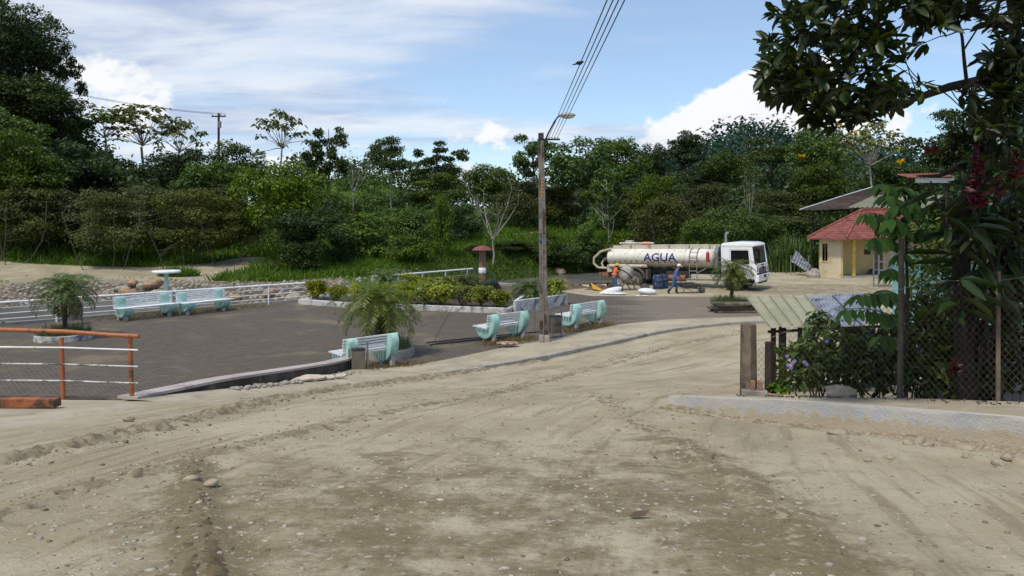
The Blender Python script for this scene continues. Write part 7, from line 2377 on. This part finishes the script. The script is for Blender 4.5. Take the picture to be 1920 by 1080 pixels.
tb_ = MB(); nodes = []
for pts, rd in limbs:
    tb_.tube(pts, rd, 8, cap=False)
    if rd[0] >= .03 or len(pts) > 4:
        for a, b in zip(pts[:-1], pts[1:]): nodes += [a * (1 - t) + b * t for t in (0, .33, .66)]
nodes = np.array(nodes[3 * 3:])
Ps, Ts, Ns, Ls = [], [], [], []
def whorl(tip, d, n_, L0):
    d = d / max(1e-6, np.linalg.norm(d))
    for q in range(n_):
        a = q * 2.4 + rg.uniform(0, .8)
        s_v = np.cross(d, [0.3, .2, 1]); s_v /= np.linalg.norm(s_v); u_v = np.cross(s_v, d)
        spread = rg.uniform(.5, 1.3)
        t = d * .75 + (s_v * math.cos(a) + u_v * math.sin(a)) * spread + np.array([0, 0, -.22])
        back = -d * rg.uniform(0, .16)
        Ps.append(tip + back); Ts.append(t); Ns.append(np.array([0, 0, 1.]) + rg.normal(size=3) * .5 - t * .2); Ls.append(L0 * rg.uniform(.65, 1.2))
for cx_, cy_, rx_, ry_, n_, D0, D1 in ((1612, 85, 185, 118, 175, 9.3, 11.4), (1490, 150, 66, 42, 46, 9.6, 10.6), (1890, 60, 62, 90, 52, 9.8, 11.2), (1875, 190, 72, 58, 44, 9.8, 11.4), (1562, 208, 56, 34, 22, 9.8, 10.6),
                                       (1700, -70, 240, 80, 120, 9.5, 11.5), (1750, 15, 75, 28, 22, 9.9, 11.0), (1885, 130, 45, 55, 28, 9.8, 11.0), (1650, 200, 40, 22, 8, 10, 10.5), (1775, 15, 40, 25, 6, 10.2, 10.7), (1840, 265, 60, 40, 14, 10.6, 11.3)):
    for k in range(n_):
        a = rg.uniform(0, 6.28); r_ = math.sqrt(rg.rand())
        px, py = cx_ + rx_ * r_ * math.cos(a), cy_ + ry_ * r_ * math.sin(a)
        if 1695 < px < 1860 and 55 < py < 175 and rg.rand() < .82: continue
        tip = W3(px, py, rg.uniform(D0, D1))
        j = np.argmin(((nodes - tip) ** 2).sum(1)); nd = nodes[j]
        mid = (nd + tip) / 2 + rg.normal(size=3) * .06
        mid[2] -= .05 * np.linalg.norm(tip - nd)
        if np.linalg.norm(tip - nd) < .95: tb_.tube([nd, nd * .55 + mid * .45 + rg.normal(size=3) * .03, mid, tip], [.011, .009, .007, .004], 4, cap=False)
        else: tb_.tube([tip - (tip - mid) * .5, tip], [.005, .003], 4, cap=False)
        d = tip - mid + np.array([rg.normal() * .1 - .08, rg.normal() * .1, .06])
        whorl(tip, d, rg.randint(7, 11), .225)
tb_.build('trunk', BARK_N, root, smooth=True)
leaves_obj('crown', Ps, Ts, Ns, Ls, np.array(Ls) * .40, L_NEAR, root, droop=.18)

# red flowering shrub with long dark leaves
root = empty('ginger_shrub', (7.1, 12.1, G(7.1, 12.1))); tag(root, 'tall dark shrub with long leaves and red flower spikes by the tree trunk', 'shrub')
o3 = np.array(root.location)
sb_ = MB(); Ps, Ts, Ns, Ls = [], [], [], []
stems_px = [(1830, 270), (1790, 300), (1900, 300), (1870, 360), (1745, 340), (1925, 240), (1860, 250), (1820, 420), (1900, 430), (1770, 430), (1860, 500), (1925, 500), (1800, 520)]
for i, (px, py) in enumerate(stems_px):
    D = rg.uniform(10.4, 11.6); tip = W3(px, py, D); base = np.array([rg.uniform(-.5, .5), rg.uniform(-.5, .3), -.1])
    mid = base * .45 + tip * .55 + np.array([0, 0, .35])
    pts = [base, (base + mid) / 2 + rg.normal(size=3) * .05, mid, tip]
    sb_.tube(pts, [.03, .026, .02, .012], 6, cap=False)
    for q in range(11):
        t = rg.uniform(.55, 1.0)
        p = mid * (1 - t) + tip * t if t < 1 else tip
        p = pts[2] * (1 - (t - .5) * 2) + pts[3] * ((t - .5) * 2)
        a = rg.uniform(0, 6.28)
        Ps.append(p); Ts.append(np.array([math.cos(a), math.sin(a) * .7, rg.uniform(-.55, .5)])); Ns.append(np.array([0, 0, 1.]) + rg.normal(size=3) * .35); Ls.append(rg.uniform(.35, .68))
sb_.build('stems', BARK_N, root, smooth=True)
leaves_obj('foliage', Ps, Ts, Ns, Ls, np.array(Ls) * .24, L_GING, root, droop=.35)
for px, py, D, hh in ((1832, 330, 10.3, .85), (1905, 310, 10.7, .4), (1868, 350, 10.6, .25), (1747, 277, 10.6, .14), (1790, 690, 11.0, .25)):
    top = W3(px, py - hh * 72, D); P_, T_, N_, L_ = [], [], [], []
    for q in range(int(150 * hh) + 10):
        z = rg.rand(); a = rg.uniform(0, 6.28); rr = .13 * (.35 + .9 * z)
        P_.append(top + np.array([rg.normal() * .015, rg.normal() * .015, -z * hh])); T_.append(np.array([math.cos(a), math.sin(a), rg.uniform(.0, .9)])); N_.append(rg.normal(size=3)); L_.append(rr * rg.uniform(.7, 1.2))
    leaves_obj('flower_spike', P_, T_, N_, L_, np.array(L_) * .42, L_RED, root, shape='rhomb')


def compound(label, base, tips, seed, LL, mat, name='sapling', wfac=.46, cat='sapling'):
    """sapling whose leaves are paired leaflets hanging from long stalks"""
    rg = np.random.RandomState(seed)
    root = empty(name, base); tag(root, label, cat)
    o3 = np.array(root.location); sb_ = MB(); Ps, Ts, Ns, Ls = [], [], [], []
    z_top = max(at(px, py, D).z for px, py, D, _ in tips) - base[2]
    trunk = [np.array([0, 0, -.1]), np.array([.03, .0, z_top * .5]), np.array([.0, .02, z_top * .98])]
    sb_.tube(trunk, [.035, .028, .012], 7, cap=False)
    for px, py, D, dr in tips:
        end = np.array(at(px, py, D)) - o3
        st = np.array([.02, .01, min(z_top * .95, max(.3, end[2] - .25))])
        c_ = (st + end) / 2 + np.array([0, 0, .16])
        pl = [(1 - t) ** 2 * st + 2 * t * (1 - t) * c_ + t * t * end for t in np.linspace(0, 1, 8)]
        sb_.tube(pl, list(np.linspace(.012, .004, 8)), 5, cap=False)
        dirv = unit((end - st)[None])[0]
        side = np.cross(dirv, [0, 0, 1]); side /= max(1e-6, np.linalg.norm(side))
        for q in range(6):
            t = .42 + .58 * q / 5; f = t * 7; j = min(6, int(f)); f -= j
            p = pl[j] * (1 - f) + pl[j + 1] * f
            for s in (-1, 1):
                Ps.append(p); Ts.append(side * s * .75 + dirv * .45 + np.array([0, 0, -dr * rg.uniform(.6, 1.2)])); Ns.append(np.array([0, 0, 1.]) + dirv * .3 + rg.normal(size=3) * .22); Ls.append(LL * rg.uniform(.75, 1.15) * (.8 + .3 * t))
        Ps.append(pl[-1]); Ts.append(dirv + np.array([0, 0, -dr])); Ns.append(np.array([0, 0, 1.])); Ls.append(LL)
    sb_.build('stem', BARK, root, smooth=True)
    leaves_obj('foliage', Ps, Ts, Ns, Ls, np.array(Ls) * wfac, mat, root, droop=.28)
    return root


compound('broad-leaved sapling with bright hanging leaflets left of the fence pole', (6.05, 12.3, G(6.05, 12.3)),
         [(1660, 365, 12.0, .9), (1690, 350, 12.2, .9), (1622, 400, 11.9, .9), (1655, 420, 12.0, 1.0), (1640, 445, 11.8, 1.0), (1690, 425, 11.8, 1.0), (1715, 400, 12, .8), (1610, 552, 11.9, .8), (1585, 580, 11.9, .9), (1650, 545, 12.0, .8), (1650, 590, 12.0, .9),
          (1665, 505, 12.1, .9), (1690, 475, 11.9, .9), (1720, 360, 12.2, .8), (1735, 430, 12.0, .9), (1680, 385, 11.7, .9), (1650, 345, 12.1, .8), (1675, 410, 11.6, 1.0), (1705, 375, 11.7, .9), (1650, 630, 12.1, .8)], 3, .25, L_COMP)


def shrub(label, blobs, n_, L0, mat, seed, base, name='garden_shrub', wf=.42, stems=8, shape='leaf'):
    rg = np.random.RandomState(seed)
    root = empty(name, base); tag(root, label, 'shrub')
    o3 = np.array(root.location)
    cl = []
    for px, py, D, rpx, rpy in blobs:
        c_ = np.array(at(px, py, D)) - o3
        cl.append((*c_, rpx * D / F, rpx * D / F * .8, rpy * D / F))
    P, T, N = clump_leaves(rg, cl, n_, .35, .9, .7)
    L = L0 * rg.uniform(.6, 1.25, n_)
    leaves_obj('foliage', P, T, N, L, L * wf, mat, root, shape=shape)
    sb_ = MB()
    for k in range(min(len(cl), stems)):
        c_ = np.array(cl[k][:3]); sb_.tube([np.array([rg.normal() * .08, rg.normal() * .08, -.15]), c_ * [.4, .4, .45] + rg.normal(size=3) * .04, c_], [.016, .012, .005], 5, cap=False)
        for q in range(3): sb_.tube([c_ * .8, c_ + rg.normal(size=3) * cl[k][3] * .7], [.006, .003], 4, cap=False)
    sb_.build('stems', BARK, root)
    return root


b_ = at(1545, 735, 13.0)
fs_root = shrub('leafy shrub with purple flowers behind the fence corner', [(1545, 625, 13.2, 34, 30), (1520, 660, 13.1, 36, 30), (1580, 660, 13.1, 38, 34), (1550, 690, 13.0, 50, 34), (1505, 700, 12.9, 38, 26), (1600, 700, 12.9, 44, 34), (1532, 600, 13.3, 18, 18), (1490, 665, 13.0, 22, 20), (1620, 660, 13.1, 34, 30)], 1500, .17, L_SHRUB, 4, (b_.x, b_.y + .3, G(b_.x, b_.y + .3)), 'flowering_shrub', .36)
P_, T_, N_, L_ = [], [], [], []
for px, py in ((1486, 682), (1490, 677), (1508, 679), (1478, 685), (1476, 668), (1550, 640), (1483, 690), (1512, 683)):
    p = np.array(at(px, py, 12.55)) - np.array(fs_root.location)
    for q in range(9):
        a = q * .7; P_.append(p); T_.append(np.array([math.cos(a), rg.uniform(-.6, .2), math.sin(a)])); N_.append(np.array([0, -1., .3])); L_.append(.034)
leaves_obj('flowers', P_, T_, N_, L_, np.array(L_) * .9, L_PURP, fs_root, shape='rhomb')
b_ = at(1462, 735, 13.1)
shrub('climbing vine on the second timber post', [(1456, 660, 13.0, 12, 22), (1462, 695, 13.0, 14, 22), (1468, 725, 12.9, 24, 12)], 130, .12, L_COMP, 5, (b_.x, b_.y, G(b_.x, b_.y)), 'vine', .6)
for i, (x0, blobs, n_, L0, mat, lab) in enumerate((
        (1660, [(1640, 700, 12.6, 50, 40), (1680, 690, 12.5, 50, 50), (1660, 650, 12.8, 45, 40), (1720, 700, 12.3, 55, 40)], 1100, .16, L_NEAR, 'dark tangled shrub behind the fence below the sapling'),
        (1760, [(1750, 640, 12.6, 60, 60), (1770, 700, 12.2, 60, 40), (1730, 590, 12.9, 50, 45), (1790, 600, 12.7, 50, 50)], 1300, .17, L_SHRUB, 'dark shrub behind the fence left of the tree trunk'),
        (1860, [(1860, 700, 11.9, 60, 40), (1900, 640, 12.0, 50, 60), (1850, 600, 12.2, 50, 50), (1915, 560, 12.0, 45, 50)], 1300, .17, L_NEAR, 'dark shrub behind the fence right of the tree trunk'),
        (1745, [(1745, 520, 13.5, 50, 50), (1775, 470, 13.6, 45, 45), (1730, 450, 13.8, 40, 40), (1770, 560, 13.2, 40, 30)], 900, .14, L_SHRUB, 'mid green shrub between the fence pole and the tree trunk'),
        (1890, [(1890, 440, 12.0, 50, 50), (1920, 380, 12.0, 40, 60), (1900, 510, 12.2, 50, 40)], 800, .2, L_NEAR, 'dark leafy shrub at the right frame edge'))):
    b_ = at(x0, 735, 12.4)
    shrub(lab, blobs, n_, L0, mat, 50 + i, (b_.x, b_.y + .3, G(b_.x, b_.y + .3)))
# yellow dying leaves on the umbrella tree behind the house
ut = [o for o in bpy.data.objects if o.get('label', '').startswith('umbrella tree with yellow')][0]
iv = np.array((Matrix.LocRotScale(ut.location, ut.rotation_euler, ut.scale)).inverted())
P_, T_, N_, L_ = [], [], [], []
for px, py in ((1600, 247), (1504, 293), (1688, 302), (1574, 232)):
    p = np.append(np.array(at(px, py, 64.5)), 1); p = (iv @ p)[:3]
    for q in range(9):
        a = q * .7; P_.append(p); T_.append(np.array([math.cos(a), math.sin(a), rg.uniform(-.4, .4)])); N_.append(rg.normal(size=3)); L_.append(.42)
leaves_obj('yellow_leaves', P_, T_, N_, L_, np.array(L_) * .5, L_YEL, ut)
# bark of fallen debris on the right pavement
pts = along([(3.6, 12.9), (5.3, 11.3), (6.7, 9.9), (8.5, 8)], 160, .22, np.random.RandomState(2)); 
pts[:, 2] = [float(zr(p[1])) + walk_h(p[0], p[1]) + .008 for p in pts]
rq = np.random.RandomState(5)
blades('leaf_litter', pts, rq.uniform(.03, .09, len(pts)), rq.uniform(.015, .03, len(pts)), surf('litter_brown', (.09, .065, .045), .9, .3, 20), 'bits of dry leaf litter strewn on the right pavement', 'litter', rq, 2.5)
